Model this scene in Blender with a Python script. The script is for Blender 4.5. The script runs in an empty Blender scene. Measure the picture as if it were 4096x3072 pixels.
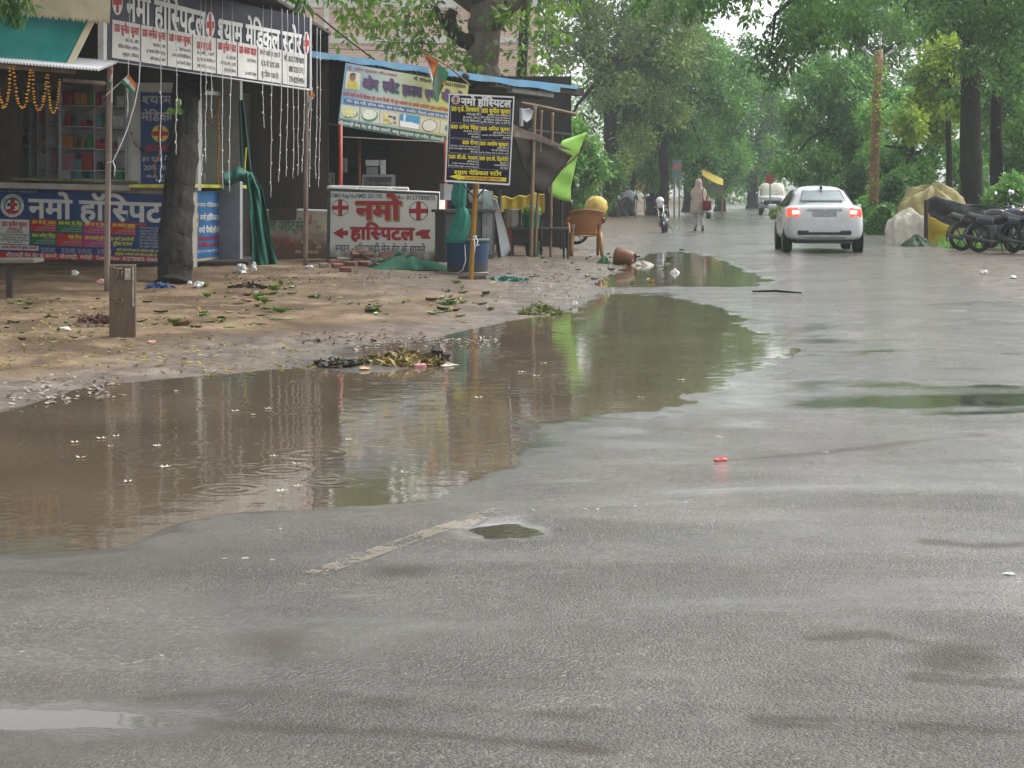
import bpy, bmesh, math, random
import numpy as np
from mathutils import Vector, Matrix, noise as mnoise
R = math.radians
SC = bpy.context.scene
COL = SC.collection
# ---------------------------------------------------------------- camera, sky, sun, exposure
F, CX, HY, CH = 7500.0, 2048.0, 770.0, 1.3      # focal length and horizon in photo pixels, eye height in metres
cam = bpy.data.cameras.new('camera')
cam.sensor_width = 36.0
cam.lens = 36.0 * F / 4096.0
cam.shift_y = (HY - 1536.0) / 4096.0
cam.clip_start, cam.clip_end = 0.1, 3000.0
cam_ob = bpy.data.objects.new('camera', cam)
COL.objects.link(cam_ob)
cam_ob.location = (0, 0, CH)
cam_ob.rotation_euler = (R(90), 0, 0)
SC.camera = cam_ob
SUN_EL, SUN_AZ = 53.0, 62.0                      # behind the cloud, ahead and high over the road
wd = bpy.data.worlds.new('World')
SC.world = wd
wd.use_nodes = True
wn, wl = wd.node_tree.nodes, wd.node_tree.links
sky = wn.new('ShaderNodeTexSky')
sky.sky_type = 'NISHITA'
sky.sun_disc = False
sky.sun_elevation, sky.sun_rotation = R(SUN_EL), R(SUN_AZ)
sky.air_density, sky.dust_density, sky.ozone_density = 1.0, 2.0, 1.0
hsv = wn.new('ShaderNodeHueSaturation')
hsv.inputs['Saturation'].default_value = 0.10    # cloud cover
hsv.inputs['Value'].default_value = 1.0
wl.new(sky.outputs[0], hsv.inputs['Color'])
wl.new(hsv.outputs[0], wn['Background'].inputs['Color'])
wn['Background'].inputs['Strength'].default_value = 0.15
sun = bpy.data.lights.new('sun', 'SUN')
sun.energy, sun.angle, sun.color = 1.5, R(35), (1.0, 0.97, 0.92)
sun_ob = bpy.data.objects.new('sun', sun)
COL.objects.link(sun_ob)
sun_ob.rotation_euler = (R(90 - SUN_EL), 0, R(180 - SUN_AZ))
SC.view_settings.view_transform = 'Standard'
SC.view_settings.look = 'None'
SC.view_settings.gamma = 1.0
SC.view_settings.exposure = 1.1
SC.cycles.use_denoising = True
SC.cycles.max_bounces = 6
SC.cycles.transparent_max_bounces = 12
SC.cycles.volume_bounces = 1
SC.cycles.caustics_reflective = False
SC.cycles.caustics_refractive = False
rng = random.Random(11)
nrng = np.random.default_rng(5)

# ---------------------------------------------------------------- photo geometry
def ray(px, py):
    return Vector(((px - CX) / F, 1.0, -(py - HY) / F))
def P(px, py, Y):
    return Vector(((px - CX) / F * Y, Y, CH - (py - HY) * Y / F))
def ss(a, b, x):
    t = np.clip((np.asarray(x, float) - a) / (b - a), 0, 1)
    return t * t * (3 - 2 * t)
_SY = [-40, 3, 7, 11.1, 12.8, 13.7, 15.5, 17.4, 19.5, 23.2, 28.7, 42.4, 61, 88, 139, 220, 420]
_SX = [-40, -9, -5, -3.03, -2.77, -1.83, -1.44, -.575, .27, 1.12, 1.35, 3.1, 4.8, 7.7, 14.5, 26, 60]
_RY = [-40, 3, 10, 23.2, 30.4, 42, 52, 70, 88, 130, 220, 420]
_RX = [12, 7.5, 6.2, 6.1, 7.1, 9.3, 10.6, 12.6, 15, 20.5, 35, 76]
def shore_x(Y): return np.interp(Y, _SY, _SX)
def right_x(Y): return np.interp(Y, _RY, _RX)
def base_g(X, Y):
    d = (shore_x(Y) - X) * .95
    z = .03 * ss(0, 2, d) + .13 * ss(22, 30, Y) * ss(.5, 4, d) * (1 - ss(45, 70, Y))
    e = X - right_x(Y)
    return z + .05 * ss(0, 1.6, e)
def gz(X, Y): return float(base_g(X, Y)) + .012
def G(px, py):
    z = 0.0
    for _ in range(12):
        Y = F * (CH - z) / (py - HY)
        X = (px - CX) / F * Y
        z = gz(X, Y)
    return Vector((X, Y, z))
# ---------------------------------------------------------------- materials
_mats = {}
def nodes_of(name):
    m = bpy.data.materials.new(name)
    m.use_nodes = True
    return m, m.node_tree.nodes, m.node_tree.links, m.node_tree.nodes['Principled BSDF']
def pm(name, c, rough=.6, metal=0.0, var=.18, scale=6.0, bump=.0, bscale=40.0, c2=None, coat=0.0, sss=0, emit=None, alpha=1.0, spec=.5, stretch=None, thr=None):
    """procedural paint/cloth/wood: two-scale noise between two tones, roughness break-up, bump"""
    if name in _mats: return _mats[name]
    m, n, l, b = nodes_of(name)
    tc = n.new('ShaderNodeTexCoord')
    mp = n.new('ShaderNodeMapping')
    if stretch: mp.inputs['Scale'].default_value = stretch
    l.new(tc.outputs['Object'], mp.inputs['Vector'])
    n1 = n.new('ShaderNodeTexNoise'); n1.inputs['Scale'].default_value = scale; n1.inputs['Detail'].default_value = 6
    n1.inputs['Roughness'].default_value = .65
    l.new(mp.outputs[0], n1.inputs['Vector'])
    rp = n.new('ShaderNodeValToRGB')
    a, z = ([max(0, v * (1 - var)) for v in c], [min(1, v * (1 + var)) for v in c]) if c2 is None else (list(c2), list(c))
    lo, hi = thr or (.32, .68)
    rp.color_ramp.elements[0].position, rp.color_ramp.elements[1].position = lo, hi
    rp.color_ramp.elements[0].color = a + [1]; rp.color_ramp.elements[1].color = z + [1]
    l.new(n1.outputs['Fac'], rp.inputs['Fac'])
    l.new(rp.outputs['Color'], b.inputs['Base Color'])
    mr = n.new('ShaderNodeMapRange')
    mr.inputs['To Min'].default_value = max(.03, rough - .1); mr.inputs['To Max'].default_value = min(1, rough + .1)
    l.new(n1.outputs['Fac'], mr.inputs['Value']); l.new(mr.outputs[0], b.inputs['Roughness'])
    b.inputs['Metallic'].default_value = metal
    b.inputs['Coat Weight'].default_value = coat
    b.inputs['Coat Roughness'].default_value = .05
    b.inputs['Specular IOR Level'].default_value = spec
    b.inputs['Alpha'].default_value = alpha
    if emit:
        b.inputs['Emission Color'].default_value = list(emit[:3]) + [1]; b.inputs['Emission Strength'].default_value = emit[3]
    if bump:
        n2 = n.new('ShaderNodeTexNoise'); n2.inputs['Scale'].default_value = bscale; n2.inputs['Detail'].default_value = 4
        l.new(mp.outputs[0], n2.inputs['Vector'])
        bp = n.new('ShaderNodeBump'); bp.inputs['Strength'].default_value = min(1, bump); bp.inputs['Distance'].default_value = .012
        l.new(n2.outputs['Fac'], bp.inputs['Height']); l.new(bp.outputs[0], b.inputs['Normal'])
    _mats[name] = m
    return m
def leaf_mat(name, c1, c2, rough=.45, trans=.35):
    if name in _mats: return _mats[name]
    m, n, l, b = nodes_of(name)
    g = n.new('ShaderNodeNewGeometry')
    tc = n.new('ShaderNodeTexCoord')
    nz = n.new('ShaderNodeTexNoise'); nz.inputs['Scale'].default_value = .55; nz.inputs['Detail'].default_value = 2
    l.new(tc.outputs['Object'], nz.inputs['Vector'])
    mx = n.new('ShaderNodeMath'); mx.operation = 'MULTIPLY_ADD'; mx.inputs[1].default_value = .55
    ad = n.new('ShaderNodeMath'); ad.operation = 'MULTIPLY_ADD'; ad.inputs[1].default_value = 2.3; ad.inputs[2].default_value = -.90
    l.new(nz.outputs['Fac'], ad.inputs[0])
    l.new(g.outputs['Random Per Island'], mx.inputs[0]); l.new(ad.outputs[0], mx.inputs[2])
    rp = n.new('ShaderNodeValToRGB')
    rp.color_ramp.elements[0].color = list(c1) + [1]; rp.color_ramp.elements[1].color = list(c2) + [1]
    rp.color_ramp.elements[0].position, rp.color_ramp.elements[1].position = .1, .95
    l.new(mx.outputs[0], rp.inputs['Fac'])
    l.new(rp.outputs['Color'], b.inputs['Base Color'])
    b.inputs['Roughness'].default_value = rough
    b.inputs['Specular IOR Level'].default_value = .4
    tr = n.new('ShaderNodeBsdfTranslucent')
    l.new(rp.outputs['Color'], tr.inputs['Color'])
    ms = n.new('ShaderNodeMixShader'); ms.inputs[0].default_value = trans
    l.new(b.outputs[0], ms.inputs[1]); l.new(tr.outputs[0], ms.inputs[2])
    l.new(ms.outputs[0], n['Material Output'].inputs['Surface'])
    _mats[name] = m
    return m
def glass_mat(name, tint=(.85, .9, .9), strength=.06):
    if name in _mats: return _mats[name]
    m, n, l, b = nodes_of(name)
    tr = n.new('ShaderNodeBsdfTransparent'); tr.inputs[0].default_value = list(tint) + [1]
    gl = n.new('ShaderNodeBsdfGlossy'); gl.inputs['Roughness'].default_value = .03
    fr = n.new('ShaderNodeFresnel'); fr.inputs['IOR'].default_value = 1.45
    ms = n.new('ShaderNodeMixShader')
    l.new(fr.outputs[0], ms.inputs[0]); l.new(tr.outputs[0], ms.inputs[1]); l.new(gl.outputs[0], ms.inputs[2])
    l.new(ms.outputs[0], n['Material Output'].inputs['Surface'])
    _mats[name] = m
    return m

# ---------------------------------------------------------------- objects, labels, copies
def tag(o, label=None, cat=None, group=None, kind=None):
    if label: o['label'] = label
    if cat: o['category'] = cat
    if group: o['group'] = group
    if kind: o['kind'] = kind
    return o
def thing(name, label, cat, loc=(0, 0, 0), group=None, rz=0.0):
    o = bpy.data.objects.new(name, None)
    COL.objects.link(o)
    o.location = loc; o.rotation_euler = (0, 0, rz); o.empty_display_size = .1
    return tag(o, label, cat, group)
def kids(o): return [c for c in bpy.data.objects if c.parent == o]
def copy_tree(o, parent=None):
    c = o.copy(); COL.objects.link(c); c.parent = parent
    for ch in o.children: copy_tree(ch, c)
    return c
def origin_of(o):
    v = Vector((0, 0, 0))
    while o is not None:
        v += o.location; o = o.parent
    return v

# ---------------------------------------------------------------- mesh builder
class MB:
    def __init__(s): s.v, s.f = [], []
    def add(s, v, f):
        k = len(s.v); s.v.extend([tuple(p) for p in v]); s.f.extend([tuple(i + k for i in q) for q in f]); return s
    def box(s, c, d, rz=0.0, rx=0.0, ry=0.0, bev=0.0):
        bm = bmesh.new(); bmesh.ops.create_cube(bm, size=1)
        M = Matrix.Translation(c) @ Matrix.Rotation(rz, 4, 'Z') @ Matrix.Rotation(ry, 4, 'Y') @ Matrix.Rotation(rx, 4, 'X')
        bmesh.ops.scale(bm, vec=d, verts=bm.verts)
        if bev: bmesh.ops.bevel(bm, geom=bm.edges[:], offset=bev, segments=2, affect='EDGES', profile=.6)
        bmesh.ops.transform(bm, matrix=M, verts=bm.verts)
        bm.verts.index_update()
        s.add([v.co[:] for v in bm.verts], [[v.index for v in f.verts] for f in bm.faces]); bm.free(); return s
    def tube(s, pts, r, n=8, cap=True):
        pts = [Vector(p) for p in pts]; m = len(pts)
        rs = r if isinstance(r, (list, tuple)) else [r] * m
        ring = []; ref = None
        for i, p in enumerate(pts):
            t = (pts[min(i + 1, m - 1)] - pts[max(i - 1, 0)])
            t = t.normalized() if t.length > 1e-9 else Vector((0, 0, 1))
            if ref is None:
                ref = Vector((1, 0, 0)) if abs(t.x) < .8 else Vector((0, 1, 0))
            a = (ref - t * ref.dot(t)).normalized(); b = t.cross(a); ref = a
            ring.append([p + (a * math.cos(2 * math.pi * k / n) + b * math.sin(2 * math.pi * k / n)) * rs[i] for k in range(n)])
        v = [q for rr in ring for q in rr]
        f = [(i * n + k, i * n + (k + 1) % n, (i + 1) * n + (k + 1) % n, (i + 1) * n + k) for i in range(m - 1) for k in range(n)]
        if cap: f += [tuple(range(n - 1, -1, -1)), tuple((m - 1) * n + k for k in range(n))]
        return s.add(v, f)
    def lathe(s, prof, c=(0, 0, 0), n=24, ax='Z', cap=True):
        v, f = [], []; m = len(prof)
        for r, z in prof:
            for k in range(n):
                a = 2 * math.pi * k / n; p = (r * math.cos(a), r * math.sin(a), z)
                if ax == 'X': p = (p[2], p[0], p[1])
                if ax == 'Y': p = (p[0], p[2], p[1])
                v.append((p[0] + c[0], p[1] + c[1], p[2] + c[2]))
        for i in range(m - 1):
            for k in range(n): f.append((i * n + k, i * n + (k + 1) % n, (i + 1) * n + (k + 1) % n, (i + 1) * n + k))
        if cap: f += [tuple(range(n - 1, -1, -1)), tuple((m - 1) * n + k for k in range(n))]
        return s.add(v, f)
    def ell(s, c, r, nu=16, nv=10, noise=0.0, seed=0, M=None):
        v, f = [], []; rr = random.Random(seed); ph = [rr.uniform(0, 6.28) for _ in range(6)]
        for j in range(nv + 1):
            th = math.pi * j / nv
            for i in range(nu):
                a = 2 * math.pi * i / nu
                d = Vector((math.sin(th) * math.cos(a), math.sin(th) * math.sin(a), math.cos(th)))
                k = 1 + noise * (math.sin(3 * a + ph[0] + 2 * d.z) * .5 + math.sin(5 * d.z * 2 + ph[1] + 2 * a) * .35 + math.sin(7 * a + 6 * d.z + ph[2]) * .3) * math.sin(th)
                p = Vector((d.x * r[0], d.y * r[1], d.z * r[2])) * k
                if M: p = M @ p
                v.append(Vector(c) + p)
        for j in range(nv):
            for i in range(nu): f.append((j * nu + i, (j + 1) * nu + i, (j + 1) * nu + (i + 1) % nu, j * nu + (i + 1) % nu))
        return s.add(v, f)
    def prism(s, front, back):
        n = len(front); v = list(front) + list(back)
        f = [tuple(range(n)), tuple(range(2 * n - 1, n - 1, -1))] + [(i, n + i, n + (i + 1) % n, (i + 1) % n) for i in range(n)]
        return s.add(v, f)
    def face(s, pts): return s.add(pts, [tuple(range(len(pts)))])
    def grid(s, fn, nu, nv):
        v = [fn(i / nu, j / nv) for j in range(nv + 1) for i in range(nu + 1)]
        f = [(j * (nu + 1) + i, j * (nu + 1) + i + 1, (j + 1) * (nu + 1) + i + 1, (j + 1) * (nu + 1) + i) for j in range(nv) for i in range(nu)]
        return s.add(v, f)
    def build(s, name, mat, parent=None, smooth=False, world=False, solid=0.0, sub=0, auto=None, bevel=0.0):
        me = bpy.data.meshes.new(name)
        off = origin_of(parent) if (world and parent) else Vector((0, 0, 0))
        me.from_pydata([(p[0] - off.x, p[1] - off.y, p[2] - off.z) for p in s.v], [], s.f)
        me.materials.append(mat)
        o = bpy.data.objects.new(name, me); COL.objects.link(o)
        if parent: o.parent = parent
        if smooth or auto:
            me.polygons.foreach_set('use_smooth', [True] * len(me.polygons))
            if auto:
                bm = bmesh.new(); bm.from_mesh(me)
                for e in bm.edges:
                    if len(e.link_faces) == 2 and e.calc_face_angle(0) > R(auto): e.smooth = False
                bm.to_mesh(me); bm.free()
        if bevel:
            md = o.modifiers.new('bevel', 'BEVEL'); md.width = bevel; md.segments = 2; md.limit_method = 'ANGLE'
        if solid:
            md = o.modifiers.new('solid', 'SOLIDIFY'); md.thickness = solid
        if sub:
            md = o.modifiers.new('sub', 'SUBSURF'); md.levels = sub; md.render_levels = sub
        return o
    def own(s, name, mat, label, cat, group=None, **k):
        """a thing that is one mesh, its origin moved to its base"""
        n = len(s.v)
        if n:
            z = min(p[2] for p in s.v); x = sum(p[0] for p in s.v) / n; y = sum(p[1] for p in s.v) / n
            s.v = [(p[0] - x, p[1] - y, p[2] - z) for p in s.v]
        o = s.build(name, mat, **k)
        if n: o.location = (x, y, z)
        return tag(o, label, cat, group)

def bulk(name, verts, faces, mat, parent=None, smooth=False):
    """numpy mesh: verts (n,3), faces (m,k)"""
    me = bpy.data.meshes.new(name)
    verts = np.asarray(verts, np.float32); faces = np.asarray(faces, np.int32)
    k = faces.shape[1]
    me.vertices.add(len(verts)); me.vertices.foreach_set('co', verts.ravel())
    me.loops.add(faces.size); me.loops.foreach_set('vertex_index', faces.ravel())
    me.polygons.add(len(faces)); me.polygons.foreach_set('loop_start', np.arange(len(faces), dtype=np.int32) * k)
    me.polygons.foreach_set('loop_total', np.full(len(faces), k, np.int32))
    me.update(calc_edges=True)
    if smooth: me.polygons.foreach_set('use_smooth', np.ones(len(faces), bool))
    if mat: me.materials.append(mat)
    o = bpy.data.objects.new(name, me); COL.objects.link(o)
    if parent: o.parent = parent
    return o

# ---------------------------------------------------------------- vertical sign planes
class Plane:
    """plane through two points seen at (px, Y); normal to the viewer side"""
    def __init__(s, a, b, lean=0.0):
        A = P(a[0], HY, a[1]); B = P(b[0], HY, b[1])
        s.O = A; s.u = (B - A).normalized(); s.n = Vector((s.u.y, -s.u.x, 0)).normalized()
        if s.n.y > 0: s.n = -s.n
    def pt(s, px, py, off=0.0):
        d = ray(px, py); C = Vector((0, 0, CH))
        t = (s.O + s.n * off - C).dot(s.n) / d.dot(s.n)
        return C + d * t
    def slab(s, mb, poly, o0, o1):
        f = [s.pt(x, y, o1) for x, y in poly]; mb.prism(f, [p + s.n * (o0 - o1) for p in f]); return mb
    def poly(s, mb, poly, off): mb.face([s.pt(x, y, off) for x, y in poly]); return mb
def ellp(cx, cy, rx, ry, n=28, rot=0.0):
    o = []
    for k in range(n):
        a = -2 * math.pi * k / n; x, y = rx * math.cos(a), ry * math.sin(a)
        o.append((cx + x * math.cos(rot) - y * math.sin(rot), cy + x * math.sin(rot) + y * math.cos(rot)))
    return o
def rrect(q, r, n=4):
    """rounded quad; q = TL, TR, BR, BL px"""
    o = []; q = [Vector((a[0], a[1])) for a in q]
    for i in range(4):
        p, a, b = q[i], q[i - 1], q[(i + 1) % 4]
        da, db = (a - p).normalized() * r, (b - p).normalized() * r
        for k in range(n + 1):
            t = k / n; o.append(tuple(p + da * (1 - t) ** 2 + db * t ** 2))
    return o
def frame_q(pl, mb, q, w, off, r=6):
    """outline of a rounded quad as a ring"""
    q = [Vector(a) for a in q]; c = sum(q, Vector((0, 0))) / 4
    a = rrect(q, r); b = rrect([p + (c - p).normalized() * w * 1.35 for p in q], r)
    n = len(a)
    mb.add([pl.pt(x, y, off) for x, y in a] + [pl.pt(x, y, off) for x, y in b], [(i, (i + 1) % n, n + (i + 1) % n, n + i) for i in range(n)])
def cmap(ox, oy, k): return lambda x, y: (ox + x * k, oy + y * k)
def bil(q, u, v):
    a, b, c, d = q
    return (a[0] * (1 - u) * (1 - v) + b[0] * u * (1 - v) + c[0] * u * v + d[0] * (1 - u) * v,
            a[1] * (1 - u) * (1 - v) + b[1] * u * (1 - v) + c[1] * u * v + d[1] * (1 - u) * v)
def cross_px(cx, cy, rx, ry, w=.3):
    a, b = rx * w, ry * w
    return [(cx - a, cy - ry), (cx + a, cy - ry), (cx + a, cy - b), (cx + rx, cy - b), (cx + rx, cy + b), (cx + a, cy + b), (cx + a, cy + ry), (cx - a, cy + ry), (cx - a, cy + b), (cx - rx, cy + b), (cx - rx, cy - b), (cx - a, cy - b)]

# ---------------------------------------------------------------- lettering (Devanagari is laid out here: half forms, i-matra order)
_gl = {}
_tmpo = None
def raw_glyph(s, wt):
    c = bpy.data.curves.new('glyph', 'FONT'); c.body = s; c.size = 1; c.offset = wt; c.resolution_u = 3; c.fill_mode = 'BOTH'
    o = bpy.data.objects.new('glyph', c); COL.objects.link(o)
    dg = bpy.context.evaluated_depsgraph_get()
    ev = o.evaluated_get(dg); me = ev.to_mesh()
    v = [(p.co.x, p.co.y) for p in me.vertices]; f = [tuple(q.vertices) for q in me.polygons]
    ev.to_mesh_clear(); bpy.data.objects.remove(o); bpy.data.curves.remove(c)
    return v, f
def glyph(ch, wt):
    k = (ch, wt)
    if k not in _gl:
        if ch == ' ': _gl[k] = ([], [], .27); return _gl[k]
        v, f = raw_glyph(ch, wt)
        b = 'न' if ord(ch) > 0x8ff else 'H'
        if ('w', b) not in _gl: _gl[('w', b)] = max(p[0] for p in raw_glyph(b + b, 0)[0])
        adv = max(p[0] for p in raw_glyph(b + ch + b, 0)[0]) - _gl[('w', b)]
        _gl[k] = (v, f, adv)
    return _gl[k]
CONS = set(chr(c) for c in range(0x915, 0x93A))
STEM = set('खगघचजझञणतथधनपबभमयलवशषस')
def shape(txt):
    out = []; i = 0; n = len(txt)
    while i < n:
        c = txt[i]
        if c not in CONS: out.append((c, 0)); i += 1; continue
        cl = [c]; i += 1
        while i + 1 < n and txt[i] == '्' and txt[i + 1] in CONS: cl.append(txt[i + 1]); i += 2
        ma = []
        while i < n and txt[i] not in CONS and 0x900 <= ord(txt[i]) <= 0x963 and not (0x904 <= ord(txt[i]) <= 0x914): ma.append(txt[i]); i += 1
        g = []; reph = False
        if len(cl) > 1 and cl[0] == 'र': reph = True; cl = cl[1:]
        for j, q in enumerate(cl):
            if j < len(cl) - 1:
                if cl[j + 1] == 'र': g += [(q, 0), ('्', 0)]; break
                g += [(q, 1)] if q in STEM else [(q, 0), ('्', 0)]
            else: g.append((q, 0))
        if 'ि' in ma: g = [('ि', 0)] + g; ma.remove('ि')
        g += [(q, 0) for q in ma]
        if reph: g.append(('े', 0))
        out += g
    return out
def layout(txt, wt, track=0.0):
    V, Fc, x = [], [], 0.0
    w0 = min(wt, .012); d = max(0.0, wt - w0)
    cop = [(-d, -d * .7), (d, -d * .7), (-d, d * .7), (d, d * .7)] if d > .003 else [(0, 0)]   # heavier strokes: the outline laid over itself
    for j, (ch, half) in enumerate(shape(txt)):
        v, f, adv = glyph(ch, w0)
        lim = None
        if half: lim = adv - .2; adv = lim + .03
        for q, (dx, dy) in enumerate(cop):
            k = len(V)
            V += [((min(p[0], lim + w0) if lim else p[0]) + x + dx, p[1] + dy, (j % 3) * .001 + q * .00024) for p in v]
            Fc += [tuple(a + k for a in t) for t in f]
        x += adv + track + (d * .6 if adv > .05 else 0)
    return V, Fc, x
CAP = .66
def text_on(pl, mb, txt, p0, p1, h, off, wt=.0):
    """letters from p0 to p1 (photo px of the base line), h px from base line to head line"""
    V, Fc, w = layout(txt, wt)
    if not V: return
    A = pl.pt(p0[0], p0[1], off); B = pl.pt(p1[0], p1[1], off); U = pl.pt(p0[0], p0[1] - h, off) - A
    D = (B - A) / max(w, 1e-3)
    mb.add([A + D * x + U * (y / CAP) + pl.n * z for x, y, z in V], Fc)
def lines_on(pl, mb, q, rows, off, wt=.01, align='c'):
    """rows of (text, v_base, height_frac, width_frac) inside a px quad"""
    for t, v, hf, wf in rows:
        u0 = (1 - wf) / 2 if align == 'c' else ((1 - wf) - .03 if align == 'r' else .03)
        a, b = bil(q, u0, v), bil(q, u0 + wf, v)
        h = abs(bil(q, u0, v)[1] - bil(q, u0, v - hf)[1])
        text_on(pl, mb, t, a, b, h, off, wt)
# ---------------------------------------------------------------- ground, road, puddles
def vnoise(x, y, seed=0):
    xi, yi = np.floor(x).astype(int), np.floor(y).astype(int); fx, fy = x - xi, y - yi
    fx, fy = fx * fx * (3 - 2 * fx), fy * fy * (3 - 2 * fy)
    def h(a, b):
        k = (a * 374761393 + b * 668265263 + seed * 974711) & 0xffffffff
        k = ((k ^ (k >> 13)) * 1274126177) & 0xffffffff
        return ((k ^ (k >> 16)) & 0xffff) / 65535.0
    return (h(xi, yi) * (1 - fx) * (1 - fy) + h(xi + 1, yi) * fx * (1 - fy) + h(xi, yi + 1) * (1 - fx) * fy + h(xi + 1, yi + 1) * fx * fy)
def fbm(x, y, sc, seed=0, o=4):
    s, a, t = 0, 1, 0
    for k in range(o):
        s = s + a * (vnoise(x * sc, y * sc, seed + k) - .5); t += a; a *= .55; sc *= 2.1
    return s / t * 2
def seg_dist(X, Y, pts, closed):
    d = np.full(X.shape, 1e9); ins = np.zeros(X.shape, bool); n = len(pts)
    for i in range(n if closed else n - 1):
        ax, ay = pts[i]; bx, by = pts[(i + 1) % n]
        ex, ey = bx - ax, by - ay; L = ex * ex + ey * ey + 1e-12
        t = np.clip(((X - ax) * ex + (Y - ay) * ey) / L, 0, 1)
        d = np.minimum(d, np.hypot(X - ax - t * ex, Y - ay - t * ey))
        if closed:
            c = ((ay > Y) != (by > Y)) & (X < (bx - ax) * (Y - ay) / ((by - ay) if by != ay else 1e-12) + ax)
            ins ^= c
    return np.where(ins, -d, d) if closed else d
def flat(px, py):
    Y = F * CH / (py - HY); return ((px - CX) / F * Y, Y)
PUD = {
 'main': [(-150, 1690), (-60, 1668), (60, 1628), (200, 1588), (330, 1555), (440, 1532), (560, 1524), (700, 1512), (830, 1502), (960, 1490), (1050, 1478), (1180, 1470), (1290, 1472), (1400, 1488), (1560, 1484), (1700, 1466), (1780, 1440), (1740, 1412), (1560, 1418), (1380, 1428), (1330, 1412), (1400, 1384), (1560, 1372), (1740, 1364), (1800, 1334), (1900, 1312), (2050, 1286), (2160, 1268), (2300, 1246), (2370, 1216), (2420, 1192), (2500, 1178), (2620, 1184), (2720, 1196), (2820, 1216), (2900, 1252), (2950, 1296), (3050, 1338), (3150, 1374), (3175, 1402), (3130, 1430), (3020, 1450), (2940, 1474), (2890, 1500), (2880, 1560), (2780, 1602), (2560, 1640), (2330, 1662), (2170, 1692), (2130, 1760), (2060, 1830), (1950, 1898), (1880, 1956), (1800, 1988), (1700, 2010), (1500, 2030), (1250, 2036), (1050, 2040), (900, 2050), (750, 2080), (650, 2122), (560, 2165), (450, 2190), (250, 2204), (0, 2210), (-150, 2214)],
 'far': [(2396, 1146), (2420, 1112), (2480, 1086), (2560, 1042), (2620, 1012), (2690, 1004), (2740, 1010), (2790, 1018), (2850, 1032), (2930, 1062), (3000, 1092), (3060, 1122), (3040, 1142), (2900, 1146), (2600, 1145)],
 'right': [(2860, 1590), (3050, 1545), (3250, 1525), (3500, 1522), (3800, 1545), (4250, 1550), (4250, 1650), (3800, 1665), (3500, 1655), (3250, 1650), (3000, 1640)],
 'front': [(-150, 2826), (-50, 2828), (80, 2842), (300, 2834), (500, 2836), (640, 2852), (760, 2886), (700, 2906), (500, 2916), (100, 2912), (-150, 2906)],
}
for k, (cx, cy, rx, ry) in {'a': (2020, 2122, 165, 30), 'b': (1615, 2297, 100, 19), 'c': (1430, 2410, 140, 24), 'd': (1095, 2592, 105, 26), 'e': (3000, 1700, 115, 22), 'f': (3790, 2640, 110, 42), 'g': (2480, 1730, 170, 16), 'h': (2300, 1930, 120, 14)}.items():
    r2 = random.Random(k)
    PUD[k] = [(x + r2.uniform(-.16, .16) * rx, y + r2.uniform(-.2, .2) * ry) for x, y in ellp(cx, cy, rx, ry, 18)]
FILM = {k: PUD.pop(k) for k in ('right', 'b', 'c', 'd', 'e', 'f', 'g', 'h')}
PUDW = {k: [flat(*p) for p in v] for k, v in PUD.items()}
STREAK = [[(600, 2790), (900, 2775), (1300, 2800), (1800, 2850), (2300, 2880), (2500, 2890)], [(820, 2880), (1100, 2920), (1500, 2935), (1900, 2975), (2200, 3000), (2420, 3010)], [(3050, 2900), (3400, 2915), (3800, 2940), (4150, 2960)],
          [(3700, 2730), (3900, 2745), (4060, 2760)], [(3720, 2180), (3900, 2200), (4100, 2190)], [(3250, 2580), (3500, 2560), (3700, 2600)], [(0, 2300), (150, 2300), (320, 2310)], [(3900, 1750), (3500, 1800), (3200, 1830), (2900, 1850)]]
WATER_Z = -.004
_q = np.arange(3520, 796, -6.0)
rows = np.concatenate([np.array([-3.6, -3, -1.5, 0, 1.2, 2.3, 3.1]), F * CH / (_q - HY), [480, 700, 1100]])
tc_ = np.concatenate([np.linspace(-1.6, -.45, 24)[:-1], np.arange(-.45, .45, .0016), np.linspace(.45, 1.6, 24)])
TT, YY = np.meshgrid(tc_, rows)
XX = TT * (YY + 4.2)
ZZ = base_g(XX, YY)
dl = (shore_x(YY) - XX) * .95
dr = XX - right_x(YY)
edge = .5 * fbm(XX, YY, .7, 3) * np.minimum(1, YY / 20)
dirt = np.maximum(ss(-.2, .25, dl + edge - .05), ss(-.25, .3, dr + edge))
ZZ = ZZ + .012 + .010 * fbm(XX, YY, .45, 9, 3) * (1 + 2.2 * dirt) + .006 * fbm(XX, YY, 2.6, 21, 4) * (1 + 5.0 * dirt) + .011 * dirt * fbm(XX, YY, 7.5, 63, 3)
ZZ = ZZ - .05 * np.exp(-((dr + .35) / .3) ** 2) * 0
wet = np.zeros_like(XX)
near = YY < 100
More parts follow.
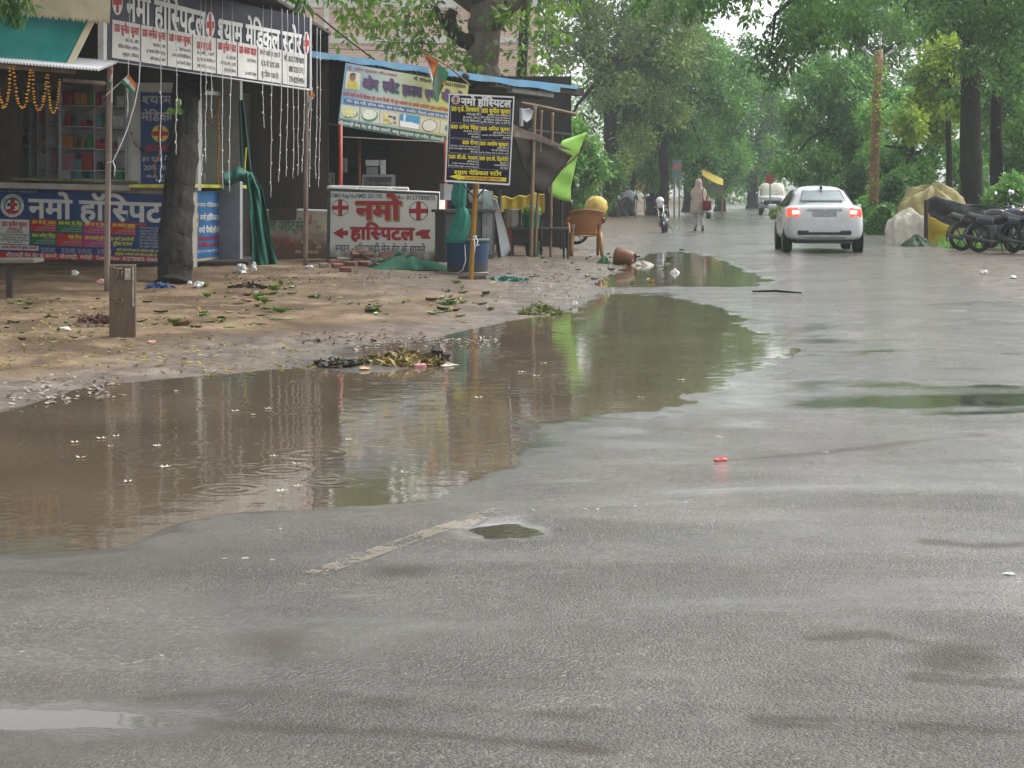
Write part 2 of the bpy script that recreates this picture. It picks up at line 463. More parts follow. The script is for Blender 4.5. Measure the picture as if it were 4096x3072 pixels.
for k, poly in PUDW.items():
    sd = np.full(XX.shape, 50.0)
    m = (YY < max(p[1] for p in poly) + 4) & (YY > min(p[1] for p in poly) - 2.6)
    sd[m] = seg_dist(XX[m], YY[m], poly, True)
    big = k in ('main', 'far', 'front')
    dp, w0, w1 = (.05, .32, .75) if big else (.010, .12, .16)
    nz_ = fbm(XX, YY, 3.2 if k != 'main' else 2.2, 40, 4)
    if k == 'main': nz_ = nz_ * (1 + 2.2 * ss(-.4, 1.2, XX)) + 1.1 * ss(-.4, 1.2, XX) * fbm(XX, YY, 9, 47, 3); w1 = .75 + 1.3 * ss(-.2, 1.4, XX)
    sdn = sd + (.26 if k == 'far' else .05 if k == 'front' else .10 if big else .07) * nz_
    ins_z = WATER_Z - dp * ss(0, w0, -sdn); out_z = WATER_Z + .020 * ss(0, 1, sdn / w1)
    blend = 1 - ss(.02, 1.2, sd / w1 + 0 * XX)
    ZZ = ZZ * (1 - blend) + np.where(sdn < 0, ins_z, np.minimum(ZZ, out_z) if not big else WATER_Z + (np.maximum(ZZ, .006) - WATER_Z) * ss(0, 1, sdn / w1)) * blend
    wet = np.maximum(wet, np.where(sd < 0, 1, np.exp(-np.maximum(sd + .25 * nz_ * (XX > .3), 0) / ((.16 + .75 * ss(-.6, 1.6, XX)) if k == 'main' else .2 if big else .05))))
silt_refl = np.zeros_like(XX)
for k, poly in FILM.items():
    pw = [flat(*p) for p in poly]; sd = np.full(XX.shape, 50.0); m = (YY < max(p[1] for p in pw) + 2) & (YY > min(p[1] for p in pw) - 1)
    sd[m] = seg_dist(XX[m], YY[m], pw, True); sd = sd + (.30 if k == 'right' else .16) * fbm(XX, YY, 2.4 if k != 'right' else 1.2, 88, 5) + .05 * fbm(XX, YY, 11, 89, 3)
    if k in ('d', 'f', 'b'): silt_refl = np.maximum(silt_refl, ss(.14, -.10, sd))
    else: wet = np.maximum(wet, (.96 if k == 'right' else .97) * ss(.45 if k == 'right' else .16, -.12, sd))
for st in STREAK:
    pts = [flat(*p) for p in st]; m = near & (YY < 14)
    d = np.full(XX.shape, 9.0); d[m] = seg_dist(XX[m], YY[m], pts, False)
    silt_refl = np.maximum(silt_refl, np.exp(-((d + .06 * fbm(XX, YY, 4, 77, 4)) / .05) ** 2) * ss(-.5, -.1, fbm(XX, YY, 3, 78, 4)))  # dark tree reflections in the wet streaks, painted as a brown tone
band = fbm(XX * .45, YY, .55, 55, 5) + .35 * fbm(XX, YY, 2.6, 56, 4)
wet = np.clip(wet + (.38 * ss(-.02, .42, band) + .18 * ss(-.2, .4, fbm(XX, YY, 5, 57, 3))) * (1 - dirt), 0, 1)
mud = np.clip(ss(1.7, .1, dl + .7 * fbm(XX, YY, 1.1, 13)) * dirt + ss(20, 27, YY) * .75 * ss(5, 1.2, dl) * dirt, 0, 1)
def wet_ground_material():
    m, n, l, b = nodes_of('wet_ground')
    def at(nm):
        a = n.new('ShaderNodeAttribute'); a.attribute_name = nm; return a.outputs['Fac']
    tc = n.new('ShaderNodeTexCoord'); obj = tc.outputs['Object']
    def noise(sc, det=4, dist=0, vec=None):
        a = n.new('ShaderNodeTexNoise'); a.inputs['Scale'].default_value = sc; a.inputs['Detail'].default_value = det; a.inputs['Distortion'].default_value = dist
        l.new(vec or obj, a.inputs['Vector']); return a.outputs['Fac']
    def ramp(f, stops):
        r = n.new('ShaderNodeValToRGB'); e = r.color_ramp.elements
        while len(e) < len(stops): e.new(.5)
        for q, (p, c) in zip(e, stops): q.position = p; q.color = list(c) + [1]
        l.new(f, r.inputs['Fac']); return r.outputs['Color']
    def mix(f, a, c, mode='MIX'):
        x = n.new('ShaderNodeMix'); x.data_type = 'RGBA'; x.blend_type = mode
        if isinstance(f, float): x.inputs['Factor'].default_value = f
        else: l.new(f, x.inputs['Factor'])
        for s_, val in ((6, a), (7, c)):
            if isinstance(val, tuple): x.inputs[s_].default_value = list(val) + [1]
            else: l.new(val, x.inputs[s_])
        return x.outputs[2]
    def math_(op, a, c=None, d=None, clamp=False):
        x = n.new('ShaderNodeMath'); x.operation = op; x.use_clamp = clamp
        for i_, val in enumerate((a, c, d)):
            if val is None: continue
            if isinstance(val, (int, float)): x.inputs[i_].default_value = val
            else: l.new(val, x.inputs[i_])
        return x.outputs[0]
    dirt_a, wet_a, mud_a = at('dirt'), at('wet'), at('mud')
    # asphalt: pale and dark stone chips in a dark binder
    vo = n.new('ShaderNodeTexVoronoi'); vo.inputs['Scale'].default_value = 88; l.new(obj, vo.inputs['Vector'])
    chip = ramp(vo.outputs['Color'], [(.0, (.022, .021, .020)), (.45, (.068, .063, .057)), (.8, (.14, .13, .118)), (.93, (.22, .205, .19)), (1.0, (.58, .55, .51))])  # palest stop imitates glints of sky off the wet chips
    asp = mix(math_('MULTIPLY', noise(1.3, 5), .45), chip, (.088, .074, .058))
    asp = mix(math_('MULTIPLY', wet_a, .65), asp, (.06, .05, .038))
    asp = mix(.75, asp, ramp(noise(.55, 7, 1.2), [(.40, (.64, .58, .51)), (.5, (1.0, .95, .88)), (.58, (1.3, 1.23, 1.13))]), 'MULTIPLY')   # older and newer surfacing
    # earth: sandy, trodden, with damp muddy margin
    e1 = ramp(noise(1.6, 7, .4), [(.28, (.10, .068, .041)), (.5, (.20, .142, .088)), (.72, (.32, .245, .162))])
    e1 = mix(math_('MULTIPLY', noise(38, 3), .5), e1, (.10, .07, .045))
    e1 = mix(ramp(noise(.75, 6, .7), [(.44, (0, 0, 0)), (.60, (.8, .8, .8))]), e1, (.075, .050, .032))
    e2 = ramp(noise(3.4, 6, .8), [(.3, (.060, .043, .032)), (.52, (.135, .101, .080)), (.7, (.24, .19, .155))])
    ear = mix(mud_a, e1, e2)
    col = mix(dirt_a, asp, ear)
    silt_refl_a = math_('MULTIPLY', mud_a, math_('SUBTRACT', 1.0, dirt_a))
    col = mix(math_('MULTIPLY', silt_refl_a, .9), col, (.040, .029, .018))  # brown tone also imitates dark reflections on the wet road
    l.new(col, b.inputs['Base Color'])
    ra = math_('MULTIPLY_ADD', wet_a, -.20, .34)
    rd = math_('MULTIPLY_ADD', mud_a, -.36, .74)
    rd = math_('ADD', rd, math_('MULTIPLY_ADD', noise(5.5, 4), .35, -.18))
    rr = n.new('ShaderNodeMix'); l.new(dirt_a, rr.inputs[0]); l.new(ra, rr.inputs[2]); l.new(rd, rr.inputs[3])
    l.new(math_('MULTIPLY_ADD', silt_refl_a, .30, rr.outputs[0]), b.inputs['Roughness'])
    b.inputs['IOR'].default_value = 1.45
    l.new(math_('MULTIPLY_ADD', math_('SUBTRACT', dirt_a, mud_a, None, True), -.36, .5), b.inputs['Specular IOR Level'])
    # relief: chips standing out of the film of water; fine grit and footmarks in the earth
    h1 = math_('SUBTRACT', .6, vo.outputs['Distance'])
    h1 = math_('ADD', math_('MULTIPLY', h1, .5), math_('MULTIPLY', noise(190, 2), .8))
    mpb = n.new('ShaderNodeMapping'); mpb.inputs['Scale'].default_value = (.42, 1.5, 1); l.new(obj, mpb.inputs['Vector'])
    bandr = n.new('ShaderNodeMapRange'); bandr.inputs['From Min'].default_value = .36; bandr.inputs['From Max'].default_value = .62; bandr.inputs['To Min'].default_value = .16; bandr.inputs['To Max'].default_value = 1.25
    l.new(noise(1.0, 6, .5, mpb.outputs[0]), bandr.inputs['Value'])                    # worn smooth and open-textured stretches
    dry = math_('MULTIPLY', math_('MULTIPLY_ADD', wet_a, -.93, 1.0, True), bandr.outputs[0])
    h1 = math_('MULTIPLY', h1, math_('MULTIPLY', dry, 1.7))
    h2 = math_('ADD', math_('MULTIPLY', noise(7, 6, .6), 3.6), math_('MULTIPLY', noise(55, 3), .9))
    hm = n.new('ShaderNodeMix'); l.new(dirt_a, hm.inputs[0]); l.new(h1, hm.inputs[2]); l.new(h2, hm.inputs[3])
    bp = n.new('ShaderNodeBump'); bp.inputs['Strength'].default_value = 1.0; bp.inputs['Distance'].default_value = .009
    l.new(hm.outputs[0], bp.inputs['Height']); l.new(bp.outputs[0], b.inputs['Normal'])
    # the film of rain water over it all: smoother than the stone, thin on the dry patches
    bp2 = n.new('ShaderNodeBump'); bp2.inputs['Strength'].default_value = 1.0; bp2.inputs['Distance'].default_value = .0088
    l.new(hm.outputs[0], bp2.inputs['Height']); l.new(bp2.outputs[0], b.inputs['Coat Normal'])
    cw = n.new('ShaderNodeMix'); l.new(dirt_a, cw.inputs[0]); l.new(math_('MULTIPLY', math_('MULTIPLY_ADD', wet_a, .35, .62), math_('MULTIPLY_ADD', silt_refl_a, -.9, 1.0, True)), cw.inputs[2]); l.new(math_('MULTIPLY', mud_a, .35), cw.inputs[3])
    l.new(cw.outputs[0], b.inputs['Coat Weight']); b.inputs['Coat IOR'].default_value = 1.33
    l.new(math_('MULTIPLY_ADD', wet_a, -.07, .10), b.inputs['Coat Roughness'])
    return m
GM = wet_ground_material()
nr, nc = XX.shape
idx = np.arange(nr * nc).reshape(nr, nc)
quads = np.stack([idx[:-1, :-1], idx[:-1, 1:], idx[1:, 1:], idx[1:, :-1]], -1).reshape(-1, 4)
isd = dirt.ravel()[quads].mean(1) > .5
allv = np.stack([XX.ravel(), YY.ravel(), ZZ.ravel()], -1)
def ground_part(name, sel):
    q = quads[sel]; used = np.unique(q); re = np.zeros(len(allv), np.int64); re[used] = np.arange(len(used))
    o = bulk(name, allv[used], re[q], GM, smooth=True)
    for nm, ar in (('dirt', dirt), ('wet', wet), ('mud', mud)):
        a = o.data.attributes.new(nm, 'FLOAT', 'POINT'); a.data.foreach_set('value', ar.ravel()[used].astype(np.float32))
    tag(o, kind='structure'); return o
silt_refl = np.maximum(silt_refl, .45 * ss(.02, .5, fbm(XX * .6, YY, .5, 91, 5) + .25 * ss(.5, -2.5, XX)) * ss(14, 9, YY))  # brown tinge at left imitates the shops mirrored in the road
mud = np.where(dirt < .5, np.maximum(mud * dirt, silt_refl), mud)  # on the road this channel carries the painted dark reflections too
ground_part('road', ~isd)
ground_part('ground', isd)
def gz(X, Y):                                            # height of the built ground, for standing things on it
    i = int(np.clip(np.searchsorted(rows, Y) - 1, 0, nr - 2)); fy = (Y - rows[i]) / (rows[i + 1] - rows[i])
    t = X / (Y + 4.2); j = int(np.clip(np.searchsorted(tc_, t) - 1, 0, nc - 2)); fx = (t - tc_[j]) / (tc_[j + 1] - tc_[j])
    z = ZZ[i:i + 2, j:j + 2]
    return float((z[0, 0] * (1 - fx) + z[0, 1] * fx) * (1 - fy) + (z[1, 0] * (1 - fx) + z[1, 1] * fx) * fy)
def water_material(name, c, ripple=1.0):
    m, n, l, b = nodes_of(name)
    tc = n.new('ShaderNodeTexCoord'); obj = tc.outputs['Object']
    nz = n.new('ShaderNodeTexNoise'); nz.inputs['Scale'].default_value = .7; l.new(obj, nz.inputs['Vector'])
    rp = n.new('ShaderNodeValToRGB')
    rp.color_ramp.elements[0].position, rp.color_ramp.elements[1].position = .3, .7
    rp.color_ramp.elements[0].color = [v * .8 for v in c] + [1]; rp.color_ramp.elements[1].color = [v * 1.2 for v in c] + [1]
    l.new(nz.outputs['Fac'], rp.inputs['Fac']); l.new(rp.outputs[0], b.inputs['Base Color'])
    b.inputs['Roughness'].default_value = .045; b.inputs['IOR'].default_value = 1.333
    # rain rings: circles round random drop points, on top of a slight breeze ripple
    hs = None
    for sc, fr, lim, amp in ((1.15, 46, .26, 1.2), (.55, 30, .2, 1.4), (2.3, 60, .22, .7)):
        vo = n.new('ShaderNodeTexVoronoi'); vo.voronoi_dimensions = '2D'; vo.inputs['Scale'].default_value = sc; l.new(obj, vo.inputs['Vector'])
        a = n.new('ShaderNodeMath'); a.operation = 'MULTIPLY'; a.inputs[1].default_value = fr / sc * 1.6
        l.new(vo.outputs['Distance'], a.inputs[0])
        s_ = n.new('ShaderNodeMath'); s_.operation = 'SINE'; l.new(a.outputs[0], s_.inputs[0])
        f_ = n.new('ShaderNodeMapRange'); f_.inputs['From Min'].default_value = 0; f_.inputs['From Max'].default_value = lim; f_.inputs['To Min'].default_value = amp; f_.inputs['To Max'].default_value = 0
        l.new(vo.outputs['Distance'], f_.inputs['Value'])
        p_ = n.new('ShaderNodeMath'); p_.operation = 'MULTIPLY'; l.new(s_.outputs[0], p_.inputs[0]); l.new(f_.outputs[0], p_.inputs[1])
        if hs is None: hs = p_.outputs[0]
        else:
            q_ = n.new('ShaderNodeMath'); l.new(hs, q_.inputs[0]); l.new(p_.outputs[0], q_.inputs[1]); hs = q_.outputs[0]
    n2 = n.new('ShaderNodeTexNoise'); n2.inputs['Scale'].default_value = 6; n2.inputs['Detail'].default_value = 3; l.new(obj, n2.inputs['Vector'])
    m2 = n.new('ShaderNodeMath'); m2.operation = 'MULTIPLY_ADD'; m2.inputs[1].default_value = 3.0; l.new(n2.outputs['Fac'], m2.inputs[0]); l.new(hs, m2.inputs[2])
    bp = n.new('ShaderNodeBump'); bp.inputs['Strength'].default_value = .5 * ripple; bp.inputs['Distance'].default_value = .0008
    l.new(m2.outputs[0], bp.inputs['Height']); l.new(bp.outputs[0], b.inputs['Normal'])
    return m
WM = water_material('muddy_water', (.108, .083, .058))
WM2 = water_material('rain_water', (.07, .062, .048), .6)
for k, poly in PUDW.items():
    ex = .28 if k in ('main', 'far') else .12
    x0, y0 = np.min(poly, axis=0) - ex; x1, y1 = np.max(poly, axis=0) + ex
    gx, gy = np.linspace(x0, x1, 150), np.linspace(y0, y1, 150); GX, GY = np.meshgrid(gx, gy)
    sd = seg_dist(GX, GY, poly, True); ii = np.arange(150 * 150).reshape(150, 150)
    qd = np.stack([ii[:-1, :-1], ii[:-1, 1:], ii[1:, 1:], ii[1:, :-1]], -1).reshape(-1, 4); qd = qd[sd.ravel()[qd].min(1) < ex]
    us = np.unique(qd); re_ = np.zeros(150 * 150, int); re_[us] = np.arange(len(us)); vv = np.stack([GX.ravel(), GY.ravel(), np.full(150 * 150, WATER_Z)], -1)
    tag(bulk('puddle', vv[us], re_[qd], WM if k in ('main', 'far') else WM2), kind='structure')
# worn paint on the asphalt
def paint_mat(name, c, wear):
    m, n, l, b = nodes_of(name)
    tc = n.new('ShaderNodeTexCoord'); a = n.new('ShaderNodeTexNoise'); a.inputs['Scale'].default_value = 60; a.inputs['Detail'].default_value = 5
    l.new(tc.outputs['Object'], a.inputs['Vector'])
    a2 = n.new('ShaderNodeTexNoise'); a2.inputs['Scale'].default_value = 9; l.new(tc.outputs['Object'], a2.inputs['Vector'])
    ad = n.new('ShaderNodeMath'); l.new(a.outputs[0], ad.inputs[0]); l.new(a2.outputs[0], ad.inputs[1])
    gt = n.new('ShaderNodeMapRange'); gt.inputs['From Min'].default_value = wear - .05; gt.inputs['From Max'].default_value = wear + .07
    l.new(ad.outputs[0], gt.inputs['Value']); hf = n.new('ShaderNodeMath'); hf.operation = 'MULTIPLY'; hf.inputs[1].default_value = .42; l.new(gt.outputs[0], hf.inputs[0]); l.new(hf.outputs[0], b.inputs['Alpha'])
    b.inputs['Base Color'].default_value = list(c) + [1]; b.inputs['Roughness'].default_value = .35
    return m
def marking(pa, pb, w, mat_):
    a, b_ = Vector(flat(*pa)), Vector(flat(*pb)); d = (b_ - a); nn = Vector((d.y, -d.x)).normalized() * w / 2
    k = max(2, int(d.length / .08)); mb = MB()
    mb.grid(lambda u, v: ((a + d * v + nn * (2 * u - 1)).x, (a + d * v + nn * (2 * u - 1)).y, gz(*(a + d * v + nn * (2 * u - 1))) + .004), 3, k)
    tag(mb.build('road_marking', mat_), kind='structure')
marking((1255, 2315), (2010, 2044), .085, paint_mat('worn_yellow_paint', (.36, .30, .21), .95))
PW = paint_mat('worn_white_paint', (.7, .7, .68), .9)
marking((2965, 1085), (3090, 1083), .22, PW); marking((3795, 1250), (3865, 1251), .2, PW)
# ---------------------------------------------------------------- shared paints
WHITE = pm('white_vinyl', (.72, .72, .70), .45, var=.06, scale=3, spec=.22)
CREAMV = pm('cream_vinyl', (.62, .61, .57), .5, var=.08, scale=3, spec=.22, bump=.35, bscale=2.5)
NAVY = pm('navy_vinyl', (.010, .009, .030), .45, var=.25, scale=3, spec=.22, bump=.35, bscale=2.5)
BLUE = pm('blue_vinyl', (.012, .045, .17), .45, var=.2, scale=2.5, spec=.22, bump=.35, bscale=2.5)
RED = pm('red_vinyl', (.42, .022, .022), .45, var=.12, spec=.22)
YELLOW = pm('yellow_vinyl', (.72, .62, .04), .45, var=.1, spec=.22)
GREENV = pm('green_vinyl', (.015, .15, .06), .45, var=.12, spec=.22)
MAGENTA = pm('magenta_vinyl', (.42, .03, .15), .45, var=.1, spec=.22)
BLACK = pm('black_ink', (.015, .015, .017), .5, var=.2)
GREYTX = pm('grey_ink', (.38, .39, .42), .5, var=.1)
LIME_W = pm('limewash', (.50, .47, .41), .85, scale=2.2, var=.3, bump=.3, bscale=26, c2=(.33, .30, .25))
DARKW = pm('dark_timber', (.035, .024, .018), .8, scale=5, var=.45, bump=.4, stretch=(1, 1, .2))
TIN = pm('rusty_tin', (.07, .062, .056), .6, metal=.3, var=.5, scale=3, bump=.2)
STEEL = pm('grey_steel', (.22, .23, .24), .45, metal=.6, var=.2, scale=8)
SHELF = pm('grey_laminate', (.34, .345, .36), .5, var=.12, scale=4)
CORR = pm('white_corrugated_sheet', (.72, .73, .74), .45, var=.12, scale=2, bump=.15)
TEAL = pm('teal_tarpaulin', (.008, .18, .16), .55, var=.2, scale=2.0, bump=.5, bscale=7)
CREAMC = pm('cream_canvas', (.60, .55, .41), .8, var=.18, scale=3, bump=.7, bscale=9, c2=(.47, .41, .27))
BARK = pm('wet_bark', (.011, .009, .008), .85, spec=.2, scale=5, var=.6, bump=1.0, bscale=16, stretch=(1, 1, .3), c2=(.028, .024, .020), thr=(.4, .75))
BARK2 = pm('brown_bark', (.055, .042, .033), .75, scale=4, bump=1.0, bscale=12, stretch=(1, 1, .25), c2=(.14, .11, .085), thr=(.4, .8))
WOODP = pm('weathered_pole', (.26, .20, .165), .7, scale=6, bump=.4, stretch=(1, 1, .12), c2=(.13, .095, .075))
MARI = pm('marigold_petals', (.72, .38, .02), .8, var=.35, scale=30, c2=(.50, .19, .01))
MARID = pm('withered_marigold', (.30, .13, .015), .85, scale=25, c2=(.12, .05, .012))
DRYG = pm('dried_garland', (.05, .035, .022), .9, scale=25, var=.5)
PVC = pm('white_wire', (.7, .7, .68), .5, var=.1)
GLASS = glass_mat('shop_glass')
SAFF = pm('saffron_cloth', (.68, .19, .035), .7, var=.12)
FWH = pm('white_cloth', (.72, .72, .70), .7, var=.08)
FGR = pm('green_cloth', (.02, .22, .09), .7, var=.12)
BAMBOO = pm('bamboo', (.20, .13, .075), .55, scale=9, var=.4, stretch=(1, 1, .2))
CONC = pm('wet_concrete', (.15, .098, .058), .5, scale=7, bump=.8, bscale=26, c2=(.055, .034, .021), stretch=(1, 1, .35))

# ---------------------------------------------------------------- the medical shop
FP = Plane((0, 30.2), (770, 28.8))
SP = Plane((768, 28.8), (925, 31.2))
b0 = FP.pt(385, 1060, 0); b0.z = gz(b0.x, b0.y)
shop = thing('medical_shop', 'small whitewashed corner medical shop with a glazed counter, under the big hospital board', 'shop', b0)
mb = MB(); FP.slab(mb, [(-250, 735), (770, 766), (770, 1079), (-250, 1068)], -.14, 0); mb.build('wall', LIME_W, shop, world=True, bevel=.008)
mb = MB(); SP.slab(mb, [(769, 765), (926, 765), (926, 1062), (769, 1078)], -.14, 0); mb.build('wall', LIME_W, shop, world=True)
mb = MB(); FP.slab(mb, [(519, 330), (792, 330), (792, 763), (519, 756)], -.10, -.003); mb.build('wall', pm('grey_white_paint', (.46, .46, .45), .6, var=.12, scale=3), shop, world=True, bevel=.006)
mb = MB(); FP.slab(mb, [(-250, 300), (74, 300), (74, 738), (-250, 733)], -.12, -.004); mb.build('shutter', pm('brown_shutter', (.055, .03, .022), .6, var=.35, scale=3), shop, world=True)
mb = MB(); FP.slab(mb, [(-250, -40), (800, -40), (800, 338), (-250, 322)], -.13, -.006); mb.build('lintel', DARKW, shop, world=True)
mb = MB(); FP.slab(mb, [(-250, 724), (522, 741), (522, 764), (-250, 748)], -.1, .24); mb.build('counter_ledge', LIME_W, shop, world=True, bevel=.01)
mb = MB(); FP.slab(mb, [(48, 711), (516, 725), (516, 733), (48, 719)], .02, .25); mb.build('edge_strip', pm('faded_yellow_edge', (.30, .26, .02), .6, var=.5, scale=9, c2=(.03, .03, .02)), shop, world=True)
mb = MB(); SP.slab(mb, [(772, 737), (992, 741), (992, 754), (772, 751)], -.9, .10); mb.build('counter_top', pm('yellow_laminate', (.52, .50, .05), .5, var=.3, scale=9), shop, world=True, bevel=.006)
mb = MB()
SP.slab(mb, [(907, 372), (917, 372), (917, 738), (907, 738)], -.06, .02); SP.slab(mb, [(790, 360), (950, 372), (950, 386), (790, 376)], -.1, .03)
mb.build('window_frame', pm('grey_white_paint', (1, 1, 1)), shop, world=True)
mb = MB(); SP.slab(mb, [(952, 372), (1000, 372), (1000, 1056), (952, 1060)], -.2, -.1); mb.build('wall', DARKW, shop, world=True)
# room behind the counter
bk = -1.5
mb = MB(); FP.slab(mb, [(-260, 200), (960, 200), (960, 1090), (-260, 1080)], bk - .08, bk); mb.build('back_wall', SHELF, shop, world=True)
mb = MB()
a_, c_ = FP.pt(-250, 1060, -.2), FP.pt(800, 1060, bk)
mb.box(((a_.x + c_.x) / 2, 30.6, .2), (6.4, 3.2, .06)); mb.build('floor', DARKW, shop, world=True)
cs = cmap(0, 330, .29385)
sh = MB(); X_ = [250, 392, 508, 625, 800, 832, 1282, 1705]
for x in X_: FP.slab(sh, [cs(x - 5, 20), cs(x + 5, 20), cs(x + 5, 1330), cs(x - 5, 1330)], bk + .01, bk + .30)
SHY = {(250, 392): [205, 520, 700, 852, 1012, 1290], (392, 508): [545, 1290], (508, 800): [252, 562, 868, 1168, 1290], (832, 1282): [305, 592, 890, 1192, 1310], (1282, 1705): [318, 610, 905, 1192, 1320]}
for (x0, x1), ys in SHY.items():
    for y in ys: FP.slab(sh, [cs(x0, y), cs(x1, y + (x1 - x0) * .012), cs(x1, y + 12 + (x1 - x0) * .012), cs(x0, y + 12)], bk + .012, bk + .315)
sh.build('shelving', pm('pale_laminate', (.62, .63, .65), .5, var=.1), shop, world=True)
mb = MB()
for x in (800, 1700): FP.slab(mb, [cs(x, 40), cs(x + 26, 40), cs(x + 26, 1300), cs(x, 1300)], -.05, -.02)
mb.build('window_frame', STEEL, shop, world=True)
mb = MB(); mb.box((-7.0, 27.9, 4.12), (7.2, 11.0, .05), rz=R(-2)); mb.build('roof', TIN, shop, world=True)
mb = MB(); mb.box((-11.2, 30, 2), (.1, 6, 4.4)); mb.box((-7.5, 33.2, 2), (8.5, .1, 4.4)); mb.build('wall', DARKW, shop, world=True)
# packs on the shelves: each one a thing
PACK = {'white': (.55, .56, .56), 'red': (.35, .03, .03), 'orange': (.52, .24, .06), 'green': (.05, .25, .06), 'blue': (.06, .16, .30), 'pink': (.45, .22, .26), 'dark': (.03, .03, .035), 'teal': (.10, .28, .28)}
PM_ = {k: pm('carton_' + k, v, .5, var=.15, scale=14) for k, v in PACK.items()}
def pack(x0, x1, y, h, col, jar=False, deep=.14, off=bk + .28):
    A, B, T = FP.pt(*cs(x0, y), off), FP.pt(*cs(x1, y), off), FP.pt(*cs(x0, y - h), off)
    w, hh = (B - A).length, T.z - A.z; c = (A + B) / 2 - FP.n * deep / 2
    m = MB()
    if jar:
        m.lathe([(w * .42, 0), (w * .5, .02 * hh), (w * .5, .68 * hh), (w * .36, .78 * hh), (w * .36, .82 * hh), (w * .4, .83 * hh), (w * .4, hh)], (0, 0, 0), 14)
        nm, lb, ct = 'medicine_jar', f'{col} medicine jar standing on a pharmacy shelf behind the glass', 'jar'
    else:
        m.box((0, 0, hh / 2), (w, deep, hh), bev=min(.006, w * .1)); nm, lb, ct = 'medicine_box', f'{col} medicine carton standing on a pharmacy shelf behind the glass', 'carton'
    o = m.build(nm, PM_[col], smooth=jar); o.location = (c.x, c.y, A.z + .001); o.rotation_euler.z = math.atan2(FP.u.y, FP.u.x)
    tag(o, lb, ct, f'{col} packs on the pharmacy shelves')
    return o
for a in [(1005, 1085, 300, 165, 'orange'), (1095, 1190, 300, 155, 'orange'), (850, 940, 590, 190, 'red', True), (1080, 1180, 590, 80, 'red'), (845, 915, 888, 180, 'orange'), (918, 985, 888, 165, 'orange'), (1150, 1260, 888, 180, 'green', True),
          (1290, 1380, 600, 175, 'teal'), (1350, 1400, 603, 130, 'green', True), (1290, 1355, 902, 130, 'red'), (1365, 1460, 902, 80, 'red'), (1600, 1690, 905, 160, 'white'), (1530, 1610, 605, 150, 'white'), (1615, 1690, 606, 150, 'white'),
          (1295, 1365, 1190, 115, 'dark', True), (1395, 1465, 1190, 110, 'dark', True), (1110, 1260, 1188, 230, 'red'), (840, 1010, 1188, 230, 'pink'), (1575, 1660, 1318, 150, 'green'), (820, 950, 1308, 110, 'white'),
          (555, 635, 558, 165, 'red'), (510, 545, 558, 160, 'pink'), (520, 610, 865, 90, 'orange'), (640, 730, 865, 125, 'white'), (525, 610, 1165, 190, 'white'), (655, 690, 1165, 160, 'white'), (700, 770, 1165, 180, 'pink'),
          (262, 320, 518, 90, 'pink'), (328, 380, 518, 80, 'teal'), (275, 330, 698, 70, 'white'), (335, 372, 698, 90, 'red'), (260, 345, 850, 120, 'dark', True), (265, 345, 1010, 150, 'green'), (400, 440, 543, 190, 'white'), (448, 495, 543, 190, 'teal'),
          (1010, 1110, 1308, 260, 'teal'), (515, 600, 250, 120, 'white', True), (690, 770, 250, 130, 'dark'), (1295, 1350, 316, 180, 'red'), (1380, 1440, 316, 150, 'pink'), (1590, 1690, 318, 130, 'white'), (260, 330, 204, 110, 'white'), (850, 990, 303, 190, 'red'), (1200, 1275, 303, 180, 'green')]:
    pack(*a)
r2 = random.Random(4)
for (x0, x1), ys in SHY.items():
    for y in ys[1:]:
        x = x0 + 14
        while x < x1 - 60:
            w = r2.uniform(30, 60)
            if r2.random() < .28: pack(x, x + w, y, r2.uniform(50, 130), r2.choice(list(PACK)), r2.random() < .3, .10, bk + .14)
            x += w + 12
# ---------------------------------------------------------------- long printed poster under the counter
c4 = cmap(0, 740, .30137)
def vinyl(name, pl, poly, mat_, label, cat, off=.012, th=.008):
    p = pl.pt(*poly[-1], off); root = thing(name, label, cat, p)
    m = MB(); pl.slab(m, poly, off - th, off); m.build('sheet', mat_, root, world=True)
    return root
def decal(root, pl, name, mat_, polys, off):
    m = MB()
    for q in polys: pl.poly(m, q, off)
    return m.build(name, mat_, root, world=True)
def words_(root, pl, rows, mat_, off, wt=.012, name='lettering'):
    m = MB()
    for t, p0, p1, h in rows: text_on(pl, m, t, p0, p1, h, off, wt)
    return m.build(name, mat_, root, world=True)
po = vinyl('counter_poster', FP, [c4(-300, 30), c4(2470, 138), c4(2470, 1066), c4(-300, 968)], BLUE, 'long blue printed hospital poster with a red address strip under the shop counter', 'poster')
decal(po, FP, 'red_strip', RED, [[c4(-300, 868), c4(2466, 970), c4(2466, 1060), c4(-300, 962)]], .016)
words_(po, FP, [('नमो हॉस्पिटल', c4(385, 428), c4(2440, 505), 76)], CREAMV, .017, .032)
words_(po, FP, [('सीतामढ़ी मेन गेट के सामने, सीतामढ़ी, भदोही', c4(80, 950), c4(1225, 985), 14), ('Contact Now : 8127789870, 9044952', c4(1270, 984), c4(2150, 1022), 14)], CREAMV, .021, .02)
words_(po, FP, [('C.M.O. Reg. No. : RMEE2551700', c4(-20, 88), c4(490, 104), 8)], GREYTX, .017)
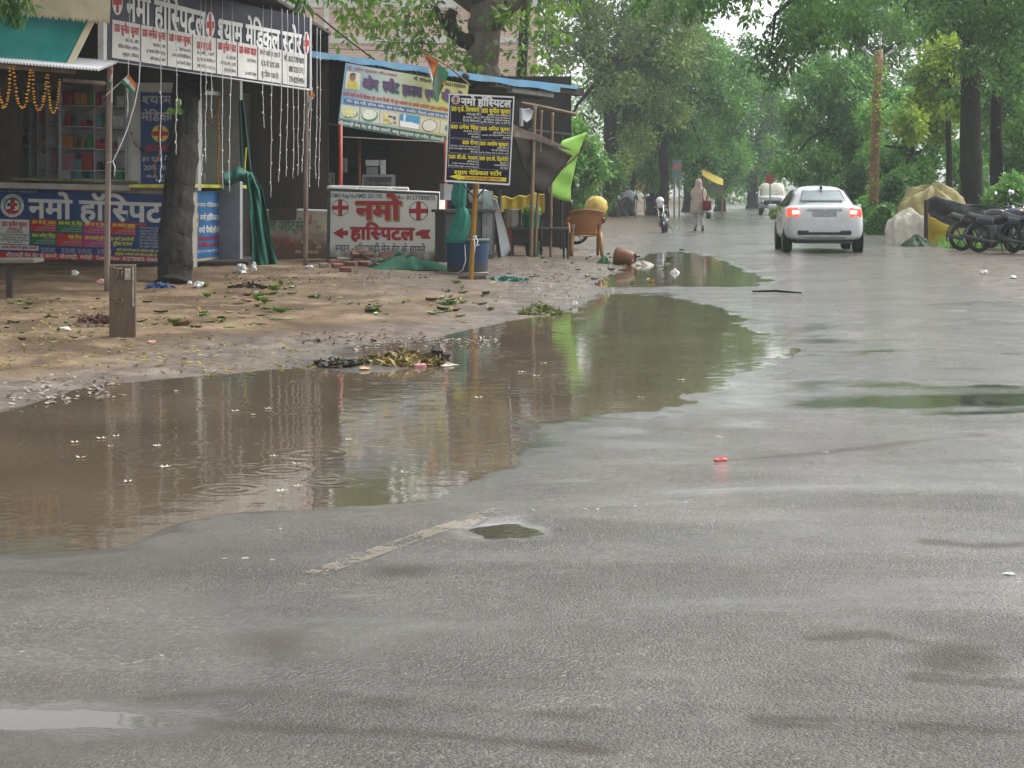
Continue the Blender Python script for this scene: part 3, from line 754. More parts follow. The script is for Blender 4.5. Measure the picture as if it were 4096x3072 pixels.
CARDQ = [('card_white', CREAMV, [(-60, 448), (388, 462), (388, 792), (-60, 775)]), ('card_red', RED, [(402, 448), (748, 462), (746, 626), (400, 612)]), ('card_green', GREENV, [(758, 462), (1098, 476), (1096, 642), (756, 626)]),
         ('card_magenta', MAGENTA, [(1108, 476), (1455, 490), (1452, 662), (1104, 640)]), ('card_red', RED, [(1470, 490), (1806, 506), (1800, 670), (1468, 656)]), ('card_green', GREENV, [(400, 624), (746, 636), (744, 800), (398, 790)]),
         ('card_red', RED, [(752, 640), (1098, 654), (1094, 820), (748, 804)]), ('card_magenta', MAGENTA, [(1106, 654), (1452, 670), (1448, 836), (1100, 820)]), ('card_white', CREAMV, [(0, 790), (512, 808), (510, 872), (0, 858)]), ('card_red', RED, [(1815, 508), (1952, 514), (1950, 548), (1812, 542)])]
for nm, mt, q in CARDQ: decal(po, FP, 'printed_card', mt, [rrect([c4(*p) for p in q], 5)], .016)
m = MB()
for i, t in ((1, 'डा0 डी.के. यादव'), (2, 'डा0 आर. के. सिंह'), (3, 'डा0 एस. के. द्विवेदी'), (4, 'डा0 आशीष शुक्ला'), (5, 'डा0 उमेश सिंह'), (6, 'डा0 रीना'), (7, 'डा0 एस0के0 सोनकर')):
    q = [c4(*p) for p in CARDQ[i][2]]; wf = .52 if i == 6 else .9
    lines_on(FP, m, q, [(t, .36, .24, wf)], .020, .03, 'r')
for p0, p1, t in (((1468, 735), (1778, 745), '24 घण्टे इमरजेन्सी'), ((1500, 798), (1755, 806), 'सुविधा उपलब्ध'), ((1550, 872), (2110, 898), 'हमारे यहाँ सभी प्रकार के ऑपरेशन जैसे- अपे'), ((1525, 925), (2110, 950), 'हाइड्रोसील, बच्चेदानी, पथरी आदि का दूरबीन द्वारा')):
    text_on(FP, m, t, c4(*p0), c4(*p1), 13 if p0[1] < 800 else 9, .018, .024)
m.build('lettering', YELLOW, po, world=True)
m = MB()
for i in range(1, 8):
    q = [c4(*p) for p in CARDQ[i][2]]
    lines_on(FP, m, q, [('(एम.बी.बी.एस., एम.एस.)', .53, .10, .45), ('जनरल एवं सामान्य रोग विशेषज्ञ', .74, .11, .7), ('प्रत्येक रविवार प्रातः से शाम तक', .91, .08, .8)], .020, .012, 'r')
for k, t in enumerate(['सभी प्रकार के सफल जाँच', 'अनुभवी डाक्टर व टीम की', 'आधुनिक ओ.टी. सुविधा', '24 घण्टे आपातकाल सुविधा उप', 'जच्चा बच्चा की विशेष सुविधा', 'महिला मेडिकल स्टोर सुविधा', 'कम खर्च में अच्छी']):
    text_on(FP, m, t, c4(1850, 582 + 41 * k), c4(2100, 592 + 41 * k), 8, .018, .012)
for k, x in enumerate((545, 815, 1030, 1290)):
    for j in range(3): text_on(FP, m, ['सर्दी जुखाम बुखार', 'दमा साँस फूलना', 'गठिया बाई का इलाज'][j], c4(x, 848 + 22 * j + k * 8), c4(x + 190, 852 + 22 * j + k * 8), 5, .018, .012)
m.build('lettering', GREYTX, po, world=True)
m = MB(); q = [c4(*p) for p in CARDQ[0][2]]
lines_on(FP, m, [c4(0, 448), q[1], q[2], c4(0, 780)], [('डा0 सुनील कुमार', .28, .17, .86), ('(एम.बी.बी.एस.)', .45, .08, .5)], .020, .03)
lines_on(FP, m, [c4(*p) for p in CARDQ[8][2]], [('प्रत्येक रविवार निःशुल्क परामर्श', .72, .5, .9)], .020, .03)
m.build('lettering', RED, po, world=True)
m = MB()
lines_on(FP, m, [c4(0, 448), q[1], q[2], c4(0, 780)], [('जनरल फिजीशियन', .55, .06, .6), ('हृदय, शुगर, बी.पी. एवं दमा रोग विशेषज्ञ', .66, .07, .95), ('पूर्व चिकित्सा अधिकारी', .77, .06, .8), ('पूर्व सीनियर मेडिकल आफिसर', .87, .06, .95), ('पूना अस्पताल', .95, .05, .5)], .020, .015)
m.build('lettering', BLACK, po, world=True)
def emblem(root, pl, cx, cy, r, off):
    """round hospital badge: white ring, green arc, two-colour cross, red hand-like crescent"""
    decal(root, pl, 'emblem', CREAMV, [ellp(cx, cy, r, r)], off)
    decal(root, pl, 'emblem_arc', GREENV, [ellp(cx, cy, r * .72, r * .72)], off + .002)
    decal(root, pl, 'emblem_disc', WHITE, [ellp(cx, cy + r * .06, r * .6, r * .6)], off + .004)
    cp = cross_px(cx, cy - r * .1, r * .44, r * .44, .34)
    decal(root, pl, 'emblem_cross', NAVY, [cp], off + .006)
    decal(root, pl, 'emblem_cross', RED, [cross_px(cx + r * .12, cy - r * .1, r * .32, r * .40, .34)], off + .008)
    decal(root, pl, 'emblem_hand', RED, [[(cx - r * .62, cy + r * .36), (cx - r * .3, cy + r * .26), (cx, cy + r * .38), (cx + r * .34, cy + r * .42), (cx + r * .6, cy + r * .28), (cx + r * .48, cy + r * .6), (cx + r * .1, cy + r * .74), (cx - r * .34, cy + r * .7)]], off + .010)
    m = MB()
    if r > 30:                                                     # ring of small letters
        for k, ch in enumerate('NAMO HOSPITAL'):
            if ch == ' ': continue
            a = R(-165 + 150 * k / 12); x, y = cx + r * .78 * math.cos(a), cy + r * .78 * math.sin(a)
            ux, uy = -math.sin(a), math.cos(a); h = r * .17
            V, Fc, w = layout(ch, .02)
            A = pl.pt(x - ux * h * .4, y - uy * h * .4, off + .003); B = pl.pt(x + ux * h * .4, y + uy * h * .4, off + .003); U = pl.pt(x - ux * h * .4 + math.cos(a) * h, y - uy * h * .4 + math.sin(a) * h, off + .003) - A
            m.add([A + (B - A) / w * p[0] + U * (p[1] / .72) for p in V], Fc)
        m.build('emblem_lettering', NAVY, root, world=True)
emblem(po, FP, *c4(163, 274), 47, .016)
# second poster beside the window, partly behind the trunk
cs2 = cs
p2 = vinyl('window_poster', FP, [cs(1908, 128), (736, 372), (736, 745), cs(1916, 1392)], BLUE, 'tall blue poster with a yellow disc and red cross, partly behind the trunk', 'poster')
words_(p2, FP, [('श्याम', cs(1930, 290), (690, 415), 32), ('मेडिकल', cs(1925, 520), (712, 484), 34)], GREYTX, .016, .028)
decal(p2, FP, 'yellow_disc', YELLOW, [ellp(*cs(2180, 695), 34, 34)], .016); decal(p2, FP, 'red_cross', RED, [cross_px(*cs(2180, 695), 32, 32, .28)], .019)
words_(p2, FP, [('(दवाखाना)', cs(1985, 930), (715, 605), 22)], RED, .016, .03)
words_(p2, FP, [('हर दवा में 10%', cs(1935, 1070), (735, 645), 17), ('20% तक छूट', cs(1950, 1190), (735, 680), 18), ('Mob. 8127', cs(1990, 1295), (690, 711), 12), ('90449', cs(2110, 1350), (692, 727), 11)], GREYTX, .016, .02)
# small poster on the road side below the counter
c3 = cmap(640, 330, .30137)
p3 = vinyl('pathology_poster', SP, [(783, 764), (919, 769), (917, 1018), (771, 1034)], pm('bright_blue_vinyl', (.03, .15, .36), .42, var=.15), 'small blue pathology poster low on the road side of the medical shop', 'poster')
words_(p3, SP, [('श्याम मेडिकल स्टोर', (788, 828), (908, 828), 16)], CREAMV, .016, .02)
words_(p3, SP, [('नमो हॉस्पिटल', (800, 880), (880, 880), 20), ('नमो पैथोलॉजी', (795, 932), (880, 930), 22)], WHITE, .016, .03)
decal(p3, SP, 'yellow_disc', YELLOW, [ellp(786, 880, 8, 34), ellp(893, 876, 8, 34)], .016); decal(p3, SP, 'red_cross', RED, [cross_px(786, 880, 7, 30, .3), cross_px(893, 876, 7, 30, .3)], .019)
words_(p3, SP, [('यहाँ सभी प्रकार की अंग्रेजी, आयुर्वेदिक', (776, 964), (908, 956), 14), ('एवं होम्योपैथिक दवा उपलब्ध है', (776, 991), (890, 983), 14)], RED, .016, .03)
words_(p3, SP, [('सीतामढ़ी मेन गेट के सामने, सीतामढ़ी, भदोही', (776, 1014), (890, 1004), 9)], CREAMV, .016)
p4 = vinyl('window_strip_poster', SP, [(921, 384), (949, 382), (949, 678), (921, 680)], BLUE, 'narrow blue and white poster strip beside the road side window of the medical shop', 'poster', off=.03)
decal(p4, SP, 'white_band', CREAMV, [[(923, 395), (947, 394), (947, 438), (923, 440)], [(923, 455), (947, 453), (947, 490), (923, 492)]], .034)
decal(p4, SP, 'yellow_disc', YELLOW, [ellp(937, 535, 6, 30)], .034); decal(p4, SP, 'red_cross', RED, [ellp(937, 535, 3, 26), [(927, 578), (947, 576), (947, 596), (927, 598)]], .037)
words_(p4, SP, [('श्याम', (924, 432), (946, 430), 26), ('हर दवा में', (924, 640), (946, 638), 16), ('20% तक', (924, 668), (946, 666), 16)], GREYTX, .038, .03)
# things on the road side counter
for x, y, c, w, h, jar in ((820, 737, 'white', 26, 46, True), (838, 738, 'red', 12, 60, False), (854, 738, 'teal', 20, 62, True), (868, 738, 'white', 16, 40, False), (795, 737, 'orange', 14, 50, True)):
    B_ = SP.pt(x, y, -.25); s_ = F / B_.y; m = MB(); w_, h_ = w / s_, h / s_
    if jar: m.lathe([(w_ / 2, 0), (w_ / 2, h_ * .75), (w_ * .4, h_ * .8), (w_ * .42, h_)], (0, 0, 0), 14)
    else: m.box((0, 0, h_ / 2), (w_, .1, h_), bev=.005)
    o = m.build('counter_jar' if jar else 'counter_carton', PM_[c], smooth=jar); o.location = (B_.x, B_.y, B_.z + .004)
    tag(o, f'{c} {"jar" if jar else "carton"} on the yellow edged road side counter beside the trunk', 'jar' if jar else 'carton')

# ---------------------------------------------------------------- the long hospital name board
BP = Plane((430, 23.66), (1240, 29.07))
c1 = cmap(0, 0, .5877)
nb = thing('name_board', 'long navy hospital and medical store name board hung with white string lights', 'signboard', BP.pt(432, 245))
mb = MB(); BP.slab(mb, [(432, -95), (1244, 72), (1243, 358), (428, 245)], -.05, 0); mb.build('panel', NAVY, nb, world=True)
mb = MB()
for q in ([(414, -95), (430, -95), (427, 245), (414, 240)], [(414, 238), (430, 243), (1243, 356), (1243, 362)], [(1240, 72), (1247, 73), (1247, 362), (1240, 360)]): BP.slab(mb, q, -.07, .012)
mb.build('frame', pm('white_frame', (.62, .62, .6), .4), nb, world=True)
DIV = [766, 958, 1139, 1310, 1473, 1617, 1755, 1921, 2088]
ytop = lambda x: 133 + (x - 770) * .181
ybot = lambda x: 392 + (x - 762) * .1527
mb = MB(); BP.poly(mb, [c1(766, ytop(766)), c1(2090, ytop(2090)), c1(2086, ybot(2086)), c1(762, ybot(762))], .004); mb.build('white_strip', CREAMV, nb, world=True)
decal(nb, BP, 'divider', NAVY, [[c1(x - 3, ytop(x) - 1), c1(x + 3, ytop(x) - 1), c1(x + 3, ybot(x) + 1), c1(x - 3, ybot(x) + 1)] for x in DIV[1:-1]], .007)
words_(nb, BP, [('नमो हॉस्पिटल', c1(862, 133), c1(1398, 256), 112), ('श्याम मेडिकल स्टोर', c1(1482, 277), c1(2052, 372), 90)], WHITE, .006, .03)
for cx, cy, rx, ry in ((800, 10, 36, 92), (1432, 170, 30, 90), (2085, 293, 21, 77)):
    decal(nb, BP, 'emblem', WHITE, [ellp(*c1(cx, cy), rx * .5877, ry * .5877)], .006); decal(nb, BP, 'emblem_cross', RED, [cross_px(*c1(cx, cy), rx * .5, ry * .5, .3)], .009)
NAMES = ['डा0 सुनील कुमार', 'डा0 अनील कुमार', 'डा0 श्याम कुमार', 'डा0 एन.के.', 'डा0 सुनील यादव', 'डा0 अजय यादव']
SUBS = [['M.B.B.S., MD', 'सीनियर मेडिकल आफिसर', '(शुक्रवार, रविवार)'], ['M.B.B.S., MS', '(सर्जन)', 'ऑन काल 24 घण्टे'], ['B.A.M.S. Pharmacist, CMS', '(जनरल फिजीशियन)', '24 घण्टे सेवा'], ['B.A.M.S. CMT', 'मूत्र, काश, नाक रोग विशेषज्ञ', '(महीने में दो दिन 1-11.8.2.15)'], ['B.C., BSMS, MD', 'बंगाल एवं, बलगम, एलर्जी', '(पूर्व शिशु रोग विशेषज्ञ)'], ['(नेत्र रोग विशेषज्ञ)', '', '24 घण्टे सेवा']]
mr_, mk_ = MB(), MB()
for i in range(8):
    x0, x1 = DIV[i] + 8, DIV[i + 1] - 8
    q = [c1(x0, ytop(x0)), c1(x1, ytop(x1)), c1(x1, ybot(x1)), c1(x0, ybot(x0))]
    if i < 6:
        lines_on(BP, mr_, q, [(NAMES[i], .30 if i != 3 else .38, .2, .96 if i not in (3,) else .72)], .007, .03)
        lines_on(BP, mk_, q, [(t, (.52, .71, .9)[k], .085, (.5, .8, .62)[k] if i != 3 else .8) for k, t in enumerate(SUBS[i]) if t], .007, .014, 'r')
    elif i == 6: lines_on(BP, mk_, q, [('हमारे यहाँ हर दवा में', .24, .13, .92), ('10% से 20% तक', .56, .15, .86), ('छूट दिया जाता है।', .87, .14, .78)], .007, .014)
    else: lines_on(BP, mk_, q, [('मो. 8127789870', .30, .16, .94), ('8853215711', .60, .16, .72), ('7348294954', .91, .16, .72)], .007, .02, 'r')
mr_.build('lettering', RED, nb, world=True); mk_.build('lettering', BLACK, nb, world=True)
mb = MB()                                                           # ragged sheet edge above the board
mb.grid(lambda u, v: BP.pt(1040 + 215 * u, 2 + 92 * u * u - 18 * v + 3 * math.sin(u * 60), -.06) - BP.n * (v * .9), 60, 2)
mb.own('roof_sheet', TIN, 'ragged dark tin sheet lying along the top edge of the name board', 'roofing', solid=.02)
# white string lights
LIGHTS = [[(517, -60), (518, 150), (514, 300), (508, 470)], [(642, -40), (642, 150), (644, 370), (641, 560), (645, 640), (641, 726)], [(708, -30), (706, 200), (708, 400), (703, 520), (705, 617)], [(803, -10), (803, 300), (805, 540), (808, 640), (807, 700)],
          [(822, 0), (824, 330), (825, 420), (822, 500), (823, 648)], [(846, 0), (847, 360), (844, 440), (848, 474)], [(889, 5), (890, 420), (888, 560), (890, 690), (892, 758)], [(930, 8), (922, 380), (918, 560), (916, 690), (918, 768)],
          [(1052, 20), (1052, 370), (1054, 450), (1058, 512)], [(1086, 25), (1086, 380), (1086, 560), (1082, 700), (1084, 789)], [(1127, 35), (1126, 340), (1121, 540), (1117, 680), (1114, 728)], [(1150, 40), (1150, 420), (1146, 600), (1144, 706)],
          [(1173, 45), (1173, 430), (1175, 600), (1172, 714)], [(1195, 50), (1194, 430), (1192, 560), (1194, 640), (1192, 702)], [(1218, 55), (1217, 420), (1213, 560), (1210, 640), (1207, 690)], [(1243, 60), (1244, 440), (1240, 600), (1238, 744)],
          [(1268, 110), (1268, 470), (1264, 600), (1260, 680), (1264, 716)], [(1281, 120), (1280, 480), (1277, 640), (1274, 749)]]
def string_lights(pts, pl, off):
    w = [pl.pt(x, y, off) for x, y in pts]; m = MB(); path = []
    for i in range(len(w) - 1):
        for k in range(6):
            p = w[i].lerp(w[i + 1], k / 6); path.append(p + Vector((rng.uniform(-.006, .006), 0, 0)))
    path.append(w[-1]); top = path[0]
    path = [p - top for p in path]
    o = thing('string_lights', 'thin white string of tiny bulbs hanging down over the name board', 'string lights', top, 'string lights hanging along the name board')
    m.tube(path, .0048, 5); m.build('wire', PVC, o, smooth=True)
    b_ = MB(); L = 0
    for i in range(1, len(path)):
        L += (path[i] - path[i - 1]).length
        if L > .26: b_.ell(path[i] + Vector((rng.uniform(-.012, .012), -.008, 0)), (.010, .010, .017), 6, 5); L = 0
    b_.build('bulbs', PVC, o, smooth=True)
for L in LIGHTS: string_lights(L, BP, .09)
m = MB(); m.tube([P(*q, 23.55) for q in [(560, 245), (556, 330), (538, 420), (508, 520), (478, 590), (452, 646), (440, 648), (428, 652)]] , .007, 5); m.tube([P(*q, 23.55) for q in [(452, 646), (460, 670), (457, 706)]], .007, 5)
m.own('tied_light_string', PVC, 'white light string pulled aside and tied round the bare left pole', 'string lights', smooth=True)
# poles under the board, little flags
def pole(px, Y, r, mat_, label, base=None, name='wooden_pole'):
    b_ = P(px[-1][0], px[-1][1], Y); zb = gz(b_.x, b_.y) - .02
    pts = [P(x, y, Y) for x, y in px[:-1]] + [Vector((b_.x, b_.y, zb))]
    m = MB(); full = []
    for i in range(len(pts) - 1):
        for k in range(5): full.append(pts[i].lerp(pts[i + 1], k / 5) + Vector((rng.uniform(-.004, .004), 0, 0)))
    full.append(pts[-1]); m.tube(full, [r * rng.uniform(.93, 1.07) for _ in full], 10)
    return m.own(name, mat_, label, 'pole', smooth=True)
pole([(440, 240), (437, 420), (432, 760), (428, 1150)], 23.6, .037, WOODP, 'peeling wooden pole holding the left end of the name board, behind the concrete post')
pole([(1226, 352), (1226, 520), (1223, 800), (1221, 1066)], 29.0, .034, pm('rusty_pipe', (.27, .20, .17), .5, scale=4, c2=(.10, .05, .035), stretch=(1, 1, .4)), 'rusty pipe post holding the right end of the name board', name='rusty_post')
def flag(stick, cloth, Y, label, split='v', wavy=.02):
    """stick: two px; cloth: px quad TL, TR, BR, BL of the cloth; three bands across the quad"""
    a, b_ = P(*stick[0], Y), P(*stick[1], Y)
    o = thing('small_flag', label, 'flag', b_)
    m = MB(); m.tube([a, b_], .007, 6); m.build('stick', PVC, o, world=True)
    for k, mt in enumerate((SAFF, FWH, FGR)):
        m = MB()
        def fn(u, v):
            t = (k + v) / 3; x, y = bil(cloth, u, t) if split == 'v' else bil(cloth, t, u)
            return P(x, y, Y - .01 + wavy * math.sin(5 * u + 4 * t))
        m.grid(fn, 8, 4); m.build('cloth_band', mt, o, world=True, smooth=True)
    c = bil(cloth, .5, .5); m = MB()
    for k in range(12):
        q = [(c[0] + 5 * math.cos(a1) * rr, c[1] + 7 * math.sin(a1) * rr) for a1, rr in ((k * .5236, .8), (k * .5236 + .5236, .8), (k * .5236 + .5236, 1), (k * .5236, 1))]
        m.face([P(x, y, Y - .045) for x, y in q])
    m.build('wheel_emblem', NAVY, o, world=True)
    return o
flag([(516, 298), (424, 382)], [(516, 298), (548, 342), (533, 380), (480, 326)], 23.5, 'small tricolour flag spread open on a slanted stick at the left pole')
flag([(448, 272), (447, 410)], [(440, 290), (450, 272), (448, 340), (436, 352)], 23.52, 'small furled tricolour flag hanging upright against the top of the left pole', wavy=.006)
flag([(1249, 350), (1232, 470)], [(1243, 355), (1262, 382), (1240, 410), (1226, 440)], 28.9, 'small drooping tricolour flag at the top of the rusty right post')
# marigold garlands
def garland(px, Y, mat_, label, group=None, r=.02, pl=None, off=.03, gap=.027, name='marigold_garland'):
    pts = [pl.pt(x, y, off) if pl else P(x, y, Y) for x, y in px]
    cur = []
    for i in range(len(pts) - 1):
        p0, p1, p2_, p3_ = pts[max(i - 1, 0)], pts[i], pts[i + 1], pts[min(i + 2, len(pts) - 1)]
        for k in range(10):
            t = k / 10; cur.append(.5 * ((2 * p1) + (p2_ - p0) * t + (2 * p0 - 5 * p1 + 4 * p2_ - p3_) * t * t + (3 * p1 - p0 - 3 * p2_ + p3_) * t ** 3))
    cur.append(pts[-1]); m = MB(); L = gap; seed = 0
    for i in range(1, len(cur)):
        seg = (cur[i] - cur[i - 1]).length; L += seg
        if L >= gap:
            L = 0; seed += 1; k = rng.uniform(.75, 1.2)
            m.ell(cur[i] + Vector((rng.uniform(-.006, .006), rng.uniform(-.006, .006), 0)), (r * k, r * k, r * .62 * k), 7, 5, .12, seed)
    return m.own(name, mat_, label, 'garland', group, smooth=True)
for i, g_ in enumerate([[(-22, 262), (-8, 350), (8, 415), (18, 432), (30, 400), (38, 340), (40, 268)], [(55, 262), (60, 330), (70, 400), (88, 432), (104, 410), (115, 340), (121, 278)], [(130, 285), (133, 360), (140, 410), (153, 442), (168, 425), (178, 380), (188, 300)], [(193, 296), (195, 370), (202, 425), (214, 452), (226, 425), (233, 370), (240, 318)]]):
    garland(g_, 22.0 + .06 * i, MARI, 'orange marigold garland looped below the white corrugated awning', 'marigold loops under the corrugated awning', r=.018)
garland([(523, 528), (540, 575), (562, 598), (592, 620)], 0, MARID, 'fading marigold garland slung from the window frame across the tall poster', pl=FP, off=.06, r=.02)
garland([(640, 602), (628, 640), (618, 660), (622, 705)], 0, MARI, 'short marigold strand dangling over the tall poster', pl=FP, off=.07, r=.019)
garland([(235, 412), (280, 444), (330, 448), (385, 425), (428, 388)], 26, DRYG, 'dried dark garland swagged across the shop window to the left pole', r=.016, name='dried_garland')
garland([(0, 580), (40, 520), (90, 455), (128, 400)], 25.5, DRYG, 'dark withered garland rising across the brown shutter', r=.018, name='dried_garland')
garland([(826, 470), (838, 490), (850, 486), (860, 465), (868, 430), (876, 392)], 0, MARID, 'withered orange garland loop hanging in the road side window', pl=SP, off=.05, r=.02)
garland([(876, 392), (873, 480), (876, 560), (872, 640), (873, 735)], 0, MARI, 'long marigold strand hanging beside the road side window frame', pl=SP, off=.06, r=.022)
garland([(803, 520), (805, 600), (802, 660), (804, 740)], 0, MARID, 'marigold strand hanging close to the trunk in the road side window', pl=SP, off=.06, r=.022)
garland([(935, 385), (938, 470), (934, 560), (938, 640)], 0, MARID, 'dark withered strand hanging over the narrow poster strip', pl=SP, off=.07, r=.02)
# ---------------------------------------------------------------- awning of the stall at the far left
aw = thing('corrugated_awning', 'white corrugated sheet awning edge sticking out at the far left of the shops', 'awning', P(0, 245, 22))
mb = MB()
def cor(u, v):
    x = -60 + 460 * u; y = 245 + (x) * .083; p = P(x, y, 22.0)
    return p + Vector((0, v * 1.0, v * .16 + .017 * math.sin(x / 13.2 * 2 * math.pi)))
mb.grid(cor, 420, 3); mb.build('sheet', CORR, aw, world=True, solid=.006, smooth=True)
mb = MB()
def cor2(u, v):
    x = -20 + 155 * u; return P(x, 222 + x * .08, 22.5) + Vector((0, v * .3, v * .03 + .016 * math.sin(x / 13.2 * 2 * math.pi)))
mb.grid(cor2, 130, 1); mb.build('loose_sheet', pm('black_sheet', (.02, .02, .02), .6), aw, world=True, solid=.012)
mb = MB(); mb.tube([P(-40, 262, 22.6), P(300, 286, 22.6)], .03, 8); mb.tube([P(250, 320, 23.0), P(420, 334, 23.0)], .025, 8); mb.build('beam', WOODP, aw, world=True, smooth=True)
def sheet(name, q, Y0, Y1, mat_, label, cat, nu=26, nv=14, fold=.03, seed=0, fringe=0):
    ph = random.Random(seed).uniform(0, 6); m = MB()
    def fn(u, v):
        x, y = bil(q, u, v); Y = Y0 + (Y1 - Y0) * v + fold * (math.sin(u * 11 + v * 3 + ph) + .5 * math.sin(u * 23 - v * 5 + ph))
        if fringe and v > .97: y += fringe * (.5 + .5 * math.sin(u * 190 + math.sin(u * 50) * 2))
        return P(x, y, Y)
    m.grid(fn, nu, nv); return m.own(name, mat_, label, cat, smooth=True, solid=.006)
sheet('green_tarpaulin', [(-60, 38), (352, 82), (266, 262), (-60, 225)], 22.7, 22.3, TEAL, 'teal green tarpaulin stretched as a sloping sun blind above the corrugated awning', 'tarpaulin', fold=.02)
sheet('cream_canvas', [(-60, -60), (446, -60), (438, 88), (-60, 40)], 22.2, 22.4, CREAMC, 'cream canvas with a fringed lower edge hanging at the top left corner', 'canvas', nu=240, fold=.012, seed=2, fringe=12)
sheet('cream_canvas_border', [(352, 84), (378, 90), (292, 262), (264, 258)], 22.6, 22.25, CREAMC, 'narrow cream canvas border hanging down the right side of the teal tarpaulin', 'canvas', nu=6, nv=40, fold=.006, seed=3)
# ---------------------------------------------------------------- sweet shop next door: dark open front under a blue edged lean-to roof
WALLK = pm('dark_shop_wall', (.030, .026, .024), .85, var=.5, scale=2, bump=.3)  # near-black tone for the inner walls of the sweet shop
BLUEP = pm('sky_blue_paint', (.10, .33, .58), .5, scale=3, var=.25, bump=.2, c2=(.16, .30, .40))
RUSTRED = pm('red_oxide_paint', (.33, .035, .022), .5, var=.3, scale=6)
BRICKC = pm('old_brick', (.16, .075, .052), .85, var=.4, scale=9, bump=.7, bscale=30)
CLOTHG = pm('bottle_green_cloth', (.006, .105, .075), .75, var=.3, scale=4, bump=.5, bscale=12)
def stained_wall(name, base, dirt, z0, z1, amount=.55, sc=2.4):
    m, n, l, b = nodes_of(name)
    tc = n.new('ShaderNodeTexCoord'); sp = n.new('ShaderNodeSeparateXYZ'); l.new(tc.outputs['Object'], sp.inputs[0])
    nz = n.new('ShaderNodeTexNoise'); nz.inputs['Scale'].default_value = sc; nz.inputs['Detail'].default_value = 8; nz.inputs['Roughness'].default_value = .7; l.new(tc.outputs['Object'], nz.inputs['Vector'])
    mp = n.new('ShaderNodeMapping'); mp.inputs['Scale'].default_value = (9, 9, .7); l.new(tc.outputs['Object'], mp.inputs['Vector'])
    nv = n.new('ShaderNodeTexNoise'); nv.inputs['Scale'].default_value = 1; nv.inputs['Detail'].default_value = 5; l.new(mp.outputs[0], nv.inputs['Vector'])
    mr = n.new('ShaderNodeMapRange'); mr.inputs['From Min'].default_value = z1; mr.inputs['From Max'].default_value = z0; mr.inputs['To Min'].default_value = -.55; mr.inputs['To Max'].default_value = .75
    l.new(sp.outputs['Z'], mr.inputs['Value'])
    a = n.new('ShaderNodeMath'); l.new(mr.outputs[0], a.inputs[0]); l.new(nz.outputs['Fac'], a.inputs[1])
    a2 = n.new('ShaderNodeMath'); a2.operation = 'MULTIPLY_ADD'; a2.inputs[1].default_value = amount; l.new(nv.outputs['Fac'], a2.inputs[0]); l.new(a.outputs[0], a2.inputs[2])
    rp = n.new('ShaderNodeValToRGB'); rp.color_ramp.elements[0].position, rp.color_ramp.elements[1].position = .55, 1.15
    rp.color_ramp.elements[1].position = 1.0
    rp.color_ramp.elements[0].color = list(base) + [1]; rp.color_ramp.elements[1].color = list(dirt) + [1]
    l.new(a2.outputs[0], rp.inputs['Fac'])
    l.new(rp.outputs['Color'], b.inputs['Base Color']); b.inputs['Roughness'].default_value = .8
    bp = n.new('ShaderNodeBump'); bp.inputs['Strength'].default_value = .4; bp.inputs['Distance'].default_value = .012; l.new(nz.outputs['Fac'], bp.inputs['Height']); l.new(bp.outputs[0], b.inputs['Normal'])
    return m
RP = Plane((1240, 32.6), (2340, 38.0))
swr = RP.pt(1800, 800, -2); swr.z = gz(swr.x, swr.y)
sw = thing('sweet_shop', 'dark open fronted sweet shop under a long lean-to roof with a sky blue edge', 'shop', swr)
mb = MB()
mb.grid(lambda u, v: RP.pt(1236 + 1000 * u, 203 + (1000 * u) * .1405 + (24 + 3 * math.sin(u * 40)) * v, 0.02 * math.sin(u * 70) * .3), 90, 2)
mb.build('roof_edge', BLUEP, sw, world=True, solid=.03)
mb = MB(); A, B = RP.pt(1236, 222, -.04), RP.pt(2215, 362, -.04); dv = Vector((-.42, 1, 0)).normalized() * 7.0
mb.grid(lambda u, v: A.lerp(B, u) + dv * v + Vector((0, 0, -.25 * v + .02 * math.sin(u * 260))), 200, 6); mb.build('roof', TIN, sw, world=True, solid=.02)
mb = MB()
for x0, x1, y, t in ((1500, 1745, 262, 16), (1985, 2150, 330, 14), (1395, 1600, 238, 12), (2050, 2215, 348, 20)):
    RP.slab(mb, [(x0, y - 8), (x1, y + (x1 - x0) * .13 - 8), (x1, y + (x1 - x0) * .13 + t), (x0, y + t)], -.35, -.12)
mb.build('roof_sheet', pm('grey_old_sheet', (.30, .31, .31), .6, var=.35, scale=5), sw, world=True)
mb = MB(); RP.slab(mb, [(2100, 350), (2335, 384), (2338, 353), (2100, 336)][::-1], -.25, -.02); RP.slab(mb, [(1900, 352), (2200, 396), (2200, 378), (1900, 330)][::-1], -.6, -.3); mb.build('roof_beam', DARKW, sw, world=True)
mb = MB(); RP.slab(mb, [(2080, 331), (2312, 357), (2312, 344), (2080, 318)][::-1], -.2, .02); mb.build('roof_edge', BLUEP, sw, world=True)
C0 = RP.pt(1236, 800, 0)
mb = MB()
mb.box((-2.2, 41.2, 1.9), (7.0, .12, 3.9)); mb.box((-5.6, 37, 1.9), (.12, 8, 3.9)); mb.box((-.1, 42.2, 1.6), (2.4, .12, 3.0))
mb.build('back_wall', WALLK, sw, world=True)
mb = MB()
WQ = Plane((0, 36.5), (1, 36.5))
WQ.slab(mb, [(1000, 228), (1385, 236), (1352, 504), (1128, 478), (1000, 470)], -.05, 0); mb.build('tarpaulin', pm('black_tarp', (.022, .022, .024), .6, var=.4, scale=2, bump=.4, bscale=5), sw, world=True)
mb = MB(); mb.tube([WQ.pt(1120, 474, .06), WQ.pt(1372, 502, .06)], .014, 6); mb.tube([P(1372, 548, 33.0), P(1520, 556, 33.2), P(1790, 568, 33.8)], .008, 5); mb.build('cord', pm('pale_cord_lit_edge', (.35, .30, .24), .7), sw, world=True)  # upper tube paints the lit lower edge of the tarpaulin as a pale line
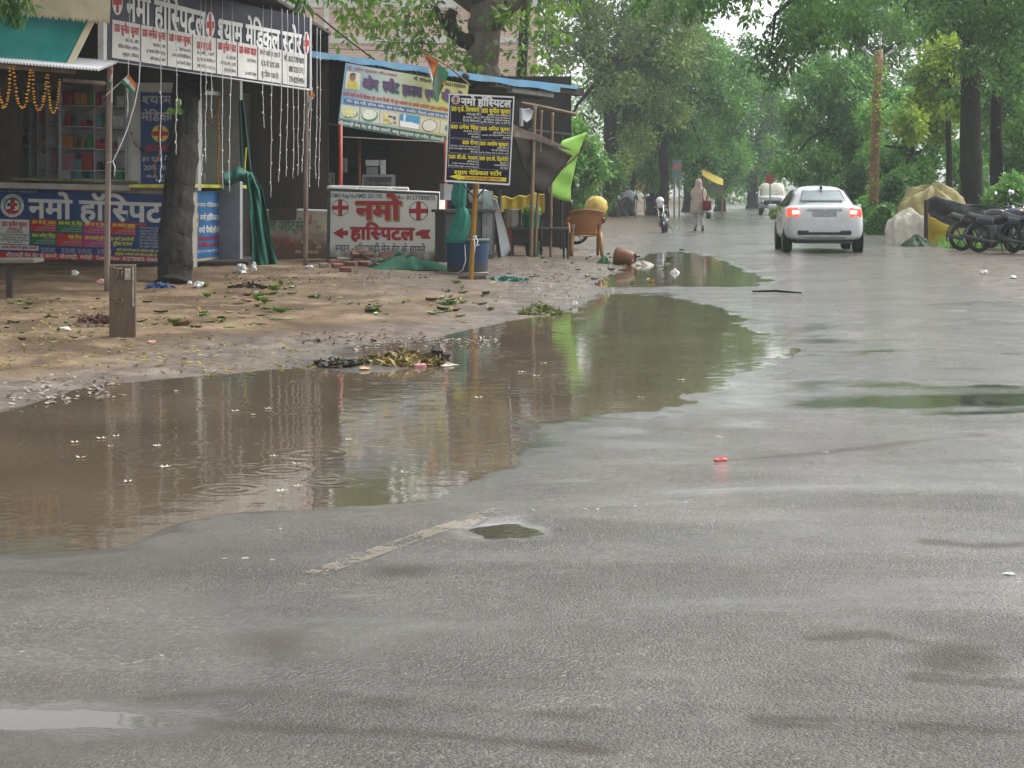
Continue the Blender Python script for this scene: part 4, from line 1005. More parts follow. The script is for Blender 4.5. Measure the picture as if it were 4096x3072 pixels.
mb = MB()                                                           # slatted shutter at the back
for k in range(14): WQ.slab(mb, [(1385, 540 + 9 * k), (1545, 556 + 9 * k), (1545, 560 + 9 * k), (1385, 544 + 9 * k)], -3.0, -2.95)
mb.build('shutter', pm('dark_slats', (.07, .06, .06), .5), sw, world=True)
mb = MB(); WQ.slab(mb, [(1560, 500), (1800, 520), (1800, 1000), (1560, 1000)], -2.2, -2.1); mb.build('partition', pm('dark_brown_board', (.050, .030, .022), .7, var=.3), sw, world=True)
for px_, y0, y1, Y, r, m_ in ((1362, 498, 760, 32.4, .036, RUSTRED), (1437, 560, 760, 34.5, .03, pm('rust_post', (.16, .04, .02), .6, var=.4)), (1782, 560, 740, 33.6, .03, RUSTRED)):
    q = P(px_, y0, Y); m = MB(); zb = gz(q.x, q.y); m.tube([(q.x, q.y, q.z), (q.x, q.y, zb - .02)], r, 10)
    m.own('red_post', m_, {1362: 'bright red post under the left end of the sweet shop banner', 1437: 'thin rust brown post behind the painted wall inside the sweet shop', 1782: 'red post under the right end of the sweet shop banner, beside the black signboard'}[px_], 'post', smooth=True)
# banner
BN = Plane((1365, 33.0), (1876, 35.6))
c7 = cmap(1350, 230, .27125)
BQ = [c7(120, 78), c7(1940, 398), c7(1800, 1310), c7(4, 1002)]
def gradient_vinyl():
    m, n, l, b = nodes_of('printed_banner')
    tc = n.new('ShaderNodeTexCoord'); mp = n.new('ShaderNodeMapping'); l.new(tc.outputs['Generated'], mp.inputs['Vector'])
    sp = n.new('ShaderNodeSeparateXYZ'); l.new(mp.outputs[0], sp.inputs[0])
    rp = n.new('ShaderNodeValToRGB'); e = rp.color_ramp.elements
    e[0].position, e[0].color = .05, (.12, .24, .34, 1); e[1].position, e[1].color = .75, (.40, .40, .10, 1)
    k = e.new(.35); k.color = (.34, .40, .36, 1)
    l.new(sp.outputs['X'], rp.inputs['Fac']); l.new(rp.outputs[0], b.inputs['Base Color']); b.inputs['Roughness'].default_value = .45
    return m
bn = vinyl('shop_banner', BN, BQ, gradient_vinyl(), 'printed sweet shop banner with food pictures hung askew under the blue roof edge', 'banner')
decal(bn, BN, 'green_strip', pm('deep_green_vinyl', (.008, .075, .055), .45), [[c7(20, 905), c7(1800, 1195), c7(1800, 1306), c7(6, 1000)]], .016)
decal(bn, BN, 'blue_strip', pm('royal_blue_vinyl', (.02, .085, .26), .45), [rrect([c7(98, 596), c7(1780, 850), c7(1780, 925), c7(92, 672)], 8)], .016)
words_(bn, BN, [('प्रो. ओम प्रकाश मोदनवाल', c7(140, 165), c7(880, 285), 10)], pm('faded_red_ink', (.36, .07, .07), .5), .016, .02)
PUR = pm('purple_ink', (.07, .012, .09), .5, var=.3)
SHD = pm('green_shadow_ink', (.02, .19, .10), .5)
OMR = [('ओम', c7(376, 440), c7(600, 475), 38), ('स्वीट', c7(675, 485), c7(905, 520), 38), ('हाउस', c7(965, 530), c7(1245, 572), 36), ('एण्ड', c7(1300, 588), c7(1490, 618), 34), ('कैटर्स', c7(1545, 628), c7(1850, 672), 34)]
words_(bn, BN, [(t, (a[0] + 3, a[1] + 5), (b[0] + 3, b[1] + 5), h) for t, a, b, h in OMR], SHD, .016, .075, 'lettering_shadow')
words_(bn, BN, OMR, PUR, .022, .06)
words_(bn, BN, [('मो. 9936484', c7(1130, 330), c7(1420, 378), 12), ('9651953034', c7(1590, 412), c7(1890, 455), 13)], BLACK, .016, .03)
words_(bn, BN, [('हमारे यहाँ शादी-विवाह एवं अन्य किसी भी शुभ अवसर पर अच्छे कारीगरों द्वारा कार्य किया', c7(88, 552), c7(1640, 800), 13)], pm('brick_red_ink', (.40, .045, .03), .5), .016, .035)
words_(bn, BN, [('नोट- दूध, दही, खोआ, पनीर, मटर एवं केक, नमकीन, मिठाई आर्डर देने पर मि', c7(130, 655), c7(1625, 898), 10)], CREAMV, .021, .02)
words_(bn, BN, [('सीतामढ़ी मेन गेट के ठीक सामने, बाबू वस्त्रालय एवं स्वीट, सीतामढ़ी,', c7(16, 980), c7(1585, 1240), 12)], CREAMV, .021, .02)
TH = [(55, 320), (345, 620), (635, 915), (928, 1212), (1222, 1510), (1525, 1790)]
for i, (x0, x1) in enumerate(TH):
    sl = .158; yt = lambda x: 690 + (x - 55) * sl
    q = [c7(x0, yt(x0)), c7(x1, yt(x1)), c7(x1 - 14, yt(x1) + 195), c7(x0 - 18, yt(x0) + 195)]
    decal(bn, BN, 'food_picture', pm('picture_cream', (.50, .47, .36), .5, var=.1), [rrect(q, 6)], .016)
    cc = bil(q, .5, .5); sx, sy = 30, 22
    if i == 0:
        decal(bn, BN, 'dish', SHD, [ellp(cc[0], cc[1] + 6, 33, 17)], .019)
        for k, (dx, dy) in enumerate([(-20, 4), (-8, -8), (6, -6), (18, 2), (-6, 8), (10, 8)]): decal(bn, BN, 'sweet', pm('pale_sweet', (.52, .53, .25), .5, var=.3, scale=40), [ellp(cc[0] + dx, cc[1] + dy, 10, 12)], .021 + .0015 * k)
    elif i == 1:
        decal(bn, BN, 'dish', SHD, [ellp(cc[0], cc[1], 33, 25)], .019); decal(bn, BN, 'sweet', pm('white_cubes', (.58, .6, .5), .5, var=.5, scale=60), [ellp(cc[0] - 1, cc[1] - 4, 29, 20)], .021)
    elif i == 2:
        for k, (dx, dy, w, h, mt) in enumerate([(-14, -12, 18, 8, YELLOW), (4, -10, 16, 7, BLUE), (20, -4, 10, 12, PUR), (-12, 4, 20, 8, pm('mustard_ink', (.45, .3, .05), .5)), (-16, 16, 14, 6, YELLOW), (4, 17, 16, 6, pm('olive_ink', (.3, .3, .08), .5)), (22, 14, 9, 8, pm('brown_ink', (.18, .07, .03), .5))]):
            decal(bn, BN, 'sweet', mt, [[(cc[0] + dx - w / 2, cc[1] + dy - h / 2), (cc[0] + dx + w / 2, cc[1] + dy - h / 2 + 3), (cc[0] + dx + w / 2, cc[1] + dy + h / 2 + 3), (cc[0] + dx - w / 2, cc[1] + dy + h / 2)]], .019 + .0012 * k)
    elif i == 3:
        decal(bn, BN, 'milk_picture', pm('milk_blue', (.03, .25, .48), .5), [rrect([q[0], q[1], bil(q, 1, .55), bil(q, 0, .52)], 5)], .019)
        decal(bn, BN, 'milk', WHITE, [[bil(q, .16, .0), bil(q, .28, .02), bil(q, .27, .55), bil(q, .2, .55)], [bil(q, .02, .5), bil(q, .3, .56), bil(q, .6, .5), bil(q, .98, .62), bil(q, .97, .96), bil(q, .03, .94)]], .022)
    elif i == 4:
        decal(bn, BN, 'dish', pm('brown_ink', (.18, .07, .03), .5), [ellp(cc[0], cc[1] + 2, 31, 25)], .019); decal(bn, BN, 'milk', pm('milk_white', (.55, .55, .46), .5, var=.05), [ellp(cc[0], cc[1] + 2, 28, 22)], .021)
    else: decal(bn, BN, 'sweet', SHD, [ellp(cc[0] + 2, cc[1], 20, 16)], .019)
q = [c7(132, 198), c7(345, 232), c7(318, 490), c7(108, 460)]         # small portrait of a man in a yellow shirt, plain
decal(bn, BN, 'portrait_ground', pm('picture_cream', (1, 1, 1)), [rrect(q, 8)], .016)
decal(bn, BN, 'portrait_shirt', pm('shirt_yellow', (.42, .36, .06), .6), [[c7(140, 460), c7(150, 370), c7(190, 330), c7(262, 340), c7(300, 385), c7(305, 482)]], .019)
decal(bn, BN, 'portrait_face', pm('skin_print', (.20, .095, .055), .6), [ellp(*c7(226, 292), 11, 15)], .021)
decal(bn, BN, 'portrait_hair', BLACK, [[c7(188, 290), c7(190, 240), c7(230, 222), c7(268, 240), c7(268, 300), c7(256, 262), c7(225, 252), c7(202, 264)]], .023)
# counters and goods inside
def glass_case(px, Y, label, depth=.6, parts=2):
    x0, x1, y0, y1 = px; a, b_ = P(x0, y0, Y), P(x1, y1, Y); o = thing('glass_case', label, 'display case', ((a.x + b_.x) / 2, Y, b_.z))
    m = MB(); w, h = b_.x - a.x, a.z - b_.z; c = ((a.x + b_.x) / 2, Y + depth / 2)
    for sx in (-1, 1):
        for sy in (-1, 1): m.box((sx * w / 2, depth / 2 + sy * depth / 2, h / 2), (.035, .035, h))
    for z in (.02, h - .02):
        for sy in (-1, 1): m.box((0, depth / 2 + sy * (depth / 2 - .001), z), (w - .036, .033, .04))
    m.build('frame', STEEL, o)
    m = MB()
    for k in range(1, parts + 1): m.box((0, depth / 2, h * k / (parts + 1)), (w - .05, depth - .05, .02))
    m.build('shelf', pm('tray_grey', (.20, .20, .20), .4, metal=.5), o)
    m = MB(); m.box((0, -.008, h / 2), (w - .04, .005, h - .09)); m.build('glass', GLASS, o)
    m = MB()
    for k in range(parts + 1):
        for j in range(4): m.box((-w * .36 + w * .24 * j, depth * .45, h * k / (parts + 1) + .06), (w * .19, depth * .6, .07), bev=.01)
    m.build('trays', pm('sweet_trays', (.28, .2, .11), .6, var=.6, scale=5), o)
    return o
glass_case((1056, 1322, 690, 850), 34.2, 'long glass sweet counter behind the low graffiti wall', parts=3)
glass_case((1452, 1570, 698, 800), 34.6, 'small glass display case behind the painted hospital wall', parts=1)
for x0, x1, y0, y1, nm, lab in ((1463, 1518, 640, 664, 'white_carton', 'white carton on top of the stack in the dark sweet shop'), (1466, 1512, 668, 698, 'grey_tin', 'grey tin box under the white carton in the dark sweet shop'), (1372, 1388, 632, 690, 'steel_can', 'pale upright can beside the red post in the sweet shop'), (1522, 1542, 640, 698, 'white_carton', 'upright white packet beside the carton stack in the sweet shop')):
    a, b_ = P(x0, y0, 35.0), P(x1, y1, 35.0); m = MB(); m.box((0, 0, (a.z - b_.z) / 2), (b_.x - a.x, .18, a.z - b_.z), bev=.008)
    o = m.build(nm, PM_['white'] if 'white' in nm else STEEL); o.location = ((a.x + b_.x) / 2, 35.0, b_.z); tag(o, lab, 'carton' if 'carton' in nm else 'tin')
# low graffiti wall
GW = Plane((1040, 32.0), (1312, 31.8))
gp = GW.pt(1180, 1060); gp.z = gz(gp.x, gp.y)
gw = thing('low_wall', 'low crumbling whitewashed brick wall with faded green and red hand lettering', 'wall', gp)
mb = MB(); GW.slab(mb, [(1035, 838), (1316, 843), (1316, 1090), (1035, 1090)], -.25, 0); mb.build('wall', stained_wall('peeling_whitewash', (.40, .36, .29), (.15, .10, .065), -.1, .75, .5, 4.5), gw, world=True, bevel=.02)
mb = MB()
r3 = random.Random(7)
for k in range(7):
    for j in range(5):
        if r3.random() < .4: continue
        x = 1180 + j * 24 + (k % 2) * 12; y = 880 + k * 20
        if x + 22 > 1296: continue
        GW.slab(mb, rrect([(x, y), (x + 21, y + 1), (x + 21, y + 15), (x, y + 15)], 3), -.01, r3.uniform(.003, .02))
mb.build('bare_bricks', pm('whitened_brick', (.36, .27, .21), .9, var=.35, scale=8, bump=.5), gw, world=True)
mb = MB(); GW.slab(mb, [(1180, 836), (1314, 841), (1314, 847), (1180, 842)], -.3, .03); mb.build('coping', WHITE, gw, world=True)
words_(gw, GW, [('ल आर्ट्स', (1072, 922), (1212, 922), 38)], pm('green_wall_paint', (.05, .20, .12), .8, var=.4, scale=20), .026, .012)
words_(gw, GW, [('691956', (1076, 982), (1186, 984), 34)], pm('red_wall_paint', (.36, .07, .05), .8, var=.4, scale=20), .026, .005)
mb = MB()
for q in ([(1242, 858), (1248, 858), (1244, 900), (1238, 900)], [(1196, 985), (1250, 988), (1250, 992), (1196, 989)], [(1090, 1010), (1240, 1014), (1240, 1017), (1090, 1013)]): GW.poly(mb, q, .026)
mb.build('paint_marks', pm('red_wall_paint', (1, 1, 1)), gw, world=True)
mb = MB(); GW.slab(mb, [(1074, 832), (1186, 834), (1182, 880), (1076, 880)], .03, .06); mb.own('brown_board', pm('brown_board', (.06, .045, .038), .8, var=.3), 'dark brown board hooked over the low graffiti wall beside the green curtain', 'board')
# painted hospital wall
HW = Plane((1306, 31.0), (1778, 30.2))
hp = HW.pt(1540, 1068); hp.z = gz(hp.x, hp.y)
hw = thing('painted_wall', 'freestanding white wall painted with the red hospital name, crosses and arrows', 'wall', hp)
mb = MB()
fr = [HW.pt(1312, 747, 0), HW.pt(1757, 769, 0), HW.pt(1753, 1100, 0), HW.pt(1306, 1075, 0)]
bkk = [HW.pt(1312, 747, -.3), HW.pt(1782, 768, -.35), HW.pt(1779, 1100, -.35), HW.pt(1306, 1075, -.3)]
mb.prism(fr, bkk); mb.build('wall', stained_wall('stained_white_wall', (.68, .66, .61), (.10, .085, .055), -.2, .40, .42, 3.2), hw, world=True, bevel=.01)
c5 = cmap(1000, 430, .40384)
DGR = pm('slate_border_paint', (.075, .085, .09), .8, var=.35, scale=8)
decal(hw, HW, 'border', DGR, [[c5(772, 800), c5(1872, 848), c5(1868, 870), c5(800, 828)], [c5(768, 802), c5(800, 828), c5(790, 1480), c5(756, 1525)], [c5(1858, 862), c5(1874, 850), c5(1866, 1560), c5(1832, 1500)], [c5(756, 1478), c5(950, 1490), c5(900, 1545), c5(756, 1525)]], .004)
BLUI = pm('blue_wall_paint', (.025, .085, .17), .8, var=.3, scale=20)
words_(hw, HW, [('CMO Reg No,RMEE 2551700', c5(806, 890), c5(1312, 898), 15), ('Mo- 8127789870', c5(1442, 908), c5(1832, 920), 16)], BLUI, .006, .012)
REDW = pm('red_sign_paint', (.36, .022, .035), .75, var=.15, scale=12)
NM = [('नमो', c5(1055, 1105), c5(1490, 1108), 73)]; HS = [('हास्पिटल', c5(1000, 1300), c5(1625, 1312), 48)]
words_(hw, HW, [(t, (a[0] + 5, a[1] + 5), (b[0] + 5, b[1] + 5), h) for t, a, b, h in NM], pm('green_outline_paint', (.05, .17, .10), .8), .005, .06, 'lettering_shadow')
words_(hw, HW, [(t, (a[0] + 3, a[1] + 2.5), (b[0] + 3, b[1] + 2.5), h) for t, a, b, h in NM], pm('yellow_outline_paint', (.55, .46, .12), .8), .0095, .06, 'lettering_shadow')
words_(hw, HW, NM, REDW, .014, .05)
words_(hw, HW, HS, REDW, .006, .055)
words_(hw, HW, [('स्थान - सीतामढ़ी मेन गेट के सामने', c5(845, 1424), c5(1735, 1440), 27)], pm('slate_blue_paint', (.05, .075, .11), .8, var=.3, scale=20), .006, .012)
for cx, cy, r in ((894, 993, 84), (1669, 1025, 96)):
    x, y = c5(cx, cy); r *= .40384
    decal(hw, HW, 'cross_ring', BLACK, [ellp(x, y, r, r)], .005); decal(hw, HW, 'cross_disc', pm('wall_white', (.68, .66, .61), .8, var=.08), [ellp(x, y, r * .93, r * .93)], .008); decal(hw, HW, 'cross', REDW, [cross_px(x, y, r * .92, r * .92, .26)], .011)
decal(hw, HW, 'arrow', REDW, [[c5(820, 1243), c5(920, 1188), c5(920, 1220), c5(970, 1218), c5(972, 1266), c5(922, 1266), c5(922, 1302)], [c5(1640, 1240), c5(1695, 1210), c5(1790, 1210), c5(1765, 1255), c5(1792, 1302), c5(1695, 1298), c5(1690, 1270), c5(1640, 1270)]], .006)
SD = Plane((1757, 30.28), (1781, 30.62))
words_(hw, SD, [('नमो', (1760, 850), (1779, 848), 30), ('हॉ', (1761, 905), (1778, 903), 26)], REDW, .01, .01)
mb = MB(); mb.tube([HW.pt(1312, 760, -.1), HW.pt(1312, 746, -.1), HW.pt(1330, 745, -.1), HW.pt(1632, 753, -.1), HW.pt(1633, 762, -.1)], .018, 8)
for x in (1425, 1560): mb.tube([HW.pt(x - 9, 748 + (x - 1312) * .025, -.1), HW.pt(x + 9, 748.5 + (x - 1312) * .025, -.1)], .025, 8)
mb.own('white_pipe', PVC, 'white plastic pipe lying along the top of the painted hospital wall', 'pipe', smooth=True)
# rubble bricks and cloth at the foot of the wall
for i, (x, y, s_, rz, rx) in enumerate([(1372, 1050, 1, .3, .2), (1402, 1062, 1, -.4, .1), (1330, 1055, .9, .8, 0), (1435, 1048, 1, .2, .9), (1458, 1062, 1.1, -.6, .2), (1425, 1025, .9, .5, .7), (1442, 1010, 1, -.3, 1.1), (1470, 1030, .9, .1, .3), (1545, 1035, 1.1, .2, 1.2), (1500, 1052, 1, -.2, 0), (1350, 1072, .8, .6, .2), (1384, 1080, .9, -.1, .1), (1296, 1066, .7, .4, 0), (1520, 1068, .8, .9, .2)]):
    g = G(x, max(y, 1052)); off = max(0, 1052 - y) / (F / g.y); m = MB(); m.box((0, 0, 0), (.21 * s_, .11 * s_, .08 * s_), rz=rz, rx=rx, bev=.012)
    o = m.build('brick', BRICKC if i % 3 else pm('grey_brick', (.22, .17, .14), .85, var=.3, scale=9, bump=.6)); o.location = (g.x, g.y + .1 * (off > 0), g.z + .035 + off)
    tag(o, 'broken brick in the rubble heap at the foot of the painted hospital wall', 'brick', 'broken bricks by the painted wall')
m = MB(); m.tube([G(1425, 1060) + Vector((0, .1, .22)), G(1500, 1075) + Vector((0, 0, .10))], .012, 6); m.own('iron_rod', pm('black_iron', (.02, .02, .02), .6), 'thin black rod leaning over the brick rubble', 'rod', smooth=True)
def heap(cx, cy, wpx, hpx, mat_, name, label, cat, seed=0, amp=.25, deep=.8):
    g = G(cx, cy); s_ = F / g.y; w, h = wpx / s_ / 2, hpx / s_; rr = random.Random(seed); ph = [rr.uniform(0, 6) for _ in range(5)]
    m = MB()
    def fn(u, v):
        a = 2 * math.pi * u; r_ = v; x = w * r_ * math.cos(a); y = w * deep * r_ * math.sin(a)
        k = 1 + amp * math.sin(3 * a + ph[0]) * r_ + amp * .5 * math.sin(7 * a + ph[1]) * r_
        z = h * max(0, (1 - r_ ** 2.6)) * (.72 + .22 * math.sin(2 * a + ph[4]) + amp * .6 * math.sin(5 * a + 7 * r_ + ph[2]) + amp * .5 * math.sin(x * 13 + ph[1]) * math.cos(y * 11)) + h * .12 * math.sin(14 * a + ph[3]) * r_ * (1 - r_)
        return (x * k, y * k, max(z, 0) + .004)
    m.grid(fn, 40, 14); o = m.build(name, mat_, smooth=True); o.location = g; return tag(o, label, cat)
heap(1610, 1078, 300, 60, pm('dull_green_cloth', (.012, .085, .05), .8, var=.35, scale=5, bump=.5, bscale=14), 'green_cloth', 'crumpled dull green cloth on the ground before the painted hospital wall', 'cloth', 3, .3, .5)
# bottle green curtain at the corner of the medical shop
CU = Plane((880, 29.2), (1120, 30.0))
m = MB()
def cur1(u, v):
    x = 890 + 120 * u + 8 * v; y = 688 + 55 * v - 14 * math.sin(math.pi * u) + 6 * math.sin(u * 9); return CU.pt(x, y, .02 + .16 * math.sin(math.pi * v) + .03 * math.sin(u * 14 + v * 3))
m.grid(cur1, 24, 12)
L_ = [(985, 692), (990, 760), (1000, 860), (1008, 960), (1006, 1072)]; R_ = [(1012, 700), (1052, 760), (1070, 860), (1084, 950), (1118, 1078)]
def along(p, v):
    k = v * (len(p) - 1); i = min(int(k), len(p) - 2); t = k - i; return (p[i][0] * (1 - t) + p[i + 1][0] * t, p[i][1] * (1 - t) + p[i + 1][1] * t)
def cur2(u, v):
    a, b_ = along(L_, v), along(R_, v); x = a[0] * (1 - u) + b_[0] * u; y = a[1] * (1 - u) + b_[1] * u + 5 * math.sin(u * 7) * v
    return CU.pt(x, y, .12 + .07 * math.sin(u * 12 + v * 2.5) + .03 * math.sin(u * 23 - v * 6) + .05 * v)
m.grid(cur2, 40, 40); m.own('green_curtain', CLOTHG, 'bottle green cloth curtain bundled over the counter and falling to the ground', 'curtain', smooth=True, solid=.008)
m = MB()
m.grid(lambda u, v: CU.pt(955 + 18 * u + 26 * v * u + 8 * v, 400 + 290 * v, -.15 + .05 * math.sin(u * 9)), 8, 12); m.own('green_side_cloth', pm('dark_green_cloth', (.005, .05, .042), .8), 'dark green cloth hanging beside the road side window', 'curtain', smooth=True, solid=.006)
m = MB(); m.tube([CU.pt(985, 590, .05), CU.pt(978, 690, .05)], .012, 6); m.own('yellow_stick', YELLOW, 'thin yellow stick standing in the folds of the green curtain', 'stick')
# large flag over the sweet shop roof
fl = thing('roof_flag', 'large tricolour flag drooping from a stick tied to the blue roof edge', 'flag', RP.pt(1862, 318, .1))
m = MB(); m.tube([RP.pt(1688, 205, .5), RP.pt(1790, 262, .35), RP.pt(1880, 340, .1)], .016, 6); m.build('stick', BAMBOO, fl, world=True, smooth=True)
FQ = [[(1690, 208), (1716, 222), (1762, 252), (1752, 310), (1748, 312)], None]
def fband(name, mt, poly, o):
    k = MB(); c = (sum(p[0] for p in poly) / len(poly), sum(p[1] for p in poly) / len(poly)); n = len(poly); V = []
    for r_ in range(5):
        for p in poly: x, y = c[0] + (p[0] - c[0]) * r_ / 4, c[1] + (p[1] - c[1]) * r_ / 4; V.append(RP.pt(x, y, o + .05 * math.sin(x * .09 + y * .03)))
    k.add(V, [(r_ * n + i, r_ * n + (i + 1) % n, (r_ + 1) * n + (i + 1) % n, (r_ + 1) * n + i) for r_ in range(4) for i in range(n)]); k.build(name, mt, fl, world=True, smooth=True)
fband('cloth_band', SAFF, [(1690, 208), (1755, 250), (1748, 280), (1728, 320), (1718, 262)], .30)
fband('cloth_band', FWH, [(1710, 226), (1722, 268), (1732, 318), (1730, 352), (1716, 290)], .31)
fband('cloth_band', FGR, [(1752, 252), (1795, 292), (1782, 330), (1762, 370), (1748, 412), (1736, 380), (1728, 330), (1744, 282)], .28)
fband('cloth_band', pm('grey_green_cloth', (.06, .12, .07), .7), [(1752, 256), (1772, 320), (1762, 360), (1748, 400), (1732, 350), (1740, 300)], .33)
fband('cloth_band', SAFF, [(1776, 322), (1784, 336), (1776, 344), (1768, 336)], .34)
m = MB(); m.lathe([(.02, 0), (.06, .01), (.075, .05), (.06, .09), (.02, .1)], (0, 0, 0), 14, ax='Y'); o = m.own('round_lamp', pm('black_iron', (1, 1, 1)), 'small round black fitting with a pale rim tied under the blue roof edge', 'fitting', smooth=True); o.location = RP.pt(1862, 322, .06)
# ---------------------------------------------------------------- black doctors' signboard on its yellow post
c6 = cmap(1740, 370, .46419)
SB = Plane((1780, 26.2), (2060, 26.2))
g0 = G(1883, 1118)
sb = thing('doctors_signboard', "black doctors' signboard with white frame standing on a yellow wooden post", 'signboard', g0)
Q = [c6(120, 6), c6(686, 34), c6(645, 800), c6(84, 768)]
mb = MB(); SB.slab(mb, Q, -.04, 0); mb.build('panel', NAVY, sb, world=True)
mb = MB(); frame_q(SB, mb, Q, 6, .004, 2); mb.build('frame', WHITE, sb, world=True)
words_(sb, SB, [('नमो हॉस्पिटल', c6(228, 106), c6(655, 126), 27)], WHITE, .006, .05)
emblem(sb, SB, *c6(179, 63), 18, .005)
CELL = [[(136, 106), (392, 118), (384, 270), (130, 256)], [(398, 122), (656, 134), (648, 284), (392, 272)], [(128, 266), (384, 280), (378, 402), (124, 388)], [(390, 284), (646, 296), (658, 408), (384, 406)],
        [(122, 396), (378, 408), (372, 532), (118, 516)], [(384, 412), (640, 424), (634, 544), (378, 532)], [(116, 526), (372, 538), (366, 660), (112, 644)], [(378, 540), (636, 552), (630, 670), (372, 660)]]
DOC = ['डा0 ए.के. विश्वकर्मा', 'डा0 सुनील कुमार', 'डा0 उमेश सिंह', 'डा0 अनिल कुमार', 'डा0 रीना', 'डा0 आशीष शुक्ला', 'डा0 डी.के. यादव', 'डा0 एस.के. द्विवेदी']
SUB = [['परम् गुरू जी', '(B.A.M.S., M.S.)', 'पेट रोग विशेषज्ञ'], ['(M.B.B.S) जनरल फिजीशियन', 'हृदय, मधुमेह, बी.पी. एवं दमा रोग विशेषज्ञ', 'पूर्व चिकित्सा अधिकारी लखनऊ', 'प्रत्येक रविवार- सुबह 12 बजे से'], ['(M.B.B.S, M.S.)', 'जनरल सर्जन', 'ऑन काल'], ['(M.B.B.S., M.S.)', 'जनरल एवं लेप्रोस्कोपिक सर्जन', 'ऑन काल'],
       ['(M.B.B.S., DGO Gynaecologist)', 'स्त्री एवं प्रसूति रोग विशेषज्ञ', 'ऑन काल'], ['(B.A.M.S.)', 'पेट रोग विशेषज्ञ', 'प्रत्येक रविवार- सायं 3 बजे से 5 बजे'], ['(M.B.B.S)', 'नवजात एवं बाल रोग विशेषज्ञ', 'प्रत्येक रविवार- सुबह 12 बजे से दोपहर'], ['(M.D.)', 'जनरल फिजिशियन', 'ऑन काल']]
mf, my, mw = MB(), MB(), MB()
for i, q in enumerate(CELL):
    q = [c6(*p) for p in q]; frame_q(SB, mf, q, 1.6, .005, 5)
    lines_on(SB, my, q, [(DOC[i], .34, .24, .94 if i not in (4,) else .52)], .006, .045, 'r')
    ns = len(SUB[i])
    lines_on(SB, mw, q, [(t, .38 + .57 * (k + .8) / ns, .11 if len(t) < 22 else .085, min(.95, .03 * len(t) + .06)) for k, t in enumerate(SUB[i])], .006, .02, 'r')
mf.build('cell_frame', GREYTX, sb, world=True); my.build('lettering', YELLOW, sb, world=True); mw.build('lettering', WHITE, sb, world=True)
words_(sb, SB, [('श्याम मेडिकल स्टोर', c6(165, 704), c6(572, 716), 15)], YELLOW, .006, .04)
decal(sb, SB, 'arrow', YELLOW, [[c6(120, 722), c6(220, 702), c6(218, 716), c6(616, 734), c6(614, 768), c6(216, 748), c6(216, 754)]], .005)
words_(sb, SB, [('24 घण्टे इमरजेन्सी सुविधा उपलब्ध', c6(255, 746), c6(570, 758), 9)], RED, .009, .02)
mb = MB(); T = SB.pt(1904, 738, -.06)
mb.tube([T + Vector((0, 0, .9)), T, g0 + Vector((0, 0, -.05))], [.038, .038, .036], 4); mb.build('post', pm('yellow_painted_wood', (.42, .24, .03), .55, scale=6, c2=(.24, .12, .02), stretch=(1, 1, .2)), sb, world=True)
mb = MB(); mb.tube([SB.pt(1848, 732, -.05), SB.pt(1897, 790, -.08)], .012, 6); mb.tube([SB.pt(1950, 740, -.05), SB.pt(1908, 790, -.08)], .012, 6); mb.build('brace', pm('black_iron', (1, 1, 1)), sb, world=True)
mb = MB(); mb.tube([SB.pt(1890, 948, -.01), SB.pt(1905, 944, -.01), SB.pt(1906, 955, -.01), SB.pt(1888, 958, -.01)], .01, 5)
mb.tube([SB.pt(1900, 950, -.01), SB.pt(1912, 962, .0), SB.pt(1906, 985, .0), SB.pt(1918, 978, .0)], .008, 5); mb.tube([SB.pt(1896, 955, 0), SB.pt(1900, 990, 0), SB.pt(1897, 1015, 0)], .007, 5); mb.build('string', PVC, sb, world=True, smooth=True)
m = MB(); g1 = G(1893, 1040); m.tube([P(1912, 736, g1.y), P(1900, 880, g1.y), g1 + Vector((0, 0, -.03))], .022, 8); m.own('red_stake', RUSTRED, 'thin red stake standing just behind the yellow signboard post', 'stake', smooth=True)
m = MB(); m.box((0, 0, .035), (.4, .2, .07), bev=.01, rz=.05); o = m.build('stone_block', pm('dark_stone', (.09, .06, .05), .8, bump=.5)); o.location = g0 + Vector((.02, .12, -.01)); tag(o, 'dark flat stone wedged against the foot of the yellow post', 'stone')
# blue drum
gd = G(1868, 1098); gd.y += .3; sD = F / gd.y
dr_ = thing('plastic_drum', 'battered blue plastic drum with a dark rim behind the yellow post', 'drum', (gd.x, gd.y, gz(gd.x, gd.y)))
rd = 86 / sD
m = MB(); m.lathe([(rd * .93, 0), (rd * .95, .02), (rd * .94, .05), (rd * .97, .3), (rd, .50), (rd * .98, .52), (rd * .95, .50), (rd * .9, .06)], (0, 0, 0), 36, cap=False); m.lathe([(.001, .05), (rd * .92, .05)], (0, 0, 0), 36, cap=False)
m.build('barrel', stained_wall('worn_blue_plastic', (.007, .034, .085), (.028, .028, .028), .02, .24, .5, 5), dr_, smooth=True)
m = MB(); m.lathe([(rd * 1.0, .47), (rd * 1.05, .48), (rd * 1.05, .52), (rd * .99, .53)], (0, 0, 0), 36, cap=False); m.build('rim', pm('dark_green_plastic', (.01, .06, .055), .5), dr_, smooth=True)
m = MB(); m.lathe([(rd * .96, -.005), (rd * 1.0, 0), (rd * 1.0, .02), (rd * .96, .025)], (0, 0, 0), 36, cap=False); m.build('base_hoop', pm('pale_hoop', (.20, .19, .17), .6), dr_, smooth=True)
m = MB(); m.tube([(-rd * .1, -rd * 1.0, .44), (-.02, -rd * 1.05, .2), (-rd * .2, -rd * 1.03, .06), (-rd * .5, -rd * .92, -.0)], .006, 5); m.build('cord', PVC, dr_, smooth=True)
